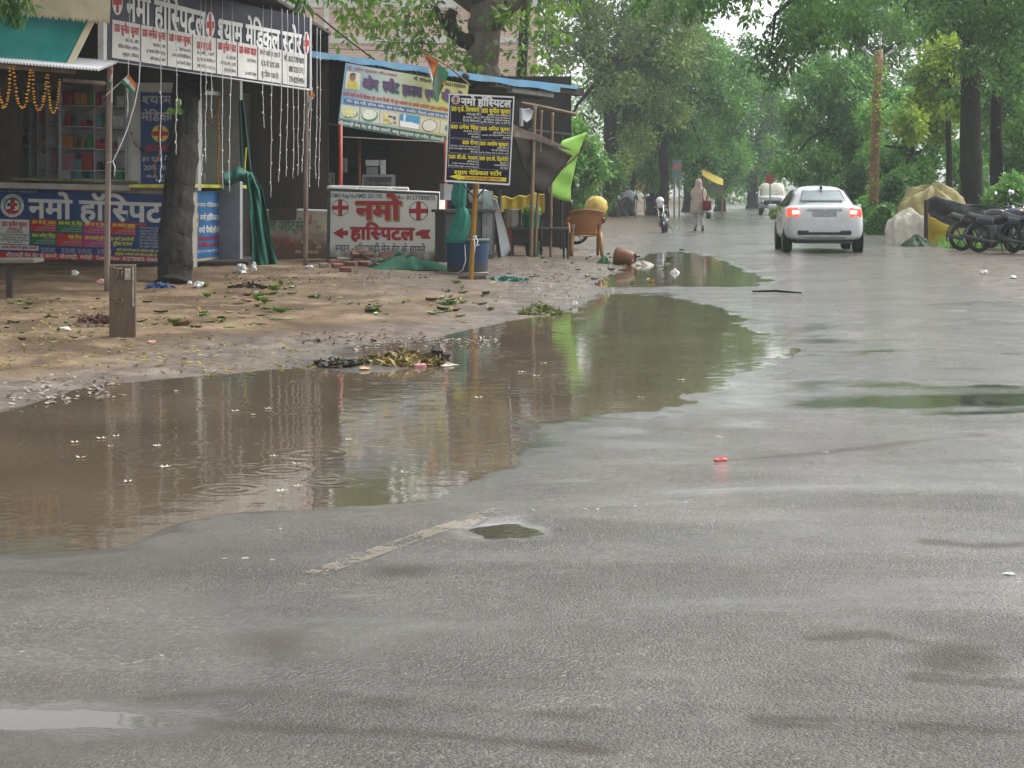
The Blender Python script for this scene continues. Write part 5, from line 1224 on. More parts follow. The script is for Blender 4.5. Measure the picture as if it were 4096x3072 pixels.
# pinched green cloth bundle hanging behind the drum
Yb = 27.4
def bundle(rows_, nm, mat_, lab, cat, Y, fold=.10, n=7):
    m = MB(); N = 48; V, Fc = [], []
    for j, (xc, y, w) in enumerate(rows_):
        c = P(xc, y, Y); r_ = w / 2 * Y / F
        for k in range(N):
            a = 2 * math.pi * k / N; q = r_ * (1 + fold * math.sin(n * a + j * .35) + fold * .5 * math.sin(2 * n * a - j)); V.append(c + Vector((q * math.cos(a), q * .75 * math.sin(a), 0)))
    for j in range(len(rows_) - 1):
        for k in range(N): Fc.append((j * N + k, j * N + (k + 1) % N, (j + 1) * N + (k + 1) % N, (j + 1) * N + k))
    Fc.append(tuple(range(N))[::-1]); m.add(V, Fc); return m.own(nm, mat_, lab, cat, smooth=True)
bundle([(1842, 715, 40), (1840, 740, 50), (1836, 775, 56), (1834, 805, 58), (1838, 820, 50), (1842, 828, 32), (1846, 836, 42), (1850, 862, 58), (1842, 900, 70), (1828, 940, 80), (1818, 968, 78), (1816, 972, 60)], 'green_bundle', pm('sea_green_cloth', (.01, .16, .12), .75, var=.3, scale=5, bump=.5, bscale=14), 'sea green cloth hanging in a pinched bundle behind the blue drum', 'cloth', Yb)
# grey cabinet with ribbed front
CB = Plane((1780, 29.0), (1980, 29.3))
cbp = CB.pt(1880, 1010); cbp.z = gz(cbp.x, cbp.y)
cb = thing('metal_cabinet', 'grey metal stall cabinet with a ribbed pale front panel behind the drum', 'cabinet', cbp)
m = MB(); CB.slab(m, [(1782, 848), (1980, 846), (1976, 1034), (1782, 1050)], -.5, 0); m.build('body', pm('dark_grey_metal', (.05, .05, .052), .6, var=.3, scale=5), cb, world=True)
m = MB(); m.grid(lambda u, v: CB.pt(1930 + 42 * u, 846 + 174 * v, .02 + .010 * math.cos(u * 2 * math.pi * 7)), 84, 2); m.build('ribbed_panel', pm('ribbed_grey', (.30, .31, .31), .5, scale=4, var=.3), cb, world=True, smooth=True)
m = MB(); CB.slab(m, [(1776, 838), (1984, 838), (1984, 848), (1776, 850)], -.55, .06); m.build('top', pm('dark_grey_metal', (1, 1, 1)), cb, world=True)
m = MB(); CB.slab(m, [(1932, 762), (1972, 764), (1974, 838), (1932, 836)], -.4, -.1); m.build('glass_box', pm('greenish_glass', (.22, .30, .27), .2, alpha=.75), cb, world=True)
m = MB(); CB.slab(m, [(1776, 735), (1815, 738), (1812, 800), (1776, 800)], -.3, -.1); m.own('white_sack', pm('grey_sack', (.35, .36, .38), .7), 'pale grey sheet hanging between the painted wall and the green bundle', 'sheet')
m = MB(); m.lathe([(.10, 0), (.16, .03), (.18, .12), (.16, .2), (.08, .23)], (0, 0, 0), 20); o = m.own('white_pot', pm('pale_plastic', (.42, .43, .43), .4), 'white rounded tub on the grey cabinet under the black signboard', 'tub', smooth=True); o.location = CB.pt(1918, 780, -.3) - Vector((0, 0, .14))
# leaning pale blue sheet
m = MB(); a = [P(1968, 792, 28.6), P(1986, 796, 28.6)]; gb = [G(2004, 1026), G(2046, 1018)]
m.grid(lambda u, v: (a[0].lerp(a[1], u)).lerp(gb[0].lerp(gb[1], u), v) + Vector((0, 0, .05 * math.sin(math.pi * v))), 6, 20)
m.own('speckled_sheet', pm('speckled_blue_sheet', (.42, .58, .70), .5, scale=26, c2=(.62, .70, .76), thr=(.45, .55)), 'narrow pale blue speckled sheet leaning against the grey cabinet', 'sheet', solid=.012)
# ---------------------------------------------------------------- bamboo stall
def bam(p, Y, r, label, ground=True):
    q = [P(x, y, Y) for x, y in p]
    if ground: q[-1].z = gz(q[-1].x, q[-1].y) - .03
    m = MB(); full, rs = [], []; n_ = 14
    for i in range(len(q) - 1):
        for k in range(n_): full.append(q[i].lerp(q[i + 1], k / n_)); rs.append(r * (1.18 if k % 7 == 0 else 1))
    full.append(q[-1]); rs.append(r); m.tube(full, rs, 8); return m.own('bamboo_pole', BAMBOO, label, 'pole', smooth=True)
bam([(2139, 425), (2132, 640), (2124, 880)], 35.0, .034, 'thick bamboo post at the left front of the bamboo stall')
bam([(2166, 440), (2158, 640), (2140, 875)], 35.4, .026, 'thinner bamboo post leaning against the thick front bamboo')
bam([(2210, 450), (2205, 660), (2202, 890)], 36.0, .028, 'bamboo post at the right of the dark tarpaulin')
bam([(2085, 412), (2190, 432), (2306, 458)], 35.2, .03, 'bamboo rail laid flat over the posts of the bamboo stall', False)
bam([(2362, 570), (2290, 640), (2165, 745)], 36.6, .018, 'thin bamboo stretcher holding out the lime green sheet', False)
for x, y0, Y, lab in ((2246, 530, 40.5, 'thin black upright post at the back of the bamboo stall, nearer the lime sheet'), (2256, 520, 41.5, 'thin black upright post at the very back of the bamboo stall'), (1998, 760, 34.5, 'black upright post beside the pale blue leaning sheet')):
    p = P(x, y0, Y); m = MB(); m.tube([p, (p.x, p.y, gz(p.x, p.y) - .02)], .03, 8); m.own('black_post', pm('black_iron', (1, 1, 1)), lab, 'post')
def patch(name, poly, Y0, Y1, mat_, label, cat, seed=1, fold=.06):
    xs = [p[0] for p in poly]; cx = sum(xs) / len(poly); cy = sum(p[1] for p in poly) / len(poly); x0, x1 = min(xs), max(xs); m = MB(); n = len(poly); V = []
    dense = []
    for i in range(n):
        for k in range(6): dense.append((poly[i][0] + (poly[(i + 1) % n][0] - poly[i][0]) * k / 6, poly[i][1] + (poly[(i + 1) % n][1] - poly[i][1]) * k / 6))
    N = len(dense)
    for r_ in range(9):
        for p in dense:
            x, y = cx + (p[0] - cx) * r_ / 8, cy + (p[1] - cy) * r_ / 8
            V.append(P(x, y, Y0 + (Y1 - Y0) * (x - x0) / (x1 - x0) + fold * (math.sin(x * .05 + y * .02 + seed) + .6 * math.sin(y * .06 - x * .03))))
    m.add(V, [(r_ * N + i, r_ * N + (i + 1) % N, (r_ + 1) * N + (i + 1) % N, (r_ + 1) * N + i) for r_ in range(8) for i in range(N)])
    return m.own(name, mat_, label, cat, smooth=True, solid=.01)
patch('dark_tarpaulin', [(2030, 525), (2060, 545), (2180, 565), (2290, 622), (2240, 690), (2178, 775), (2150, 770), (2125, 735), (2085, 650), (2060, 560)], 34.2, 36.4, pm('brown_black_tarp', (.026, .019, .015), .8, spec=.15, var=.4, scale=2, bump=.5, bscale=5), 'brownish black tarpaulin sagging to a point between the bamboo posts', 'tarpaulin')
patch('lime_sheet', [(2250, 562), (2347, 528), (2318, 600), (2302, 660), (2282, 752), (2285, 808), (2236, 798), (2198, 778), (2186, 700), (2215, 625)], 37.0, 37.6, pm('lime_sheet', (.24, .50, .06), .6, var=.15, scale=2, bump=.3, bscale=6), 'bright lime green sheet stretched on a bamboo stretcher behind the stall', 'sheet', fold=.03)
patch('torn_thatch', [(2040, 490), (2100, 520), (2160, 540), (2290, 600), (2250, 596), (2140, 560), (2050, 545)], 34.0, 36.2, pm('brown_reed', (.12, .09, .07), .8, var=.5, scale=9), 'torn brown reed mat over the dark tarpaulin', 'mat')
patch('polythene_sheet', [(2088, 440), (2118, 432), (2134, 445), (2126, 475), (2106, 490), (2092, 478)], 34.5, 34.8, pm('clear_polythene', (.30, .33, .35), .2, alpha=.8), 'scrap of clear polythene hanging from the bamboo rail', 'polythene')
m = MB(); m.tube([P(2085, 432, 34.4), P(2085, 505, 34.4)], .035, 8); m.own('short_tube', pm('pale_grey_tube', (.36, .38, .39), .5), 'short pale tube hanging below the roof edge beside the black signboard', 'tube')
patch('grey_roof_sheet', [(2110, 512), (2290, 535), (2288, 542), (2110, 522)], 38.5, 39.0, pm('slate_sheet', (.05, .07, .08), .6), 'thin dark sheet roof at the back of the bamboo stall', 'roofing', fold=.01)
# table with yellow cloth, pot, buckets, bench
Yt = 36.6
tb = thing('cloth_table', 'low stall table covered with a mustard yellow cloth behind the bamboo posts', 'table', (P(2072, 850, Yt).x, Yt, gz(P(2072, 850, Yt).x, Yt)))
m = MB(); m.grid(lambda u, v: P(1974 + 205 * u, 784 + 66 * v + 8 * math.sin(u * 5) * (1 - v) + 4 * math.sin(u * 22), Yt + .25 * (1 - v) * 0 - .06 * v + .02 * math.sin(u * 30)), 50, 8); m.grid(lambda u, v: P(1974 + 205 * u, 784 + 8 * math.sin(u * 5) - 4 * v + 4 * math.sin(u * 22), Yt + .9 * v), 30, 4)
m.build('cloth', pm('mustard_cloth', (.46, .33, .02), .7, var=.3, scale=4, bump=.4), tb, world=True, smooth=True)
m = MB()
for x in (1990, 2165):
    for dy in (.05, .8): p = P(x, 850, Yt); m.tube([(p.x, Yt + dy, .75), (p.x, Yt + dy, gz(p.x, Yt) - .02)], .025, 6)
m.build('legs', DARKW, tb, world=True)
def lathe_thing(name, px, py, Y, prof, mat_, label, cat, z=None, sub=None):
    p = P(px, py, Y); m = MB(); m.lathe(prof, (0, 0, 0), 28, cap=False); m.lathe([(.001, prof[0][1] + .002), (prof[0][0], prof[0][1] + .002)], (0, 0, 0), 28, cap=False)
    o = m.build(name, mat_, smooth=True); o.location = (p.x, p.y, p.z if z is None else z); return tag(o, label, cat)
Yn = 35.6
bench = thing('iron_bench', 'low black iron bench frame carrying a steel pot and a green bucket', 'bench', (P(2160, 1000, Yn).x, Yn, gz(P(2160, 1000, Yn).x, Yn)))
m = MB(); zt = P(2160, 915, Yn).z; x0, x1 = P(2040, 915, Yn).x, P(2275, 915, Yn).x
m.box(((x0 + x1) / 2, Yn + .2, zt), (x1 - x0, .5, .03)); m.build('top', pm('dark_bench_top', (.04, .035, .035), .5), bench, world=True)
for x in (2052, 2256, 2272):
    for dy in (0, .4):
        p = P(x, 915, Yn); m = MB(); m.tube([(p.x, Yn + dy, zt - .016), (p.x, Yn + dy, gz(p.x, Yn + dy) - .02)], .016, 6); m.build('leg', pm('black_iron', (1, 1, 1)), bench, world=True)
lathe_thing('steel_pot', 2052, 912, Yn + .15, [(.15, 0), (.17, .03), (.17, .34), (.19, .36), (.165, .355), (.15, .03)], pm('pot_steel', (.42, .42, .42), .25, metal=.9, var=.15), 'dented steel pot standing on the iron bench', 'pot', zt + .016)
m = MB(); m.ell((0, 0, .1), (.17, .15, .11), 18, 10, .1, 4); o = m.build('green_bundle', pm('leaf_green_stuff', (.12, .25, .04), .6, var=.5, scale=14), smooth=True); p = P(2128, 870, Yn + .1); o.location = (p.x, p.y, zt + .245); tag(o, 'heap of fresh greens filling the green bucket on the bench', 'vegetables')
lathe_thing('green_bucket', 2128, 920, Yn + .1, [(.13, 0), (.16, .24), (.175, .25), (.175, .27), (.155, .265), (.125, .02)], pm('green_plastic', (.012, .17, .10), .4, var=.2), 'teal green plastic bucket standing on the iron bench', 'bucket', zt + .016)
lathe_thing('dark_bucket', 2130, 985, Yn + .05, [(.12, 0), (.15, .26), (.16, .28), (.145, .275), (.115, .02)], pm('dark_green_tub', (.012, .07, .05), .5), 'dark green tub under the iron bench', 'bucket', gz(P(2130, 985, Yn).x, Yn))
m = MB(); m.box((0, 0, .26), (.22, .3, .52), bev=.01); o = m.build('rust_box', pm('rusty_box', (.22, .06, .03), .7, var=.4)); p = P(2032, 980, Yn + .2); o.location = (p.x, p.y, gz(p.x, p.y)); tag(o, 'rusty red tin box beside the pale blue leaning sheet', 'box')
# plastic chair, seen from behind
CHM = pm('brown_plastic', (.34, .16, .055), .38, var=.25, scale=5, c2=(.22, .095, .032))
gch = G(2340, 1024)
ch = thing('plastic_chair', 'brown moulded plastic armchair seen from behind on the wet roadside', 'chair', gch, rz=R(4)); ch.scale = (1.14, 1.05, 1.04)
m = MB(); NU, NV = 40, 26; V, keep = [], []
def back(u, v):
    w = .235 + .075 * v ** .7; a = (u - .5) * 2; x = w * a; z = .40 + .50 * v - .05 * a * a * v
    return (x, -.20 - .10 * v + .11 * a * a, z)
V = [back(i / NU, j / NV) for j in range(NV + 1) for i in range(NU + 1)]; Fc = []
for j in range(NV):
    for i in range(NU):
        u, v = (i + .5) / NU, (j + .5) / NV; a = abs(u - .5) * 2
        if .70 < a < .86 and .06 < v < .46 and a < .70 + .16 * (v / .42) + .06: continue
        Fc.append((j * (NU + 1) + i, j * (NU + 1) + i + 1, (j + 1) * (NU + 1) + i + 1, (j + 1) * (NU + 1) + i))
m.add(V, Fc); m.build('backrest', CHM, ch, smooth=True, solid=.018)
m = MB()
for k in range(3): m.tube([(Vector(back(t / 16, .86 + .05 * k)) + Vector((0, -.016, .0))) for t in range(17)], .007, 5)
m.build('back_ribs', CHM, ch, smooth=True)
m = MB(); m.grid(lambda u, v: ((u - .5) * (.44 + .06 * v), -.20 + .46 * v, .41 + .02 * v - .02 * math.sin(math.pi * u)), 14, 12); m.build('seat', CHM, ch, smooth=True, solid=.02)
for sx in (-1, 1):
    m = MB(); m.tube([(sx * .24, -.20, .46), (sx * .255, -.26, .2), (sx * .265, -.31, .0)], [.042, .036, .028], 6); m.build('leg', CHM, ch, smooth=True)
    m = MB(); m.tube([(sx * .27, .24, .62), (sx * .26, .25, .3), (sx * .25, .27, .0)], [.035, .033, .026], 6); m.build('leg', CHM, ch, smooth=True)
    m = MB(); m.tube([(sx * .30, -.19, .72), (sx * .325, -.05, .66), (sx * .32, .12, .64), (sx * .28, .25, .61)], [.03, .034, .036, .03], 8); m.build('armrest', CHM, ch, smooth=True)
# things lying beyond the chair
lathe_thing('yellow_bundle', 2386, 862, 44, [(.001, 0), (.2, .02), (.27, .2), (.24, .36), (.12, .46), (.001, .48)], pm('yellow_bag', (.62, .45, .10), .6, var=.35, scale=9, bump=.4), 'round yellow bag seen over the back of the plastic chair', 'bag', P(2386, 865, 44).z)
m = MB(); g = G(2516, 1062); NB = 30
m.lathe([(.10, 0), (.12, .02), (.178, .33), (.168, .35), (.10, .06)], (0, 0, 0), NB, cap=False); m.lathe([(.001, .02), (.11, .02)], (0, 0, 0), NB, cap=False)
m.v = [(x, y, z) for x, y, z in m.v]; Mx = Matrix.Rotation(R(-28), 3, 'Z') @ Matrix.Rotation(R(-82), 3, 'Y'); m.v = [tuple(Mx @ Vector(p)) for p in m.v]
o = m.own('brown_basket', pm('brown_basket', (.15, .062, .024), .45, var=.35, scale=10, bump=.4), 'brown round tub tipped on its side at the edge of the far puddle', 'tub', smooth=True, solid=.012); o.location.x, o.location.y, o.location.z = g.x, g.y + .1, gz(g.x, g.y) - .02
heap(2560, 1068, 95, 24, pm('dirty_white_rag', (.42, .39, .35), .8, var=.25, scale=9, bump=.5), 'white_rag', 'dirty white rag beside the tipped brown tub', 'rag', 8, .3, .5)
heap(2420, 1055, 60, 26, pm('dark_leaf_heap', (.02, .09, .02), .5, var=.4, scale=20), 'leaf_bunch', 'dark green leafy bunch on the ground just left of the tipped tub', 'leaves', 9, .3, .6)
heap(2700, 1104, 34, 18, WHITE, 'white_cup', 'crumpled white cup lying in the far puddle', 'cup', 10, .2, .8).location.z = WATER_Z
# ---------------------------------------------------------------- left foreground: concrete post and bench
gm = G(484, 1350)
mk = thing('concrete_post', 'squat weathered concrete marker post with worn carving, standing in the earth', 'post', gm)
sM = F / gm.y; w = 104 / sM; h = 290 / sM
m = MB(); m.box((0, .075, h / 2 - .03), (w, .15, h + .06), rz=R(9), bev=.012); m.build('block', CONC, mk)
MP = Plane((433, gm.y - .03), (527, gm.y + .01)); 
m = MB()
for pts in ([(462, 1188), (460, 1208), (488, 1212), (490, 1190)], [(452, 1070), (468, 1076), (490, 1074)], [(470, 1080), (474, 1110), (486, 1112), (488, 1082)], [(458, 1120), (470, 1100)]):
    m.tube([MP.pt(x, y, .005) for x, y in pts], .006, 5)
m.build('worn_carving', pm('worn_pale_stone', (.17, .125, .085), .7), mk, world=True, smooth=True)
m = MB(); m.box((w * .26, -.004, h * .87), (w * .22, .02, h * .16), rz=R(9), bev=.006); m.box((w * .44, .03, h * .70), (.018, .05, h * .55), rz=R(9), bev=.006); m.build('white_paint_remains', pm('flaking_white', (.44, .43, .40), .7, scale=30, c2=(.16, .12, .09)), mk)
Yh = 22.4
bl = thing('wooden_bench', 'grey wooden bench end with one dark leg at the far left edge', 'bench', (P(40, 1190, Yh).x, Yh, gz(P(40, 1190, Yh).x, Yh)))
m = MB(); a, b_ = P(-120, 1040, Yh), P(138, 1040, Yh); zt2 = P(0, 1044, Yh).z; m.box(((a.x + b_.x) / 2, Yh + .22, zt2), (b_.x - a.x, .5, .05), bev=.01); m.build('seat', pm('grey_bench_wood', (.13, .115, .10), .7, scale=5, stretch=(.2, 1, 1)), bl, world=True)
for x, dy in ((34, .05), (-80, .05), (-80, .4)):
    p = P(x, 1100, Yh); m = MB(); m.box((p.x, Yh + dy, zt2 / 2 - .01), (.07, .06, zt2 - .04)); m.build('leg', DARKW, bl, world=True)
# ---------------------------------------------------------------- vehicles
PAINT = pm('white_car_paint', (.62, .65, .66), .28, var=.03, coat=.6)
RUBBER = pm('tyre_rubber', (.018, .018, .019), .75, var=.3)
ALLOY = pm('alloy_rim', (.42, .43, .44), .3, metal=.8)
DGLASS = pm('dark_car_glass', (.05, .06, .068), .06, var=.2, coat=.8)
TRIM = pm('black_trim', (.015, .015, .016), .5)
LAMP = pm('lit_tail_lamp', (.45, .02, .015), .25, emit=(1.0, .08, .05, .8), coat=.5)
LAMPW = pm('lit_lamp_core', (.7, .4, .3), .25, emit=(1.0, .40, .32, 1.4))
CHROME = pm('chrome', (.6, .6, .6), .15, metal=1.0, var=.05)
def loft(mb, st, prof):
    """st: list of (y, params...); prof(params) -> half profile (x, z) from the bottom centre up to the top centre"""
    rings = []
    for s_ in st:
        h = prof(*s_[1:]); ring = [(x, s_[0], z) for x, z in h] + [(-x, s_[0], z) for x, z in h[-2:0:-1]]; rings.append(ring)
    n = len(rings[0]); V = [p for r_ in rings for p in r_]; m = len(rings)
    Fc = [(i * n + k, (i + 1) * n + k, (i + 1) * n + (k + 1) % n, i * n + (k + 1) % n) for i in range(m - 1) for k in range(n)]
    Fc += [tuple(range(n)), tuple((m - 1) * n + k for k in range(n - 1, -1, -1))]
    mb.add(V, Fc)
def low_prof(w, zb, zt): return [(0, zb), (w * .82, zb), (w * .96, zb + .05), (w, zb + .2), (w, (zb + zt) / 2 + .02), (w * .985, zt - .14), (w * .93, zt - .03), (w * .80, zt + .012), (0, zt + .03)]
def cab_prof(wb, zb, wt, zt): return [(0, zb), (wb, zb), (wb * .99, zb + .03), (wt + (wb - wt) * .30, zt - .15), (wt * .92, zt - .045), (wt * .6, zt - .008), (0, zt + .01)]
def wheel(parent, x, y, r, w, rim=True):
    sx = 1 if x > 0 else -1; m = MB(); m.lathe([(r * .62, -w / 2), (r * .9, -w / 2), (r, -w * .38), (r, w * .38), (r * .9, w / 2), (r * .62, w / 2)], (0, 0, 0), 28, ax='X', cap=False)
    wh = m.build('wheel', RUBBER, parent, smooth=True); wh.location = (x, y, r)
    m = MB(); m.lathe([(.001, sx * w * .40), (r * .16, sx * w * .42), (r * .58, sx * w * .36), (r * .64, sx * w * .44)], (0, 0, 0), 28, ax='X', cap=False); m.build('rim', ALLOY, wh, smooth=True)
gcar = P(3288, 1006, 40.6)
car = thing('sedan_car', 'white sedan driving away on the wet road with its brake lights glowing', 'car', (gcar.x, gcar.y, gz(gcar.x, gcar.y + 1)), rz=R(-4.2)); car.scale = (1.02, 1, .965)
m = MB(); loft(m, [(-.62, .60, .33, .96), (-.56, .74, .28, 1.02), (-.40, .83, .26, 1.06), (0, .86, .27, 1.05), (.5, .84, .25, 1.0), (1.3, .84, .24, .95), (2.3, .83, .25, .93), (2.9, .78, .28, .84), (3.2, .68, .33, .72), (3.32, .5, .4, .62)], low_prof)
m.build('body', PAINT, car, smooth=True, sub=1)
m = MB(); loft(m, [(-.30, .62, .98, .50, 1.06), (-.14, .72, .98, .50, 1.16), (.22, .77, .96, .48, 1.40), (.5, .78, .95, .485, 1.47), (1.1, .78, .93, .49, 1.50), (1.7, .77, .92, .49, 1.48), (2.1, .75, .92, .50, 1.33), (2.55, .72, .90, .52, .98)], cab_prof)
m.build('cabin', PAINT, car, smooth=True, sub=1)
m = MB()
def rw(u, v):
    z = 1.13 + .235 * v; y = -.195 + (.42) * v; w = .48 - .075 * v; a = (u - .5) * 2; return (a * w, y - .03 + .05 * a * a + .0, z + .02)
m.grid(rw, 16, 8); m.build('rear_window', pm('sky_toned_rear_glass', (.17, .21, .23), .06, var=.3, scale=2, coat=.8), car, smooth=True, solid=.012)  # glass colour lightened to imitate sky seen through and mirrored in it
for sx in (-1, 1):
    m = MB(); q = [(.0, 1.02), (.35, 1.34), (1.0, 1.40), (1.55, 1.38), (2.1, 1.02)]
    m.face([(sx * (.765 - (z - 1.0) * .60 + .022), y, z) for y, z in q]); m.build('side_window', DGLASS, car)
    m = MB(); m.box((sx * .625, -.485, .885), (.29, .20, .23), rz=sx * R(22), bev=.06); lp = m.build('tail_light', LAMP, car, smooth=True)
    m = MB(); m.box((sx * .60, -.605, .90), (.15, .03, .09), rz=sx * R(18), bev=.012); m.build('lamp_core', LAMPW, lp)
    m = MB(); m.box((sx * .93, 1.85, 1.0), (.18, .10, .12), bev=.03); m.build('mirror', PAINT, car, smooth=True)
    for y in (0, 2.42): wheel(car, sx * .735, y, .295, .185)
    m = MB(); m.lathe([(.001, 0), (.36, 0), (.36, .02), (.001, .02)], (sx * .825 - .01, 0, .31), 26, ax='X'); m.lathe([(.001, 0), (.36, 0), (.36, .02), (.001, .02)], (sx * .815 - .01, 2.42, .31), 26, ax='X'); m.build('wheel_arch', TRIM, car, smooth=True)
m = MB(); m.box((0, -.565, .43), (1.06, .13, .06), bev=.02); m.box((-.44, -.568, .45), (.24, .13, .10), bev=.035); m.box((.44, -.568, .45), (.24, .13, .10), bev=.035); m.build('bumper_insert', TRIM, car, smooth=True)
m = MB(); m.box((0, -.575, .345), (.86, .12, .04), bev=.015); m.build('skid_strip', pm('grey_plastic', (.22, .23, .24), .5), car)
m = MB(); m.box((0, -.612, .965), (.72, .03, .05), bev=.01); m.build('boot_trim', CHROME, car)
m = MB(); m.box((0, -.612, .86), (.50, .02, .12), bev=.008); m.build('number_plate', pm('plate_grey', (.33, .36, .40), .4, scale=14, var=.3), car)
m = MB(); m.box((0, .25, 1.455), (.05, .16, .07), rx=R(20), bev=.012); m.build('roof_fin', TRIM, car)
m = MB(); m.box((0, 1.1, .235), (1.2, 3.2, .06)); m.build('underbody', TRIM, car)
# distant white jeep coming the other way
gj = P(3088, 850, 106)
jp = thing('jeep', 'distant white jeep with a cream roof beyond the sedan', 'car', (gj.x, gj.y, gz(gj.x, gj.y)), rz=R(-8))
m = MB(); loft(m, [(-.1, .66, .45, 1.02), (.0, .72, .40, 1.08), (1.2, .76, .40, 1.12), (1.5, .80, .38, 1.14), (3.6, .80, .38, 1.14), (3.75, .74, .42, 1.1)], low_prof); m.build('body', PAINT, jp, smooth=True, sub=1)
m = MB(); loft(m, [(1.25, .70, 1.05, .62, 1.2), (1.5, .72, 1.05, .64, 1.78), (3.6, .72, 1.05, .66, 1.84), (3.75, .70, 1.05, .64, 1.7)], cab_prof); m.build('cabin', pm('cream_paint', (.62, .60, .50), .4), jp, smooth=True)
m = MB(); m.grid(lambda u, v: ((u - .5) * 1.22, 1.30 + .19 * v - .03, 1.18 + .42 * v), 4, 3); m.build('windscreen', DGLASS, jp, solid=.01)
m = MB(); m.box((0, -.12, .72), (.9, .06, .24), bev=.02); m.build('grille', TRIM, jp)
m = MB(); m.box((0, -.18, .46), (1.5, .12, .12), bev=.03); m.build('bumper', pm('grey_plastic', (1, 1, 1)), jp)
for sx in (-1, 1):
    m = MB(); m.lathe([(.001, -.14), (.09, -.15), (.11, -.08), (.11, 0)], (sx * .56, 0, .78), 16, ax='Y', cap=False); m.build('headlight', CHROME, jp, smooth=True)
    for y in (.55, 3.0): wheel(jp, sx * .66, y, .36, .2)
# ---------------------------------------------------------------- motorcycles
def motorcycle(label, px, py, Y, rz, body=(.02, .02, .022), accent=(.25, .26, .28), helmet=False, lean=0.0, group=None, box=False, z=None):
    p = P(px, py, Y); zz = gz(p.x, p.y) if z is None else z
    o = thing('motorcycle', label, 'motorcycle', (p.x, p.y, zz), group, rz); o.rotation_euler = (0, R(lean), rz)
    BM = pm('bike_paint_%d' % int(body[0] * 999 + body[1] * 99 + body[2] * 9), body, .3, coat=.4); AC = pm('bike_trim_%d' % int(accent[0] * 999), accent, .35, metal=.5)
    for y, w in ((0, .11), (1.28, .09)):
        m = MB(); r = .30; m.lathe([(r * .78, -w / 2), (r * .92, -w / 2), (r, 0), (r * .92, w / 2), (r * .78, w / 2)], (0, 0, 0), 26, ax='X', cap=False); wh = m.build('wheel', RUBBER, o, smooth=True); wh.location = (0, y, r)
        m = MB(); m.lathe([(r * .72, -.03), (r * .79, -.035), (r * .79, .035), (r * .72, .03)], (0, 0, 0), 26, ax='X', cap=False)
        for k in range(6): a = k * math.pi / 3; m.tube([(0, 0, 0), (0, r * .75 * math.cos(a), r * .75 * math.sin(a))], .014, 5)
        m.lathe([(.05, -.06), (.06, 0), (.05, .06)], (0, 0, 0), 12, ax='X'); m.build('rim', ALLOY if not group else TRIM, wh, smooth=True)
    m = MB(); m.ell((0, .80, .80), (.15, .27, .13), 18, 12); m.build('fuel_tank', BM, o, smooth=True)
    m = MB(); m.grid(lambda u, v: ((u - .5) * (.26 - .05 * v), -.22 + .80 * v, .80 + .05 * (1 - v) ** 2 - .04 * math.sin(math.pi * v) - .10 * (2 * u - 1) ** 2), 8, 14); m.build('seat', TRIM, o, smooth=True, solid=.05)
    m = MB(); m.box((0, .62, .42), (.24, .34, .34), bev=.05); m.lathe([(.09, -.16), (.10, 0), (.09, .16)], (0, .60, .34), 16, ax='X'); m.build('engine', AC, o, smooth=True)
    m = MB()
    for sx in (-1, 1): m.tube([(sx * .08, 1.28, .30), (sx * .08, 1.06, .92)], [.022, .026], 8)
    m.build('fork', CHROME, o, smooth=True)
    m = MB(); m.tube([(-.36, .90, 1.03), (-.30, .94, 1.03), (-.10, 1.03, .97), (.10, 1.03, .97), (.30, .94, 1.03), (.36, .90, 1.03)], .014, 8); m.build('handlebar', TRIM, o, smooth=True)
    for sx in (-1, 1):
        m = MB(); m.tube([(sx * .27, .95, 1.03), (sx * .30, .98, 1.14), (sx * .34, .96, 1.22)], .008, 5); mi = m.build('mirror', TRIM, o, smooth=True)
        m = MB(); m.ell((sx * .36, .95, 1.25), (.065, .018, .045), 12, 8); m.build('mirror_glass', CHROME, mi, smooth=True)
        m = MB(); m.ell((sx * .17, 1.10, .86), (.03, .04, .025), 8, 6); m.build('indicator', pm('amber_lens', (.6, .2, .02), .3), o, smooth=True)
        m = MB(); m.grid(lambda u, v: (sx * (.13 + .02 * math.sin(math.pi * v)), .02 + .40 * u, .58 + .18 * v * (1 - .3 * u)), 5, 4); m.build('side_panel', BM, o, smooth=True, solid=.012)
    m = MB(); m.lathe([(.02, -.10), (.09, -.06), (.105, .02), (.105, .04), (.001, .055)], (0, 1.15, .90), 18, ax='Y'); hd = m.build('headlight', AC, o, smooth=True)
    m = MB(); m.lathe([(.001, .062), (.09, .045)], (0, 1.15, .90), 18, ax='Y', cap=False); m.build('lens', pm('lamp_glass', (.6, .62, .62), .1, coat=.5), hd, smooth=True)
    m = MB()
    for c, a0, a1 in ((1.28, 40, 150), (0, 60, 200)): m.grid(lambda u, v: ((u - .5) * .13, c + .335 * math.cos(R(a0 + (a1 - a0) * v)) * (1 if c else 1), .30 + .335 * math.sin(R(a0 + (a1 - a0) * v))), 4, 12)
    m.build('mudguard', BM, o, smooth=True, solid=.006)
    m = MB(); m.tube([(.14, .60, .22), (.15, .25, .24), (.16, -.25, .34)], [.03, .045, .05], 10); m.build('exhaust', CHROME if not group else AC, o, smooth=True)
    m = MB(); m.tube([(0, .98, .86), (0, .55, .62), (0, .0, .62), (0, -.25, .74)], .022, 6); m.tube([(0, .9, .8), (0, .8, .25), (0, .45, .22), (0, 0, .3)], .022, 6); m.build('frame', TRIM, o, smooth=True)
    m = MB(); m.box((0, -.27, .74), (.18, .06, .09), bev=.02); m.build('tail_light', pm('red_lens', (.12, .012, .012), .3), o)
    m = MB(); m.tube([(-.12, .45, .25), (-.26, .40, .02)], .014, 6); m.build('side_stand', TRIM, o)
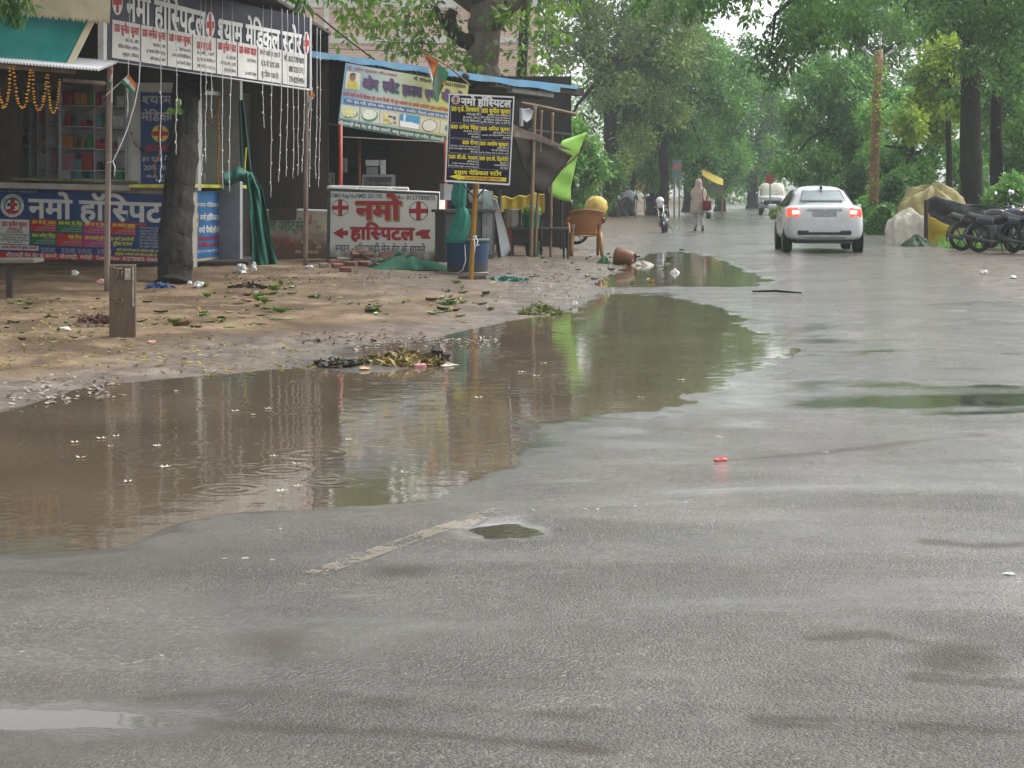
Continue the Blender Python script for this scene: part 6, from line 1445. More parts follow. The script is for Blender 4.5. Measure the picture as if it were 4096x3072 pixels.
    if box:
        m = MB(); m.box((0, -.30, .96), (.36, .30, .26), bev=.03); m.build('carrier_box', TRIM, o)
    if helmet:
        m = MB(); m.ell((0, 0, 0), (.135, .16, .14), 16, 12); h = m.build('helmet', pm('white_helmet', (.72, .72, .72), .25, coat=.5), smooth=True)
        M = o.matrix_basis if False else Matrix.Translation(o.location) @ o.rotation_euler.to_matrix().to_4x4(); h.location = M @ Vector((0, .86, 1.02)); tag(h, 'white helmet resting on the motorcycle parked by the far puddle', 'helmet')
    return o
motorcycle('black motorcycle parked head on beside the far puddle, white helmet on top', 2664, 930, 60.5, R(172), helmet=True, lean=8)
motorcycle('nearest dark motorcycle parked at the right edge, facing out of the frame', 3915, 1024, 39.0, R(-132), body=(.02, .03, .06), accent=(.07, .07, .075), group='motorcycles parked under the right hand trees')
motorcycle('dark motorcycle parked behind the nearest one at the right edge', 3846, 1010, 41.0, R(-128), body=(.02, .018, .02), accent=(.06, .06, .065), group='motorcycles parked under the right hand trees')
motorcycle('dark motorcycle parked deepest in the row, under the black sheet', 3962, 1006, 41.5, R(-150), body=(.015, .015, .02), accent=(.05, .05, .055), group='motorcycles parked under the right hand trees')
motorcycle('dark blue motorcycle at the outer right end of the parked row', 4052, 1030, 38.2, R(-158), body=(.015, .025, .05), accent=(.055, .055, .06), group='motorcycles parked under the right hand trees')
motorcycle('black and white motorcycle parked behind the bamboo posts and the chair', 2075, 930, 41.5, R(-84), body=(.45, .45, .46), accent=(.12, .12, .12))
motorcycle('small distant motorcycle beside the white jeep', 3046, 850, 116, R(176), accent=(.21, .2, .2))
# ---------------------------------------------------------------- people
def skinned(name, J, E_, mat_, parent, sub=2, root=0):
    """one continuous surface grown round connected joints: J = [(xyz, rx, ry)], E_ = edges"""
    me = bpy.data.meshes.new(name); me.from_pydata([j[0] for j in J], E_, []); me.materials.append(mat_)
    o = bpy.data.objects.new(name, me); COL.objects.link(o); o.parent = parent
    o.modifiers.new('skin', 'SKIN'); o.modifiers['skin'].use_smooth_shade = True
    for i, j in enumerate(J):
        sv = me.skin_vertices[0].data[i]; sv.radius = (j[1], j[2]); sv.use_root = (i == root)
    md = o.modifiers.new('sub', 'SUBSURF'); md.levels = sub; md.render_levels = sub
    return o
SKIN = pm('brown_skin', (.17, .085, .05), .6, var=.1)
gp_ = P(2795, 922, 62.5)
pe = thing('person', 'person walking on the wet road in a beige shawl, red bag at the hip', 'person', (gp_.x, gp_.y, gz(gp_.x, gp_.y)), rz=R(6))
J = [((0, 0, .90), .13, .10), ((0, 0, 1.12), .14, .10), ((0, .0, 1.34), .16, .10), ((0, .02, 1.45), .055, .055), ((0, .03, 1.52), .085, .09), ((0, .035, 1.60), .085, .095), ((0, .03, 1.66), .05, .06),
     ((-.10, 0, .84), .095, .095), ((-.10, .10, .48), .06, .06), ((-.10, .04, .09), .042, .042), ((-.10, .17, .04), .04, .03), ((.10, 0, .84), .095, .095), ((.10, .02, .47), .06, .06), ((.11, -.18, .11), .042, .042), ((.11, -.07, .04), .04, .03),
     ((-.19, 0, 1.34), .05, .05), ((-.25, -.02, 1.06), .042, .042), ((-.25, .06, .82), .03, .03), ((-.25, .08, .74), .035, .02), ((.19, 0, 1.34), .05, .05), ((.26, -.03, 1.08), .042, .042), ((.30, -.02, .83), .03, .03), ((.31, -.02, .74), .035, .02),
     ((-.265, .10, .66), .011, .011), ((-.25, .11, .655), .011, .011), ((-.235, .10, .66), .010, .010), ((-.22, .10, .70), .011, .011), ((.325, -.0, .66), .011, .011), ((.31, .0, .655), .011, .011), ((.295, -.01, .66), .010, .010), ((.285, .01, .70), .011, .011)]
E_ = [(0, 1), (1, 2), (2, 3), (3, 4), (4, 5), (5, 6), (0, 7), (7, 8), (8, 9), (9, 10), (0, 11), (11, 12), (12, 13), (13, 14), (2, 15), (15, 16), (16, 17), (17, 18), (2, 19), (19, 20), (20, 21), (21, 22), (18, 23), (18, 24), (18, 25), (18, 26), (22, 27), (22, 28), (22, 29), (22, 30)]
skinned('body', J, E_, SKIN, pe)
BEIGE = pm('beige_cloth', (.40, .34, .28), .8, var=.2, scale=5, bump=.3)
skinned('trousers', [((0, 0, .95), .15, .12), ((-.10, 0, .82), .11, .11), ((-.10, .10, .48), .085, .085), ((-.10, .05, .12), .07, .07), ((.10, 0, .82), .11, .11), ((.10, .02, .47), .085, .085), ((.11, -.17, .14), .07, .07)], [(0, 1), (1, 2), (2, 3), (0, 4), (4, 5), (5, 6)], pm('pale_trousers', (.42, .39, .35), .8), pe)
m = MB(); N = 40; prof = [(1.75, .02, .03), (1.735, .07, .08), (1.66, .115, .13), (1.56, .12, .135), (1.48, .12, .125), (1.43, .18, .14), (1.36, .25, .16), (1.2, .27, .17), (1.0, .27, .18), (.8, .28, .19), (.62, .29, .20), (.6, .27, .18)]
V = []
for z, a, b_ in prof:
    for k in range(N):
        t = 2 * math.pi * k / N; w_ = 1 + (.06 * math.sin(7 * t + z * 3) if z < 1.3 else 0); V.append((a * w_ * math.cos(t), .02 + b_ * w_ * math.sin(t), z))
m.add(V, [(i * N + k, i * N + (k + 1) % N, (i + 1) * N + (k + 1) % N, (i + 1) * N + k) for i in range(len(prof) - 1) for k in range(N)] + [tuple(range(N))])
m.build('shawl', BEIGE, pe, smooth=True)
for sx, yy in ((-.10, .12), (.11, -.10)):
    m = MB(); m.ell((sx, yy, .045), (.05, .13, .05), 12, 8); m.build('shoe', TRIM, pe, smooth=True)
M0 = Matrix.Translation(pe.location) @ Matrix.Rotation(pe.rotation_euler.z, 4, 'Z')
def held(name, mb_, mat_, loc, label, cat):
    o = mb_.build(name, mat_, smooth=True); o.location = M0 @ Vector(loc); o.rotation_euler.z = pe.rotation_euler.z; return tag(o, label, cat)
m = MB(); m.box((0, 0, 0), (.30, .16, .34), bev=.06); m.tube([(-.12, 0, .16), (-.16, 0, .4), (-.1, 0, .62)], .014, 5); held('red_bag', m, pm('maroon_bag', (.15, .012, .022), .7, var=.3), (.23, -.23, .86), 'maroon cloth bag slung at the hip of the walking person', 'bag')
m = MB(); m.box((0, 0, 0), (.16, .12, .22), bev=.04); m.tube([(-.06, 0, .1), (0, 0, .2), (.06, 0, .1)], .01, 5); held('hand_bag', m, pm('dark_bag', (.05, .04, .04), .7), (.32, -.02, .52), 'small dark bag hanging from the hand of the walking person', 'bag')
def stooped(px, py, Y, rz, label, shirt, lower):
    g = P(px, py, Y); o = thing('person', label, 'person', (g.x, g.y, gz(g.x, g.y)), rz=rz)
    J = [((0, 0, .86), .12, .10), ((0, .16, 1.02), .13, .10), ((0, .34, 1.16), .15, .10), ((0, .44, 1.22), .055, .055), ((0, .52, 1.27), .085, .09), ((0, .57, 1.31), .06, .07),
         ((-.09, 0, .80), .09, .09), ((-.09, .20, .45), .06, .06), ((-.09, .06, .08), .04, .04), ((-.09, .18, .04), .04, .03), ((.09, 0, .80), .09, .09), ((.09, -.02, .45), .06, .06), ((.09, -.28, .10), .04, .04), ((.09, -.18, .04), .04, .03),
         ((-.18, .33, 1.14), .05, .05), ((-.22, .42, .88), .04, .04), ((-.20, .56, .72), .03, .03), ((-.20, .62, .66), .03, .02), ((.18, .33, 1.14), .05, .05), ((.22, .40, .88), .04, .04), ((.20, .54, .72), .03, .03), ((.20, .60, .66), .03, .02)]
    E_ = [(0, 1), (1, 2), (2, 3), (3, 4), (4, 5), (0, 6), (6, 7), (7, 8), (8, 9), (0, 10), (10, 11), (11, 12), (12, 13), (2, 14), (14, 15), (15, 16), (16, 17), (2, 18), (18, 19), (19, 20), (20, 21)]
    skinned('body', J, E_, SKIN, o)
    skinned('shirt', [((0, -.02, .84), .16, .13), ((0, .16, 1.02), .17, .13), ((0, .34, 1.15), .18, .12), ((-.19, .33, 1.14), .08, .08), ((-.22, .39, .98), .075, .075), ((.19, .33, 1.14), .08, .08), ((.22, .38, .98), .075, .075)], [(0, 1), (1, 2), (2, 3), (3, 4), (2, 5), (5, 6)], shirt, o)
    skinned('trousers', [((0, 0, .86), .14, .12), ((-.09, 0, .80), .11, .11), ((-.09, .20, .45), .08, .08), ((-.09, .07, .12), .065, .065), ((.09, 0, .80), .11, .11), ((.09, -.02, .45), .08, .08), ((.09, -.26, .13), .065, .065)], [(0, 1), (1, 2), (2, 3), (0, 4), (4, 5), (5, 6)], lower, o)
    m = MB(); m.ell((0, .515, 1.315), (.09, .10, .075), 14, 10); m.build('hair', pm('black_hair', (.012, .01, .01), .6), o, smooth=True)
    return o
DENIM = pm('dark_trousers', (.03, .035, .05), .8)
stooped(2482, 864, 92, R(80), 'stooping person in a turquoise shirt walking left across the far verge', pm('turquoise_shirt', (.14, .45, .38), .7), DENIM)
s2 = stooped(2522, 868, 91, R(60), 'bent person in dark clothes carrying a grey sheet over the back', pm('dark_shirt', (.05, .055, .07), .8), DENIM)
m = MB(); m.grid(lambda u, v: ((u - .5) * .62, -.30 + .75 * v, .98 + .42 * math.sin(math.pi * (.15 + .7 * v)) - .35 * (2 * u - 1) ** 2), 12, 14)
o = m.build('grey_sheet', pm('grey_plastic_sheet', (.16, .17, .19), .5, var=.3), smooth=True, solid=.02); o.location = s2.location; o.rotation_euler = s2.rotation_euler; tag(o, 'grey plastic sheet draped over the back of the bent person', 'sheet')
# ---------------------------------------------------------------- covered heap, right side
def dome(name, cx, by, wpx, hpx, Y, mat_, label, cat, seed, deep=.6, noise=.08, lean=0.0, cut=0.0, flat_=.75):
    c = P(cx, by, Y); s_ = F / Y; zb = gz(c.x, c.y); w, h = wpx / s_ / 2, hpx / s_; rr = random.Random(seed); ph = [rr.uniform(0, 6) for _ in range(4)]
    m = MB()
    def fn(u, v):
        a = 2 * math.pi * u; t = v * math.pi / 2; k = 1 + noise * (math.sin(4 * a + ph[0]) + .6 * math.sin(9 * a + ph[1] + 3 * v) + .7 * math.sin(17 * a + 4 * v) * math.sin(3 * a + ph[3])) * (.3 + .7 * math.sin(t))
        q_ = Vector((1.5 * math.cos(a) + seed, 1.5 * math.sin(a), 1.1 * v)); k += (1.5 * (.42 - abs(mnoise.noise(q_))) + .8 * (.3 - abs(mnoise.noise(q_ * 2.7))) + .35 * mnoise.noise(q_ * 7)) * math.sin(t) * noise * 2.2
        r_ = math.sin(t) ** flat_
        return (w * r_ * k * math.cos(a) + lean * h * (1 - math.cos(t)) * 0 + lean * math.cos(t), w * deep * r_ * k * math.sin(a), h * math.cos(t) ** flat_ * (1 + noise * .6 * math.sin(3 * a + ph[2]) + noise * 1.6 * mnoise.noise(q_ * 1.9)))
    m.grid(fn, 110, 30); o = m.build(name, mat_, smooth=True); o.location = (c.x, c.y, (c.z if cut else zb) - .02); return tag(o, label, cat)
YT = pm('yellow_tarp', (.46, .39, .15), .6, var=.3, scale=3, bump=1.0, bscale=5, c2=(.24, .20, .09))
dome('covered_cart', 3728, 985, 262, 212, 49.0, YT, 'parked cart heaped under a faded yellow tarpaulin at the right of the road', 'cart', 2, .7, .10, flat_=.55)
dome('white_sack', 3632, 965, 150, 128, 46.6, pm('white_sack', (.60, .57, .49), .75, var=.12, scale=6, bump=.5, bscale=14), 'big white sack leaning against the yellow covered cart', 'sack', 5, .5, .10, flat_=.62)
patch('black_sheet', [(3705, 800), (3740, 782), (3800, 800), (3850, 815), (3960, 822), (4100, 850), (4110, 900), (3980, 905), (3900, 912), (3830, 912), (3770, 890), (3722, 862), (3706, 840)], 46.4, 45.4, pm('black_plastic', (.022, .023, .028), .45, var=.5, scale=3, bump=.6, bscale=6), 'black plastic sheet hanging over the front of the yellow covered cart', 'sheet', 3, .1)
patch('yellow_drape', [(3708, 868), (3740, 872), (3775, 896), (3820, 916), (3815, 950), (3770, 965), (3748, 985), (3712, 985)], 46.2, 45.9, pm('mustard_cloth', (1, 1, 1)), 'mustard yellow cloth hanging below the black sheet on the cart', 'cloth', 4, .05)
p = P(3704, 860, 46.0); m = MB(); m.tube([(p.x, p.y, P(0, 800, 46).z), (p.x, p.y, gz(p.x, p.y) - .03)], .05, 8); m.own('brown_post', DARKW, 'dark brown wooden post between the white sack and the yellow drape', 'post')
heap(3660, 985, 120, 40, pm('dark_weeds', (.015, .05, .012), .6, var=.4, scale=20), 'weed_clump', 'dark green weeds at the foot of the white sack', 'weeds', 4, .3, .5)
# ---------------------------------------------------------------- trees
LF_NEAR = leaf_mat('broad_leaves', (.055, .15, .012), (.24, .42, .05), .4, .4)
LF_DARK = leaf_mat('dark_leaves', (0.023, 0.085, 0.016), (0.143, 0.312, 0.052), .45, .45)
LF_MID = leaf_mat('mid_leaves', (0.033, 0.124, 0.026), (0.195, 0.416, 0.078), .5, .3)
LF_OLIVE = leaf_mat('olive_leaves', (0.046, 0.117, 0.026), (0.325, 0.442, 0.104), .5, .3)
LF_LIGHT = leaf_mat('light_leaves', (0.058, 0.195, 0.033), (0.312, 0.598, 0.117), .45, .35)
LF_YEL = leaf_mat('yellow_green_leaves', (0.091, 0.221, 0.019), (0.494, 0.624, 0.078), .45, .35)
def leaves(clumps, n, L, W, seed, droop=.35, shell=2.2):
    g = np.random.default_rng(seed)
    c = np.array([q[0] for q in clumps], float); r_ = np.array([q[1] if hasattr(q[1], '__len__') else (q[1],) * 3 for q in clumps], float)
    wgt = np.prod(r_, 1) ** (2 / 3.); k = g.choice(len(c), n, p=wgt / wgt.sum())
    d = g.normal(size=(n, 3)); d /= np.linalg.norm(d, axis=1)[:, None]
    rad = g.random(n) ** (1 / shell); lump = 1 + .22 * np.sin(d[:, 0] * 7 + k) * np.sin(d[:, 2] * 6 + 2 * k) + .12 * np.sin(d[:, 1] * 13 + k * 3)
    pos = c[k] + d * (rad * lump)[:, None] * r_[k]
    t = d * .6 + g.normal(size=(n, 3)) * .7 + np.array([0, 0, -droop]); t /= np.linalg.norm(t, axis=1)[:, None]
    nn = g.normal(size=(n, 3)) * .8 + np.array([0, 0, .9]); s_ = np.cross(t, nn); s_ /= (np.linalg.norm(s_, axis=1)[:, None] + 1e-9)
    up = np.cross(s_, t)
    sc = g.uniform(.65, 1.3, n)[:, None]
    a = pos; b_ = pos + t * L * .42 * sc + s_ * W * .5 * sc + up * W * .12; e = pos + t * L * sc; f = pos + t * L * .42 * sc - s_ * W * .5 * sc + up * W * .12
    V = np.stack([a, b_, e, f], 1).reshape(-1, 3); i = np.arange(n) * 4
    return V, np.stack([i, i + 1, i + 2, i + 3], 1)
def tree(name, label, base, trunk, r0, clumps, n, L, W, lm, bark=BARK, group=None, seed=1, droop=.35, limbs=10, rtop=.45, cat='tree', shell=2.2, rough=False):
    o = thing(name, label, cat, base, group); B = Vector(base); rr = random.Random(seed)
    if trunk:
        pts = [Vector(p) - B for p in trunk]; full, rad = [], []
        for i in range(len(pts) - 1):
            for k in range(6):
                t = (i + k / 6) / (len(pts) - 1); full.append(pts[i].lerp(pts[i + 1], k / 6) + Vector((rr.uniform(-.03, .03), rr.uniform(-.03, .03), 0)) * r0 * 2); rad.append(r0 * (1 - (1 - rtop) * t) * rr.uniform(.93, 1.07) * (1.25 if t == 0 else 1))
        full.append(pts[-1]); rad.append(r0 * rtop); m = MB()
        if rough:                                                    # ridged, knotted bark as real relief
            f2, r2_ = [], []
            for i in range(len(full) - 1):
                for k in range(7): f2.append(full[i].lerp(full[i + 1], k / 7)); r2_.append(rad[i] + (rad[i + 1] - rad[i]) * k / 7)
            m.tube(f2, r2_, 48); nv_ = []
            for j, p in enumerate(m.v):
                c = f2[min(j // 48, len(f2) - 1)]; d = Vector(p) - c; w = d.normalized()
                q = Vector((w.x * 3.2, w.y * 3.2, p[2] * 1.3)); h_ = .20 * (.35 - abs(mnoise.noise(q))) + .13 * (.3 - abs(mnoise.noise(Vector((q.x * 2.6, q.y * 2.6, q.z * 2.2))))) + .07 * mnoise.noise(Vector((q.x * 6, q.y * 6, q.z * 6))) + .14 * mnoise.noise(Vector((w.x, w.y, p[2] * .9)))
                nv_.append(tuple(c + d * (1 + h_)))
            m.v = nv_
        else: m.tube(full, rad, 14)
        m.build('trunk', bark, o, smooth=True)
        m = MB(); top = full[-1]
        cl = sorted(clumps, key=lambda q: -(q[1] if not hasattr(q[1], '__len__') else q[1][0]))[:limbs]
        for c, r_ in cl:
            e = Vector(c) - B; k0 = rr.choice(range(int(len(full) * .55), len(full))); s_ = full[k0]; mid = s_.lerp(e, .5) + Vector((rr.uniform(-.3, .3), rr.uniform(-.3, .3), rr.uniform(.1, .5)))
            w = rad[k0] * .55; m.tube([s_, s_.lerp(mid, .6), mid, mid.lerp(e, .6), e], [w, w * .8, w * .6, w * .4, w * .15], 7)
        if cl: m.build('limbs', bark, o, smooth=True)
    V, Fc = leaves([(Vector(c) - B, r_) for c, r_ in clumps], n, L, W, seed, droop, shell)
    bulk('crown', V, Fc, lm, o)
    return o
def px_clumps(lst, Y, jit, seed):
    rr = random.Random(seed); o = []
    for x, y, r_ in lst:
        Yc = Y + rr.uniform(-jit, jit); q = r_ * Yc / F; o.append((P(x, y, Yc), (q, q * rr.uniform(.9, 1.3), q * rr.uniform(.75, 1.0))))
    return o
def fill_clumps(test, box_, n, r_, Y, jit, seed):
    rr = random.Random(seed); l = []
    while len(l) < n:
        x, y = rr.uniform(box_[0], box_[2]), rr.uniform(box_[1], box_[3])
        if test(x, y): l.append((x, y, rr.uniform(*r_)))
    return px_clumps(l, Y, jit, seed)
def gb(px, Y): x = (px - CX) / F * Y; return (x, Y, gz(x, Y) - .05)
# the leaning street tree in front of the medical shop
b_ = gb(700, 25.2)
tr = [b_, P(705, 1000, 25.4), P(712, 800, 25.9), P(726, 600, 26.4), P(742, 400, 26.9), P(760, 200, 27.3), P(790, -60, 27.6), P(820, -300, 27.8)]
cl = [(P(-650, -260, 22.5), 1.3), (P(900, -430, 29), 1.8), (P(1300, -380, 30), 1.5), (P(1000, -800, 29), 2.0), (P(1150, -760, 29.5), 2.0), (P(1500, -700, 30), 1.8)]
st = tree('street_tree', 'dark leaning tree trunk rising in front of the medical shop and behind its board', b_, tr, .225, cl, 5200, .20, .075, LF_NEAR, seed=3, rtop=.62, limbs=7, rough=True)
V, Fc = leaves([(P(x, y, 21.5) - Vector(b_), q) for x, y, q in ((25, 10, .17), (60, 25, .16), (5, 20, .12), (55, 62, .10), (95, 68, .09), (112, 15, .10), (20, -60, .3), (100, -60, .25))], 150, .20, .055, 7, 1.1, 1.2); bulk('hanging_sprig', V, Fc, LF_DARK, st)
V, Fc = leaves([(P(x, y, 27) - Vector(b_), q) for x, y, q in ((1190, -10, .14), (1215, 15, .12), (1165, -40, .2), (1240, -40, .2))], 70, .20, .05, 8, 1.3, 1.2); bulk('hanging_sprig', V, Fc, LF_DARK, st)
m = MB()
for x, y, rx, ry, a in ((713, 412, 13, 18, .2), (716, 440, 16, 12, 1.2), (680, 446, 17, 14, -1), (703, 448, 10, 16, .1), (724, 448, 12, 10, 1.9)):
    m.face([P(px_, py_, 25.9 + .04 * math.sin(k)) - Vector(b_) for k, (px_, py_) in enumerate(ellp(x, y, rx, ry, 12, a))])
m.build('leaf_sprig', pm('pale_green_leaf', (.20, .36, .10), .45, var=.2), st)
m = MB(); m.tube([P(706, 455, 26.3) - Vector(b_), P(690, 420, 26.2) - Vector(b_), P(684, 380, 26.2) - Vector(b_)], .008, 5); m.build('twig', BARK, st)
# broad-leaved tree behind the sweet shop
b_ = gb(1935, 44.5)
tr = [b_, P(1935, 500, 44.5), P(1932, 320, 44.5), P(1930, 200, 44.4), P(1945, 60, 44.5), P(1970, -120, 44.8), P(1990, -330, 45)]
lst = [(1370, 40, 40), (1420, 90, 60), (1390, 150, 30), (1500, 60, 90), (1540, 150, 60), (1480, 230, 25), (1600, 60, 90), (1620, 150, 70), (1560, 220, 40), (1700, 40, 100), (1700, 140, 80), (1640, 215, 40), (1740, 215, 45), (1660, 270, 30), (1790, 90, 80), (1800, 190, 60), (1740, 280, 30), (1830, 250, 60), (1850, 320, 35), (1900, 250, 50),
       (1990, 70, 60), (1960, 180, 50), (2050, 60, 70), (2110, 110, 60), (2060, 200, 45), (2140, 200, 50), (2180, 60, 70), (2110, 290, 45), (2200, 270, 40), (2010, 300, 30), (2240, 140, 50), (2260, 20, 60), (1340, 170, 20), (1360, 110, 25)]
lst += [(x, y, 150) for x, y in ((1500, -120), (1700, -160), (1900, -140), (2100, -120), (2300, -120), (1400, -260), (1650, -330), (1950, -380), (2200, -330), (1800, -520), (2050, -560), (1400, -80))]
bt = tree('broad_leaved_tree', 'thick trunked tree with big bright leaves spreading behind the sweet shop roof', b_, tr, .42, px_clumps(lst, 44, 1.6, 4), 5200, .20, .095, LF_NEAR, BARK2, seed=4, droop=.8, limbs=12, rtop=.8, shell=2.8, rough=True)
m = MB(); B = Vector(b_)
m.tube([P(1925, 210, 44.4) - B, P(1890, 170, 44.3) - B, P(1850, 160, 44.2) - B, P(1810, 130, 44.2) - B, P(1800, 70, 44.2) - B, P(1815, 40, 44.2) - B], [.26, .22, .19, .17, .14, .12], 10)
m.tube([P(1935, 90, 44.4) - B, P(2000, 30, 44.6) - B, P(2060, 0, 44.8) - B, P(2120, -60, 45) - B], [.24, .16, .13, .10], 10)
m.tube([P(1810, 130, 44.2) - B, P(1770, 90, 44.2) - B, P(1740, 20, 44.2) - B], [.12, .07, .05], 8)
m.build('bough', BARK, bt, smooth=True)
b_ = gb(2092, 54)
tree('slender_tree', 'straight dark slender trunk standing beside the thick trunked tree', b_, [b_, P(2092, 500, 54), P(2086, 300, 54), P(2098, 100, 54), P(2108, -100, 54), P(2110, -260, 54)], .17, px_clumps([(2040, -330, 140), (2200, -300, 150), (2120, -450, 170), (1990, -200, 70)], 54, 1, 5), 1500, .2, .09, LF_NEAR, BARK, seed=6, limbs=4, rtop=.75)
m = bpy.data.objects[-1] if False else None
# left background masses
bandA = lambda x, y: y < 700 - max(0, (2300 - x)) * .35 and not (2870 < x < 3030 and 20 < y < 230)
b_ = gb(2440, 96)
tree('shade_tree', 'large hazy olive green tree filling the middle distance left of the road', b_, [b_, P(2450, 650, 96), P(2440, 450, 96), P(2420, 200, 96)], .5, fill_clumps(lambda x, y: bandA(x, y) and (x - 2350) ** 2 / 420 ** 2 + (y - 150) ** 2 / 560 ** 2 < 1, (1950, -420, 2760, 700), 74, (55, 120), 96, 4.5, 21), 42000, .26, .12, LF_OLIVE, BARK, seed=21, limbs=14)
b_ = gb(2610, 104)
tree('shade_tree', 'darker rounded tree behind the olive green tree, over the orange hoarding', b_, [b_, P(2612, 650, 104), P(2640, 450, 104), P(2660, 250, 104)], .42, fill_clumps(lambda x, y: bandA(x, y) and (x - 2700) ** 2 / 270 ** 2 + (y - 330) ** 2 / 420 ** 2 < 1, (2420, -120, 2980, 720), 58, (50, 100), 104, 4, 22), 34000, .26, .12, LF_MID, BARK, seed=22, limbs=12)
b_ = gb(2760, 122)
tree('shade_tree', 'pale hazy tree nearest the bend of the road on the left', b_, [b_, P(2762, 680, 122), P(2800, 520, 122)], .5, fill_clumps(lambda x, y: (x - 2860) ** 2 / 130 ** 2 + (y - 590) ** 2 / 150 ** 2 < 1, (2720, 420, 3000, 740), 26, (40, 75), 122, 4, 23) + px_clumps([(2960, 260, 70), (2900, 330, 70), (3010, 330, 70), (2985, 165, 36), (2895, 210, 45), (2940, 400, 70), (3020, 240, 50)], 122, 4, 24), 18000, .28, .13, LF_MID, BARK, seed=23, limbs=6)
for i, (x, Y, w, y0, lab) in enumerate(((2508, 100, .42, 520, 'dark trunk standing behind the stooping person in turquoise'), (2652, 99, .32, 520, 'dark trunk just right of the orange hoarding'), (2880, 128, .38, 540, 'dark slim trunk near the bend of the road'))):
    b_ = gb(x, Y); tree('roadside_tree', lab, b_, [b_, P(x + 6, 700, Y), P(x - 4, y0, Y), P(x, y0 - 150, Y)], w, px_clumps([(x - 70, y0 - 130, 90), (x + 70, y0 - 170, 100), (x, y0 - 240, 110), (x - 40, y0 + 10, 55), (x + 60, y0, 60)], Y, 2, 30 + i), 5200, .26, .12, LF_DARK, BARK, seed=30 + i, limbs=4)
# scrub behind the stall, left
for i, (x, y, w, Y, lm, lab) in enumerate(((2330, 640, 90, 70, LF_LIGHT, 'light green bush behind the lime green sheet'), (2420, 690, 70, 84, LF_DARK, 'dark bush between the stall and the far verge'), (2290, 560, 70, 66, LF_LIGHT, 'pale bush showing above the bamboo rail'), (2200, 470, 80, 60, LF_LIGHT, 'leafy bush behind the top of the bamboo posts'))):
    b_ = gb(x, Y); q = px_clumps([(x, y, w), (x - w * .7, y + w * .5, w * .7), (x + w * .7, y + w * .4, w * .7), (x, y + w * 1.2, w * .8), (x + w * .3, y - w * .6, w * .6), (x - w * .4, y + w * 2.0, w * .7)], Y, 1, 40 + i)
    tree('bush', lab, b_, [b_, P(x, y + w, Y)], .05, q, 3600, .2, .09, lm, BARK, seed=40 + i, limbs=4, cat='bush')
# right hand trees
b_ = gb(3884, 53)
q = px_clumps([(3850, -40, 150), (3950, 60, 130), (4060, 120, 120), (3760, 60, 100), (3980, 220, 110), (4080, 300, 110), (3880, 240, 80), (3720, -60, 140), (3560, -120, 150), (4130, -30, 170), (3800, -200, 200), (4050, -220, 200), (3600, -300, 180), (4150, 420, 90), (3940, 330, 70), (4060, 520, 60), (3820, 380, 60)], 51, 3.5, 50)
q += px_clumps([(3330, 40, 110), (3420, 100, 100), (3220, 60, 90), (3130, 110, 75), (3080, 210, 65), (3140, 240, 70), (3040, 180, 45), (3060, 280, 45), (3110, 320, 40), (3010, 250, 30), (3170, 160, 60), (3250, 150, 70), (3070, 350, 24), (3330, 170, 60), (3000, 60, 55), (2900, 10, 60), (2800, 10, 60), (2700, 20, 50), (2650, 60, 35), (2750, 60, 35), (2560, 20, 45), (2600, 90, 25), (2830, 60, 30), (2640, 110, 20), (2680, 200, 10), (2650, 215, 10), (3000, -60, 110), (3200, -80, 130), (2780, -70, 100), (2600, -70, 90)], 49, 1.5, 51)
rt = tree('overhanging_tree', 'big dark tree on the right whose boughs hang across the top of the road', b_, [b_, P(3886, 800, 53), P(3882, 560, 53), P(3880, 350, 53), P(3890, 150, 53), P(3870, -100, 52.5), P(3800, -300, 52)], .33, q, 17000, .19, .085, LF_DARK, BARK, seed=50, droop=.8, limbs=10, rtop=.7)
m = MB(); B = Vector(b_)
m.tube([P(3872, -60, 52.6) - B, P(3700, -180, 51.5) - B, P(3450, -150, 50.5) - B, P(3230, -60, 50) - B, P(3100, 60, 49.5) - B, P(3080, 240, 49.3) - B], [.2, .17, .13, .09, .05, .02], 8); m.tube([P(3230, -60, 50) - B, P(3000, -90, 49.5) - B, P(2700, -20, 49) - B], [.09, .06, .02], 7)
m.build('bough', BARK, rt, smooth=True)
b_ = gb(3986, 56)
tree('roadside_tree', 'dark second trunk to the right of the big overhanging tree', b_, [b_, P(3986, 700, 56), P(3984, 450, 56), P(3990, 250, 56), P(4000, 0, 56)], .2, px_clumps([(4010, 420, 90), (4100, 620, 80), (4050, 250, 120), (3960, 160, 110), (4120, 90, 140), (4000, -60, 150), (4140, 500, 90), (4110, 700, 60)], 56, 2, 52), 7000, .2, .09, LF_DARK, BARK, seed=52, limbs=6, rtop=.8)
b_ = gb(3798, 62)
tree('roadside_tree', 'slim trunk behind the covered cart, left of the big overhanging tree', b_, [b_, P(3798, 700, 62), P(3792, 450, 62), P(3800, 250, 62)], .14, px_clumps([(3740, 300, 90), (3800, 200, 100), (3700, 430, 80), (3640, 500, 70), (3760, 520, 60), (3830, 430, 60)], 62, 2, 53), 6500, .2, .09, LF_YEL, BARK, seed=53, limbs=5)
b_ = gb(3420, 92)
tree('shade_tree', 'tall bright green tree on the right beyond the pole', b_, [b_, P(3420, 600, 92), P(3440, 350, 92), P(3430, 100, 92)], .45, fill_clumps(lambda x, y: (x - 3520) ** 2 / 330 ** 2 + (y - 60) ** 2 / 420 ** 2 < 1, (3150, -360, 3900, 520), 60, (60, 110), 92, 4, 54), 34000, .25, .12, LF_LIGHT, BARK, seed=54, limbs=12)
b_ = gb(3330, 80)
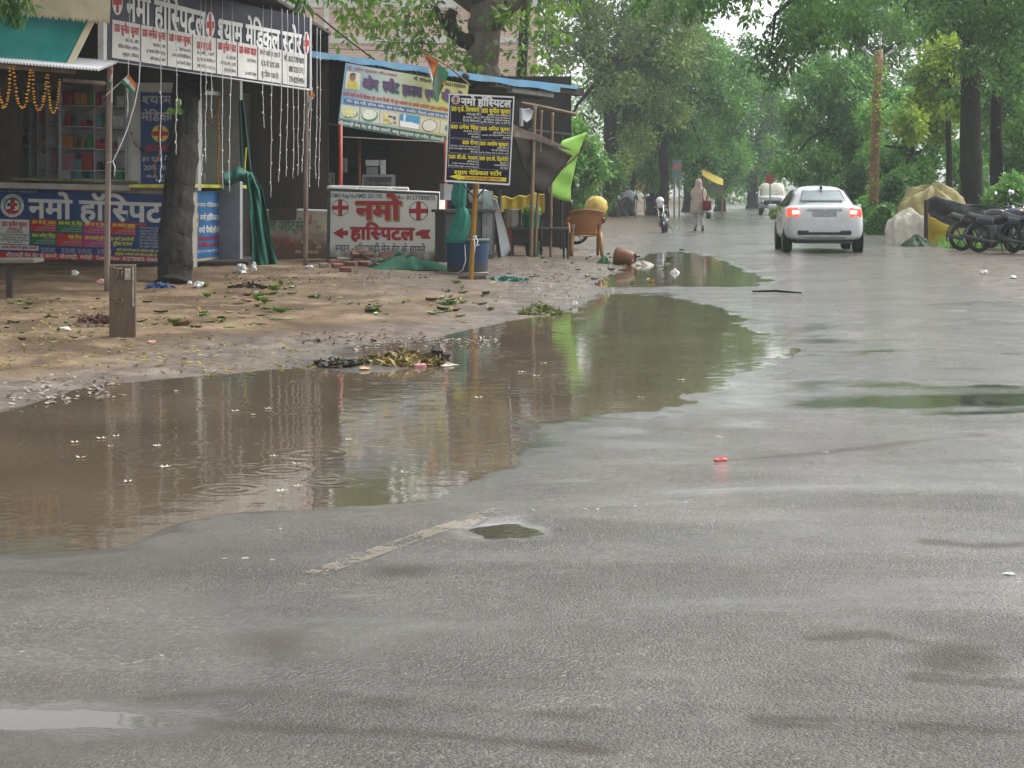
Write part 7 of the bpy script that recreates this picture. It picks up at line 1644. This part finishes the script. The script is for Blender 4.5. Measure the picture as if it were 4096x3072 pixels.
tree('roadside_tree', 'dense drooping mid green tree just beyond the white sedan', b_, [b_, P(3320, 650, 80), P(3330, 480, 80)], .3, fill_clumps(lambda x, y: (x - 3330) ** 2 / 230 ** 2 + (y - 520) ** 2 / 270 ** 2 < 1, (3080, 250, 3600, 800), 46, (45, 85), 80, 3, 55), 26000, .24, .10, LF_MID, BARK, seed=55, limbs=8, droop=1.0)
b_ = gb(3640, 72)
tree('roadside_tree', 'light green tree between the pole and the covered cart', b_, [b_, P(3640, 650, 72), P(3650, 480, 72)], .22, fill_clumps(lambda x, y: (x - 3660) ** 2 / 210 ** 2 + (y - 590) ** 2 / 250 ** 2 < 1, (3420, 330, 3880, 850), 42, (40, 75), 72, 3, 56), 22000, .2, .09, LF_LIGHT, BARK, seed=56, limbs=8)
b_ = gb(4060, 74)
tree('roadside_tree', 'dark hedge-like tree closing the right edge behind the motorcycles', b_, [b_, P(4060, 650, 74), P(4060, 480, 74)], .25, fill_clumps(lambda x, y: True, (3850, 250, 4300, 860), 46, (60, 95), 74, 3, 57), 20000, .22, .10, LF_MID, BARK, seed=57, limbs=8)
b_ = gb(3010, 150)
tree('shade_tree', 'pale far tree at the end of the road, right of the haze gap', b_, [b_, P(3010, 700, 150), P(3010, 560, 150)], .5, fill_clumps(lambda x, y: (x - 3030) ** 2 / 130 ** 2 + (y - 540) ** 2 / 250 ** 2 < 1, (2900, 280, 3170, 780), 30, (40, 70), 150, 5, 58), 13000, .36, .17, LF_MID, BARK, seed=58, limbs=6)
for i, (x, y, w, Y, lm, lab) in enumerate(((3290, 850, 55, 70, LF_MID, 'green bush on the verge directly right of the white sedan'), (3450, 860, 60, 62, LF_LIGHT, 'bright bush on the verge between the sedan and the covered cart'), (3530, 880, 50, 58, LF_MID, 'low bush at the left foot of the covered cart'), (3400, 760, 80, 72, LF_DARK, 'dark bush behind the verge plants right of the sedan'), (3560, 780, 75, 66, LF_DARK, 'dark leafy bush behind the covered cart'), (3108, 850, 20, 92, LF_YEL, 'small yellow green bush in front of the distant jeep'), (4040, 780, 70, 50, LF_LIGHT, 'light green bush behind the right hand motorcycles'))):
    b_ = gb(x, Y); q = px_clumps([(x, y, w), (x - w * .8, y + w * .35, w * .7), (x + w * .8, y + w * .3, w * .7), (x, y + w * .6, w * .8), (x + w * .3, y - w * .7, w * .6), (x - w * .5, y + w * .9, w * .6), (x + w * .6, y + w * .9, w * .6)], Y, .8, 60 + i)
    tree('bush', lab, b_, [b_, P(x, y, Y)], .04, q, 4200 if w > 40 else 1500, .17, .08, lm, BARK, seed=60 + i, limbs=4, cat='bush')
# verge grass and the far wood: uncountable
def verge():
    g = np.random.default_rng(9); n = 9000; Y = 42 + 90 * g.random(n) ** 1.6; X = right_x(Y) + .5 + np.abs(g.normal(size=n)) * (1.3 + .02 * Y); z = np.array([gz(a, b_) for a, b_ in zip(X, Y)])
    c = np.stack([X, Y, z], -1); t = g.normal(size=(n, 3)) * .45 + [0, 0, 1]; t /= np.linalg.norm(t, axis=1)[:, None]; s_ = np.cross(t, g.normal(size=(n, 3))); s_ /= np.linalg.norm(s_, axis=1)[:, None]
    L = (.12 + .22 * g.random(n))[:, None]; V = np.stack([c - s_ * .02, c + s_ * .02, c + t * L + s_ * .004, c + t * L - s_ * .004], 1).reshape(-1, 3); i = np.arange(n) * 4
    o = bulk('grass', V, np.stack([i, i + 1, i + 2, i + 3], 1), LF_LIGHT); tag(o, 'short wild grass along the right hand verge of the road', 'grass', kind='stuff')
verge()
rr = random.Random(3); cl = []
for k in range(150):
    Y = rr.uniform(200, 270); x = rr.uniform(-95, 130); z = rr.uniform(2, 17) if not (20 < x < 32) else rr.uniform(1, 12); cl.append(((x, Y, z), rr.uniform(3.5, 6)))
V, Fc = leaves(cl, 52000, .75, .38, 71, .3, 2.6); o = bulk('far_wood', V, Fc, LF_MID); tag(o, 'far wood closing the view at the end of the road', 'wood', kind='stuff')
# ---------------------------------------------------------------- brick building behind the sweet shop
def brick_material():
    m, n, l, b = nodes_of('pale_brickwork'); tc = n.new('ShaderNodeTexCoord'); mp = n.new('ShaderNodeMapping'); mp.inputs['Rotation'].default_value = (R(90), 0, 0); l.new(tc.outputs['Object'], mp.inputs['Vector'])
    br = n.new('ShaderNodeTexBrick'); br.inputs['Scale'].default_value = 1.0; br.inputs['Brick Width'].default_value = .24; br.inputs['Row Height'].default_value = .085; br.inputs['Mortar Size'].default_value = .012
    br.inputs['Color1'].default_value = (.58, .36, .28, 1); br.inputs['Color2'].default_value = (.66, .44, .36, 1); br.inputs['Mortar'].default_value = (.62, .58, .54, 1); l.new(mp.outputs[0], br.inputs['Vector'])
    l.new(br.outputs['Color'], b.inputs['Base Color']); b.inputs['Roughness'].default_value = .85; return m
bp_ = gb(1550, 64)
bd = thing('brick_building', 'unfinished pale brick building with concrete bands behind the sweet shop roof', 'building', bp_)
BB = Plane((1100, 64), (2100, 66))
m = MB()
for q in ([(1000, 28), (2150, 28), (2150, 150), (1000, 150)], [(1000, 172), (2150, 172), (2150, 760), (1000, 760)]): BB.slab(m, q, -.25, 0)
m.build('wall', brick_material(), bd, world=True)
m = MB(); CB_ = pm('bare_concrete', (.62, .61, .58), .85, var=.12, scale=3, bump=.3)
for q in ([(1000, 148), (2150, 148), (2150, 174), (1000, 174)], [(1000, -8), (2150, -8), (2150, 30), (1000, 30)]): BB.slab(m, q, -.3, .05)
m.build('concrete_band', CB_, bd, world=True)
for x in (1296, 1590, 1880): m = MB(); BB.slab(m, [(x, -300), (x + 20, -300), (x + 20, 760), (x, 760)], -.28, .08); m.build('column', CB_, bd, world=True)
m = MB(); BB.slab(m, [(1000, -300), (2150, -300), (2150, -190), (1000, -190)], -.3, 0); m.build('wall', CB_, bd, world=True)
for x0, x1 in ((1130, 1280), (1330, 1560), (1620, 1860)):
    m = MB(); BB.slab(m, [(x0, -186), (x1, -186), (x1, -10), (x0, -10)], -.6, -.5); wn_ = m.build('window', pm('dark_opening', (.10, .13, .15), .3, var=.3), bd, world=True)
    m = MB(); BB.slab(m, [(x0, -14), (x1, -14), (x1, -9), (x0, -9)], -.4, .1); m.build('sill', CB_, wn_, world=True)
m = MB(); A, B_ = BB.pt(1000, -300, -.3), BB.pt(2150, -300, -.3); m.box(((A.x + B_.x) / 2, 69, A.z / 2), (B_.x - A.x, 8, A.z - .1)); m.build('wall', CB_, bd)
bd.children[-1].location = Vector((0, 0, 0)) - bd.location
# ---------------------------------------------------------------- roadside hoardings far off
def hoarding(x0, x1, y0, y1, Y, col, label, post=True, stripe=None):
    a, c = P(x0, y0, Y), P(x1, y1, Y); bx = (a.x + c.x) / 2; o = thing('hoarding', label, 'hoarding', (bx, Y, gz(bx, Y)))
    m = MB(); m.box((bx, Y, (a.z + c.z) / 2), (c.x - a.x, .08, a.z - c.z), bev=.01); m.build('panel', col, o, world=True)
    if stripe: m = MB(); m.box((bx, Y - .045, a.z * .62 + c.z * .38), ((c.x - a.x) * .8, .01, (a.z - c.z) * .4)); m.build('printed_band', stripe, o, world=True)
    if post:
        for x in (a.x + .1, c.x - .1): m = MB(); m.tube([(x, Y + .08, a.z - .1), (x, Y + .08, gz(x, Y) - .02)], .05, 6); m.build('post', STEEL, o, world=True)
hoarding(2690, 2726, 638, 712, 96, pm('hoarding_teal', (.12, .24, .24), .6), 'upright teal and pink hoarding among the far trunks', stripe=pm('hoarding_pink', (.45, .16, .16), .6))
hoarding(2540, 2586, 688, 762, 112, pm('hoarding_orange', (.50, .22, .10), .7), 'dull orange hoarding panel between the far trunks')
hoarding(2350, 2414, 722, 762, 78, pm('hoarding_maroon', (.13, .06, .06), .7), 'low maroon hoarding behind the yellow bag', stripe=pm('hoarding_red', (.24, .10, .09), .7))
hoarding(2615, 2660, 735, 765, 118, pm('hoarding_salmon', (.40, .22, .17), .7), 'small salmon coloured panel behind the parked motorcycle')
aw2 = thing('yellow_awning', 'tilted yellow cloth awning of a far stall behind the walking person', 'awning', gb(2850, 100))
m = MB(); m.grid(lambda u, v: P(2808 + 84 * u, 678 + 40 * u + (24 + 6 * math.sin(u * 3)) * v, 100 - .6 * v), 10, 4); m.build('cloth', pm('yellow_awning_cloth', (.50, .36, .03), .7), aw2, world=True, solid=.03)
m = MB()
for x, y in ((2812, 690), (2888, 722)): p = P(x, y, 100); m = MB(); m.tube([p, (p.x, p.y, gz(p.x, p.y) - .02)], .05, 6); m.build('pole', BAMBOO, aw2, world=True)
m = MB(); m.grid(lambda u, v: P(2822 + 62 * u, 735 + 42 * v, 100.5), 6, 4); m.build('counter', pm('pale_green_board', (.22, .26, .18), .7), aw2, world=True, solid=.1)
p = P(3081, 716, 104); o = thing('round_sign', 'round red roadside sign above the distant jeep', 'sign', gb(3081, 104))
m = MB(); m.lathe([(.001, -.02), (.28, -.02), (.28, .02), (.001, .02)], tuple(p), 28, ax='Y', cap=False); m.build('disc', pm('faded_red_sign', (.42, .05, .06), .5), o, world=True)
m = MB(); m.tube([(p.x, p.y + .04, p.z), (p.x, p.y + .04, gz(p.x, p.y) - .02)], .04, 8); m.build('post', STEEL, o, world=True)
# ---------------------------------------------------------------- utility pole and wires
Yp = 62; b_ = gb(3492, Yp)
up = thing('utility_pole', 'leaning rust brown utility pole wrapped in creepers on the right', 'pole', b_)
m = MB(); pts = [Vector(b_), P(3498, 640, Yp), P(3506, 400, Yp), P(3518, 200, Yp)]; m.tube(pts, [.17, .16, .15, .12], 10); m.build('shaft', pm('rust_brown_pole', (.25, .125, .08), .7, scale=3, var=.35), up, world=True, smooth=True)
m = MB(); m.tube([P(3516, 232, Yp), P(3490, 222, Yp), P(3458, 200, Yp)], .035, 6); m.tube([P(3522, 236, Yp), P(3545, 222, Yp), P(3580, 194, Yp)], .035, 6); m.tube([P(3520, 200, Yp), P(3524, 150, Yp)], .025, 6); m.build('arm', pm('galvanised', (.45, .46, .48), .4, metal=.5), up, world=True, smooth=True)
m = MB()
for x, y in ((3458, 196), (3580, 190), (3522, 132)): m.ell(P(x, y, Yp), (.07, .07, .10), 10, 8)
m.build('insulators', pm('pale_porcelain', (.42, .43, .45), .3), up, world=True, smooth=True)
V, Fc = leaves([(P(x, y, Yp - .1) - Vector(b_), (.22, .22, .5)) for x, y in ((3508, 330), (3500, 420), (3506, 520), (3488, 600), (3492, 680), (3486, 760), (3520, 260), (3512, 460))], 520, .15, .07, 12, .8); bulk('creeper', V, Fc, LF_YEL, up)
WIRE = pm('grey_wire', (.07, .075, .08), .95, spec=.1)
def wire(a, b_, sag, label, r=.009):
    A, B_ = P(*a), P(*b_); m = MB(); m.tube([A.lerp(B_, t / 20) - Vector((0, 0, sag * 4 * (t / 20) * (1 - t / 20))) for t in range(21)], r, 5); return m.own('overhead_wire', WIRE, label, 'wire', smooth=True)
wire((3458, 190, Yp), (4150, -30, 40), .7, 'overhead wire running from the left arm of the utility pole to the top right')
wire((3580, 186, Yp), (4150, 60, 42), .4, 'overhead wire running from the right arm of the utility pole to the right edge')
wire((3522, 128, Yp), (4100, -80, 44), .4, 'overhead wire running from the tip of the utility pole to the top right')
wire((1150, 182, 38), (2700, 118, 58), .35, 'thin overhead wire crossing in front of the brick building, lower of the pair')
wire((1500, 165, 42), (2700, 80, 58), .3, 'thin overhead wire crossing the thick trunk, upper of the pair')
wire((1265, 55, 40), (1500, 240, 42), .02, 'taut cable slanting down from the tin roof to the blue roof edge', .02)
# ---------------------------------------------------------------- fallen leaves and litter
LV = {'green': pm('fresh_fallen_leaf', (.11, .20, .025), .4, var=.4, scale=5), 'yellow': pm('yellow_fallen_leaf', (.42, .33, .05), .5, var=.3, scale=5), 'brown': pm('brown_fallen_leaf', (.13, .055, .025), .5, var=.4, scale=5), 'dark': pm('dark_fallen_leaf', (.03, .065, .012), .4, var=.4, scale=5)}
def leaf_mesh(seed, L, W, curl):
    rr = random.Random(seed); m = MB(); k = rr.uniform(-.6, .6)
    def fn(u, v):
        w = W * math.sin(math.pi * min(1, .06 + .94 * v) ** .8) * .5; a = (u - .5) * 2
        return (a * w, (v - .5) * L, curl * L * (a * a * .55 + .9 * (v - .5) ** 2 * (1 + k)) + .006)
    m.grid(fn, 4, 8); o = m.build('fallen_leaf', LV['green'], smooth=True); me = o.data; bpy.data.objects.remove(o); return me
MESH = {c: [] for c in LV}
for c in LV:
    for s_ in range(4):
        me = leaf_mesh(s_ + ord(c[0]), .15 if c != 'yellow' else .13, .085 if c != 'yellow' else .04, (.08, .25, .45, .2)[s_]); me.materials[0] = LV[c]; MESH[c].append(me)
LLAB = {'green': 'fresh green leaf fallen on the wet earth before the shops', 'yellow': 'narrow yellow leaf fallen on the trodden earth', 'brown': 'brown curled leaf lying on the wet earth before the shops', 'dark': 'dark green leaf lying on the wet earth before the shops'}
def drop(px, py, c, s_=1.0, float_=False):
    g = G2(px, py); o = bpy.data.objects.new('fallen_leaf', rng.choice(MESH[c])); COL.objects.link(o)
    o.location = (g.x, g.y, max(g.z, WATER_Z)); o.rotation_euler = (rng.uniform(-.16, .16), rng.uniform(-.16, .16), rng.uniform(0, 6.28)); o.scale = (s_,) * 3
    tag(o, LLAB[c], 'leaf', f'{c} leaves fallen on the earth')
def G2(px, py):
    z = 0.0
    for _ in range(14):
        Y = F * (CH - z) / (py - HY); X = (px - CX) / F * Y; z = gz(X, Y)
    return Vector((X, Y, z))
rl = random.Random(77)
CEN = [(rl.uniform(950, 2000), rl.gauss(1210, 48)) for _ in range(26)] + [(rl.uniform(560, 1150), rl.uniform(1150, 1300)) for _ in range(10)]
for k in range(175):
    c_ = rl.choice(CEN); x, y = c_[0] + rl.gauss(0, 42), c_[1] + rl.gauss(0, 13)
    if y < 1100 or y > 1335 or x < 545 or (x > 1750 and y > 1290): continue
    drop(x, y, rl.choices(['green', 'dark', 'yellow', 'brown'], [5, 3, 1, 1.6])[0], rl.choice([.45, .6, .75, .9, 1.05]))
for k in range(75): drop(rl.uniform(0, 1250), rl.uniform(1340, 1530), 'yellow' if rl.random() < .75 else 'green', rl.uniform(.2, .42))
for k in range(50): drop(rl.uniform(0, 430), rl.uniform(1190, 1360), rl.choice(['green', 'green', 'yellow', 'brown', 'dark']), rl.uniform(.35, .65))
for k in range(38): drop(rl.uniform(1950, 2800), rl.uniform(1000, 1150), rl.choice(['green', 'yellow', 'dark', 'green']), rl.uniform(.6, 1.1))
# sweepings: shreds one could not count
def shreds(name, regions, n, L, W, mt, label, seed, lift=.01):
    g = np.random.default_rng(seed); C = []
    for k in range(n):
        x0, y0, x1, y1 = regions[g.integers(len(regions))]; p = G2(g.uniform(x0, x1), g.uniform(y0, y1)); C.append((p.x, p.y, max(p.z, WATER_Z) + lift))
    c = np.array(C); t = g.normal(size=(n, 3)) * [1, 1, .18]; t /= np.linalg.norm(t, axis=1)[:, None]; s_ = np.cross(t, [0, 0, 1.0] + g.normal(size=(n, 3)) * .3); s_ /= np.linalg.norm(s_, axis=1)[:, None]; l_ = (L * g.uniform(.5, 1.4, n))[:, None]
    V = np.stack([c - t * l_ * .5, c + s_ * W * .5, c + t * l_ * .5, c - s_ * W * .5], 1).reshape(-1, 3); i = np.arange(n) * 4
    tag(bulk(name, V, np.stack([i, i + 1, i + 2, i + 3], 1), mt), label, 'leaf litter', kind='stuff')
shreds('leaf_litter', [(0, 1190, 420, 1350), (0, 1330, 900, 1480), (400, 1380, 1300, 1500), (900, 1100, 1700, 1180), (560, 1130, 1100, 1330)], 1000, .06, .018, leaf_mat('litter_shreds', (.10, .07, .015), (.40, .36, .07), .6, .1), 'scattered yellow and green leaf shreds trodden into the earth', 3)
shreds('dark_litter', [(900, 1085, 1330, 1140), (1330, 1070, 1760, 1120), (300, 1260, 440, 1310), (2000, 1060, 2460, 1130), (1200, 1330, 1700, 1380)], 900, .06, .025, leaf_mat('dark_shreds', (.03, .018, .012), (.16, .09, .05), .6, .1), 'dark sodden leaf bits and dirt gathered along the foot of the shops', 4)
shreds('pebbles', [(0, 1500, 500, 1640), (2000, 1100, 2500, 1200), (1400, 1370, 2000, 1420)], 500, .035, .03, leaf_mat('pale_grit', (.2, .16, .13), (.42, .36, .30), .7, .05), 'pale grit on the damp margin of the puddle', 6)
def pile(cx, cy, wpx, hpx, n, mt, name, label, seed, L=.12, W=.045):
    g = np.random.default_rng(seed); p0 = G2(cx, cy); s_ = F / p0.y; w, h = wpx / s_ / 2, hpx / s_
    a, r_ = g.uniform(0, 6.28, n), g.random(n) ** .6; c = np.stack([w * r_ * np.cos(a), w * .8 * r_ * np.sin(a), h * (1 - r_) * g.random(n) + .01], -1)
    t = g.normal(size=(n, 3)) * [1, 1, .45]; t /= np.linalg.norm(t, axis=1)[:, None]; q = np.cross(t, g.normal(size=(n, 3))); q /= np.linalg.norm(q, axis=1)[:, None]; l_ = (L * g.uniform(.5, 1.3, n))[:, None]
    V = np.stack([c - t * l_ * .5, c + q * W * .5, c + t * l_ * .5, c - q * W * .5], 1).reshape(-1, 3); i = np.arange(n) * 4
    o = bulk(name, V, np.stack([i, i + 1, i + 2, i + 3], 1), mt); o.location = (p0.x, p0.y, max(p0.z, WATER_Z)); return tag(o, label, 'heap')
pile(2160, 1256, 170, 46, 420, leaf_mat('wilted_leaves', (.06, .085, .02), (.30, .33, .14), .5, .2), 'leaf_heap', 'heap of pale green leaves at the tip of the bank by the puddle', 2)
pile(1610, 1452, 330, 50, 700, leaf_mat('sodden_trash', (.03, .021, .014), (.36, .28, .10), .5, .1), 'trash_heap', 'heap of sodden leaves and rubbish standing in the edge of the puddle', 5, .13, .05)
pile(1350, 1462, 200, 16, 160, leaf_mat('black_trash', (.015, .012, .01), (.10, .07, .05), .5, .1), 'trash_heap', 'low dark line of sodden trash left of the rubbish heap', 6)
pile(1745, 1440, 80, 46, 120, leaf_mat('black_trash', (1, 1, 1), (1, 1, 1)), 'trash_heap', 'small black clod of trash at the right end of the rubbish heap', 7)
pile(640, 1150, 110, 22, 120, leaf_mat('blue_scrap', (.01, .02, .06), (.05, .12, .35), .5, .1), 'scrap_heap', 'tangle of blue scraps beside the foot of the street tree', 8, .12, .03)
pile(1000, 1155, 130, 26, 180, leaf_mat('black_trash', (1, 1, 1), (1, 1, 1)), 'scrap_heap', 'black charred scraps between the street tree and the right post', 9)
pile(400, 1290, 160, 22, 160, leaf_mat('rust_scrap', (.04, .018, .012), (.16, .07, .05), .6, .1), 'scrap_heap', 'flat reddish scraps left of the concrete post', 10)
pile(2020, 1120, 170, 10, 120, leaf_mat('teal_net', (.01, .10, .08), (.04, .28, .22), .5, .1), 'net_scrap', 'flattened teal netting on the wet ground right of the yellow post', 11)
def crumple(px, py, wpx, hpx, mt, name, label, cat, seed, group=None):
    g = G2(px, py); s_ = F / g.y; rr = random.Random(seed); m = MB(); w, h = wpx / s_ / 2, hpx / s_ / 2
    m.ell((0, 0, 0), (w, w * .7, h), 9, 6); m.v = [tuple(Vector(p) * rr.uniform(.6, 1.15)) for p in m.v]; o = m.build(name, mt); o.location = (g.x, g.y, max(g.z, WATER_Z) + h * .5); o.rotation_euler.z = rr.uniform(0, 3); return tag(o, label, cat, group)
BAGM = pm('thin_plastic_bag', (.52, .53, .54), .2, var=.2, scale=12); PAPER = pm('litter_paper', (.62, .62, .60), .6, var=.15); PINK = pm('pink_wrapper', (.58, .28, .30), .4, var=.3, scale=20); REDP = pm('red_wrapper', (.62, .05, .06), .4)
crumple(965, 1088, 90, 46, BAGM, 'plastic_bag', 'crumpled clear plastic bag at the corner of the medical shop', 'bag', 1)
crumple(1015, 1080, 34, 44, BAGM, 'plastic_bag', 'white plastic scrap standing just right of the crumpled clear bag', 'bag', 2)
crumple(800, 1150, 80, 34, BAGM, 'plastic_bag', 'flattened plastic bag right of the foot of the street tree', 'bag', 3)
crumple(758, 1138, 34, 22, PAPER, 'paper_scrap', 'small white paper scrap at the right foot of the street tree', 'paper', 4)
crumple(300, 1100, 40, 26, PAPER, 'paper_scrap', 'folded bluish white paper before the long hospital poster', 'paper', 5)
crumple(405, 1138, 42, 22, PINK, 'wrapper', 'pink and white wrapper just left of the concrete post', 'wrapper', 6)
crumple(262, 1320, 72, 20, PAPER, 'paper_scrap', 'white torn paper left of the foot of the concrete post', 'paper', 7)
crumple(610, 1370, 50, 12, PINK, 'wrapper', 'flat pink wrapper right of the foot of the concrete post', 'wrapper', 8)
crumple(1238, 1075, 40, 20, BAGM, 'plastic_scrap', 'small foil scrap at the foot of the rusty right post', 'scrap', 9)
crumple(2298, 1226, 34, 30, PAPER, 'paper_cup', 'white crushed cup on the tip of the bank by the puddle', 'cup', 10)
crumple(1955, 1012, 40, 24, BAGM, 'plastic_bag', 'clear plastic bag on the wet ground behind the blue drum', 'bag', 11)
crumple(400, 1592, 74, 40, pm('dark_husk', (.10, .075, .06), .5, var=.6, scale=30), 'coconut_husk', 'dark coconut husk standing out of the muddy puddle', 'husk', 12)
crumple(1680, 1494, 62, 22, PINK, 'wrapper', 'pink and white packet floating in the puddle before the rubbish heap', 'wrapper', 13)
crumple(1458, 1508, 60, 18, pm('tan_wrapper', (.48, .34, .18), .5), 'wrapper', 'tan packet floating in the puddle left of the pink packet', 'wrapper', 14)
crumple(2880, 1842, 64, 16, REDP, 'wrapper', 'bright red torn wrapper on the wet asphalt', 'wrapper', 15)
crumple(1795, 1482, 110, 12, pm('foam_scum', (.42, .38, .32), .7), 'scum', 'strip of pale scum floating right of the pink packet', 'scum', 16)
crumple(4036, 2298, 54, 10, PAPER, 'paper_scrap', 'small white paper lying flat near the right edge of the asphalt', 'paper', 17)
crumple(3935, 1098, 40, 24, PAPER, 'paper_scrap', 'white crumpled paper on the right verge below the motorcycles', 'paper', 18)
crumple(4052, 1116, 46, 24, PAPER, 'paper_scrap', 'second white paper at the right edge of the verge', 'paper', 19)
crumple(795, 1242, 20, 20, pm('yellow_fruit', (.45, .27, .03), .5), 'fruit', 'small yellow fruit on the earth right of the concrete post', 'fruit', 20)
for k in range(16):
    x, y = [(2130, 2040), (2150, 2022), (2340, 2038), (2270, 2048), (2390, 2036), (2540, 2025), (900, 2235), (1090, 2240), (980, 2233), (3440, 1905), (2880, 1748), (2740, 2010), (430, 2437), (370, 2418), (1120, 2115), (3300, 1810)][k]
    crumple(x, y, rl.uniform(12, 34), 5, pm('wet_paper_flake', (.40, .40, .38), .5) if k % 3 else pm('grey_flake', (.3, .29, .27), .5), 'litter_flake', 'small pale flake of litter on the wet asphalt', 'litter', 100 + k, 'pale flakes of litter on the asphalt')
for k in range(46):
    x, y = rl.uniform(150, 3000), rl.uniform(1440, 2000)
    if seg_dist(np.array([flat(x, y)[0]]), np.array([flat(x, y)[1]]), PUDW['main'], True)[0] > -.25: continue
    g = flat(x, y); m = MB(); s_ = rl.uniform(.004, .008) * (1 + g[1] / 26); n_ = rl.choice([3, 4, 5])
    for q in range(n_): a = q * 6.28 / n_ + rl.uniform(-.3, .3); m.face([(0, 0, .004), (s_ * 2 * math.cos(a - .35), s_ * 2 * math.sin(a - .35), .006), (s_ * 3.2 * math.cos(a), s_ * 3.2 * math.sin(a), .012), (s_ * 2 * math.cos(a + .35), s_ * 2 * math.sin(a + .35), .006)])
    o = m.build('floating_petal', pm('pale_petals', (.55, .50, .40), .5)); o.location = (g[0], g[1], WATER_Z); tag(o, 'tiny pale blossom floating on the muddy puddle', 'blossom', 'blossoms floating on the puddle')
m = MB(); a, b_ = G2(3010, 1172), G2(3205, 1178); m.tube([a + Vector((0, 0, .02)), a.lerp(b_, .5) + Vector((.0, .1, .03)), b_ + Vector((0, 0, .02))], [.012, .018, .01], 6); m.own('fallen_branch', BARK, 'bare branch lying across the wet road behind the sedan', 'branch', smooth=True)
m = MB()
for p in ([(1850, 1350), (1900, 1372), (1905, 1376)], [(1905, 1340), (1910, 1375)], [(1840, 1375), (1915, 1376)]): m.tube([Vector((*flat(x, 1376), WATER_Z)) + Vector((0, 0, (1376 - y) / 560 + .01)) for x, y in p], .006, 5)
m.own('dry_twigs', pm('straw_twig', (.30, .19, .09), .7), 'dry forked twig standing in the edge of the puddle', 'twig', smooth=True)
# ---------------------------------------------------------------- rain-damp air
m = MB(); m.box((20, 135, 13.4), (330, 330, 29.2)); hz = m.build('haze', bpy.data.materials.new('damp_air')); hm = hz.data.materials[0]; hm.use_nodes = True
hn, hl = hm.node_tree.nodes, hm.node_tree.links; hn.remove(hn['Principled BSDF']); pv = hn.new('ShaderNodeVolumePrincipled')
pv.inputs['Color'].default_value = (.50, .57, .57, 1); pv.inputs['Density'].default_value = .0012; pv.inputs['Anisotropy'].default_value = .2
hl.new(pv.outputs[0], hn['Material Output'].inputs['Volume'])
tag(hz, kind='stuff')
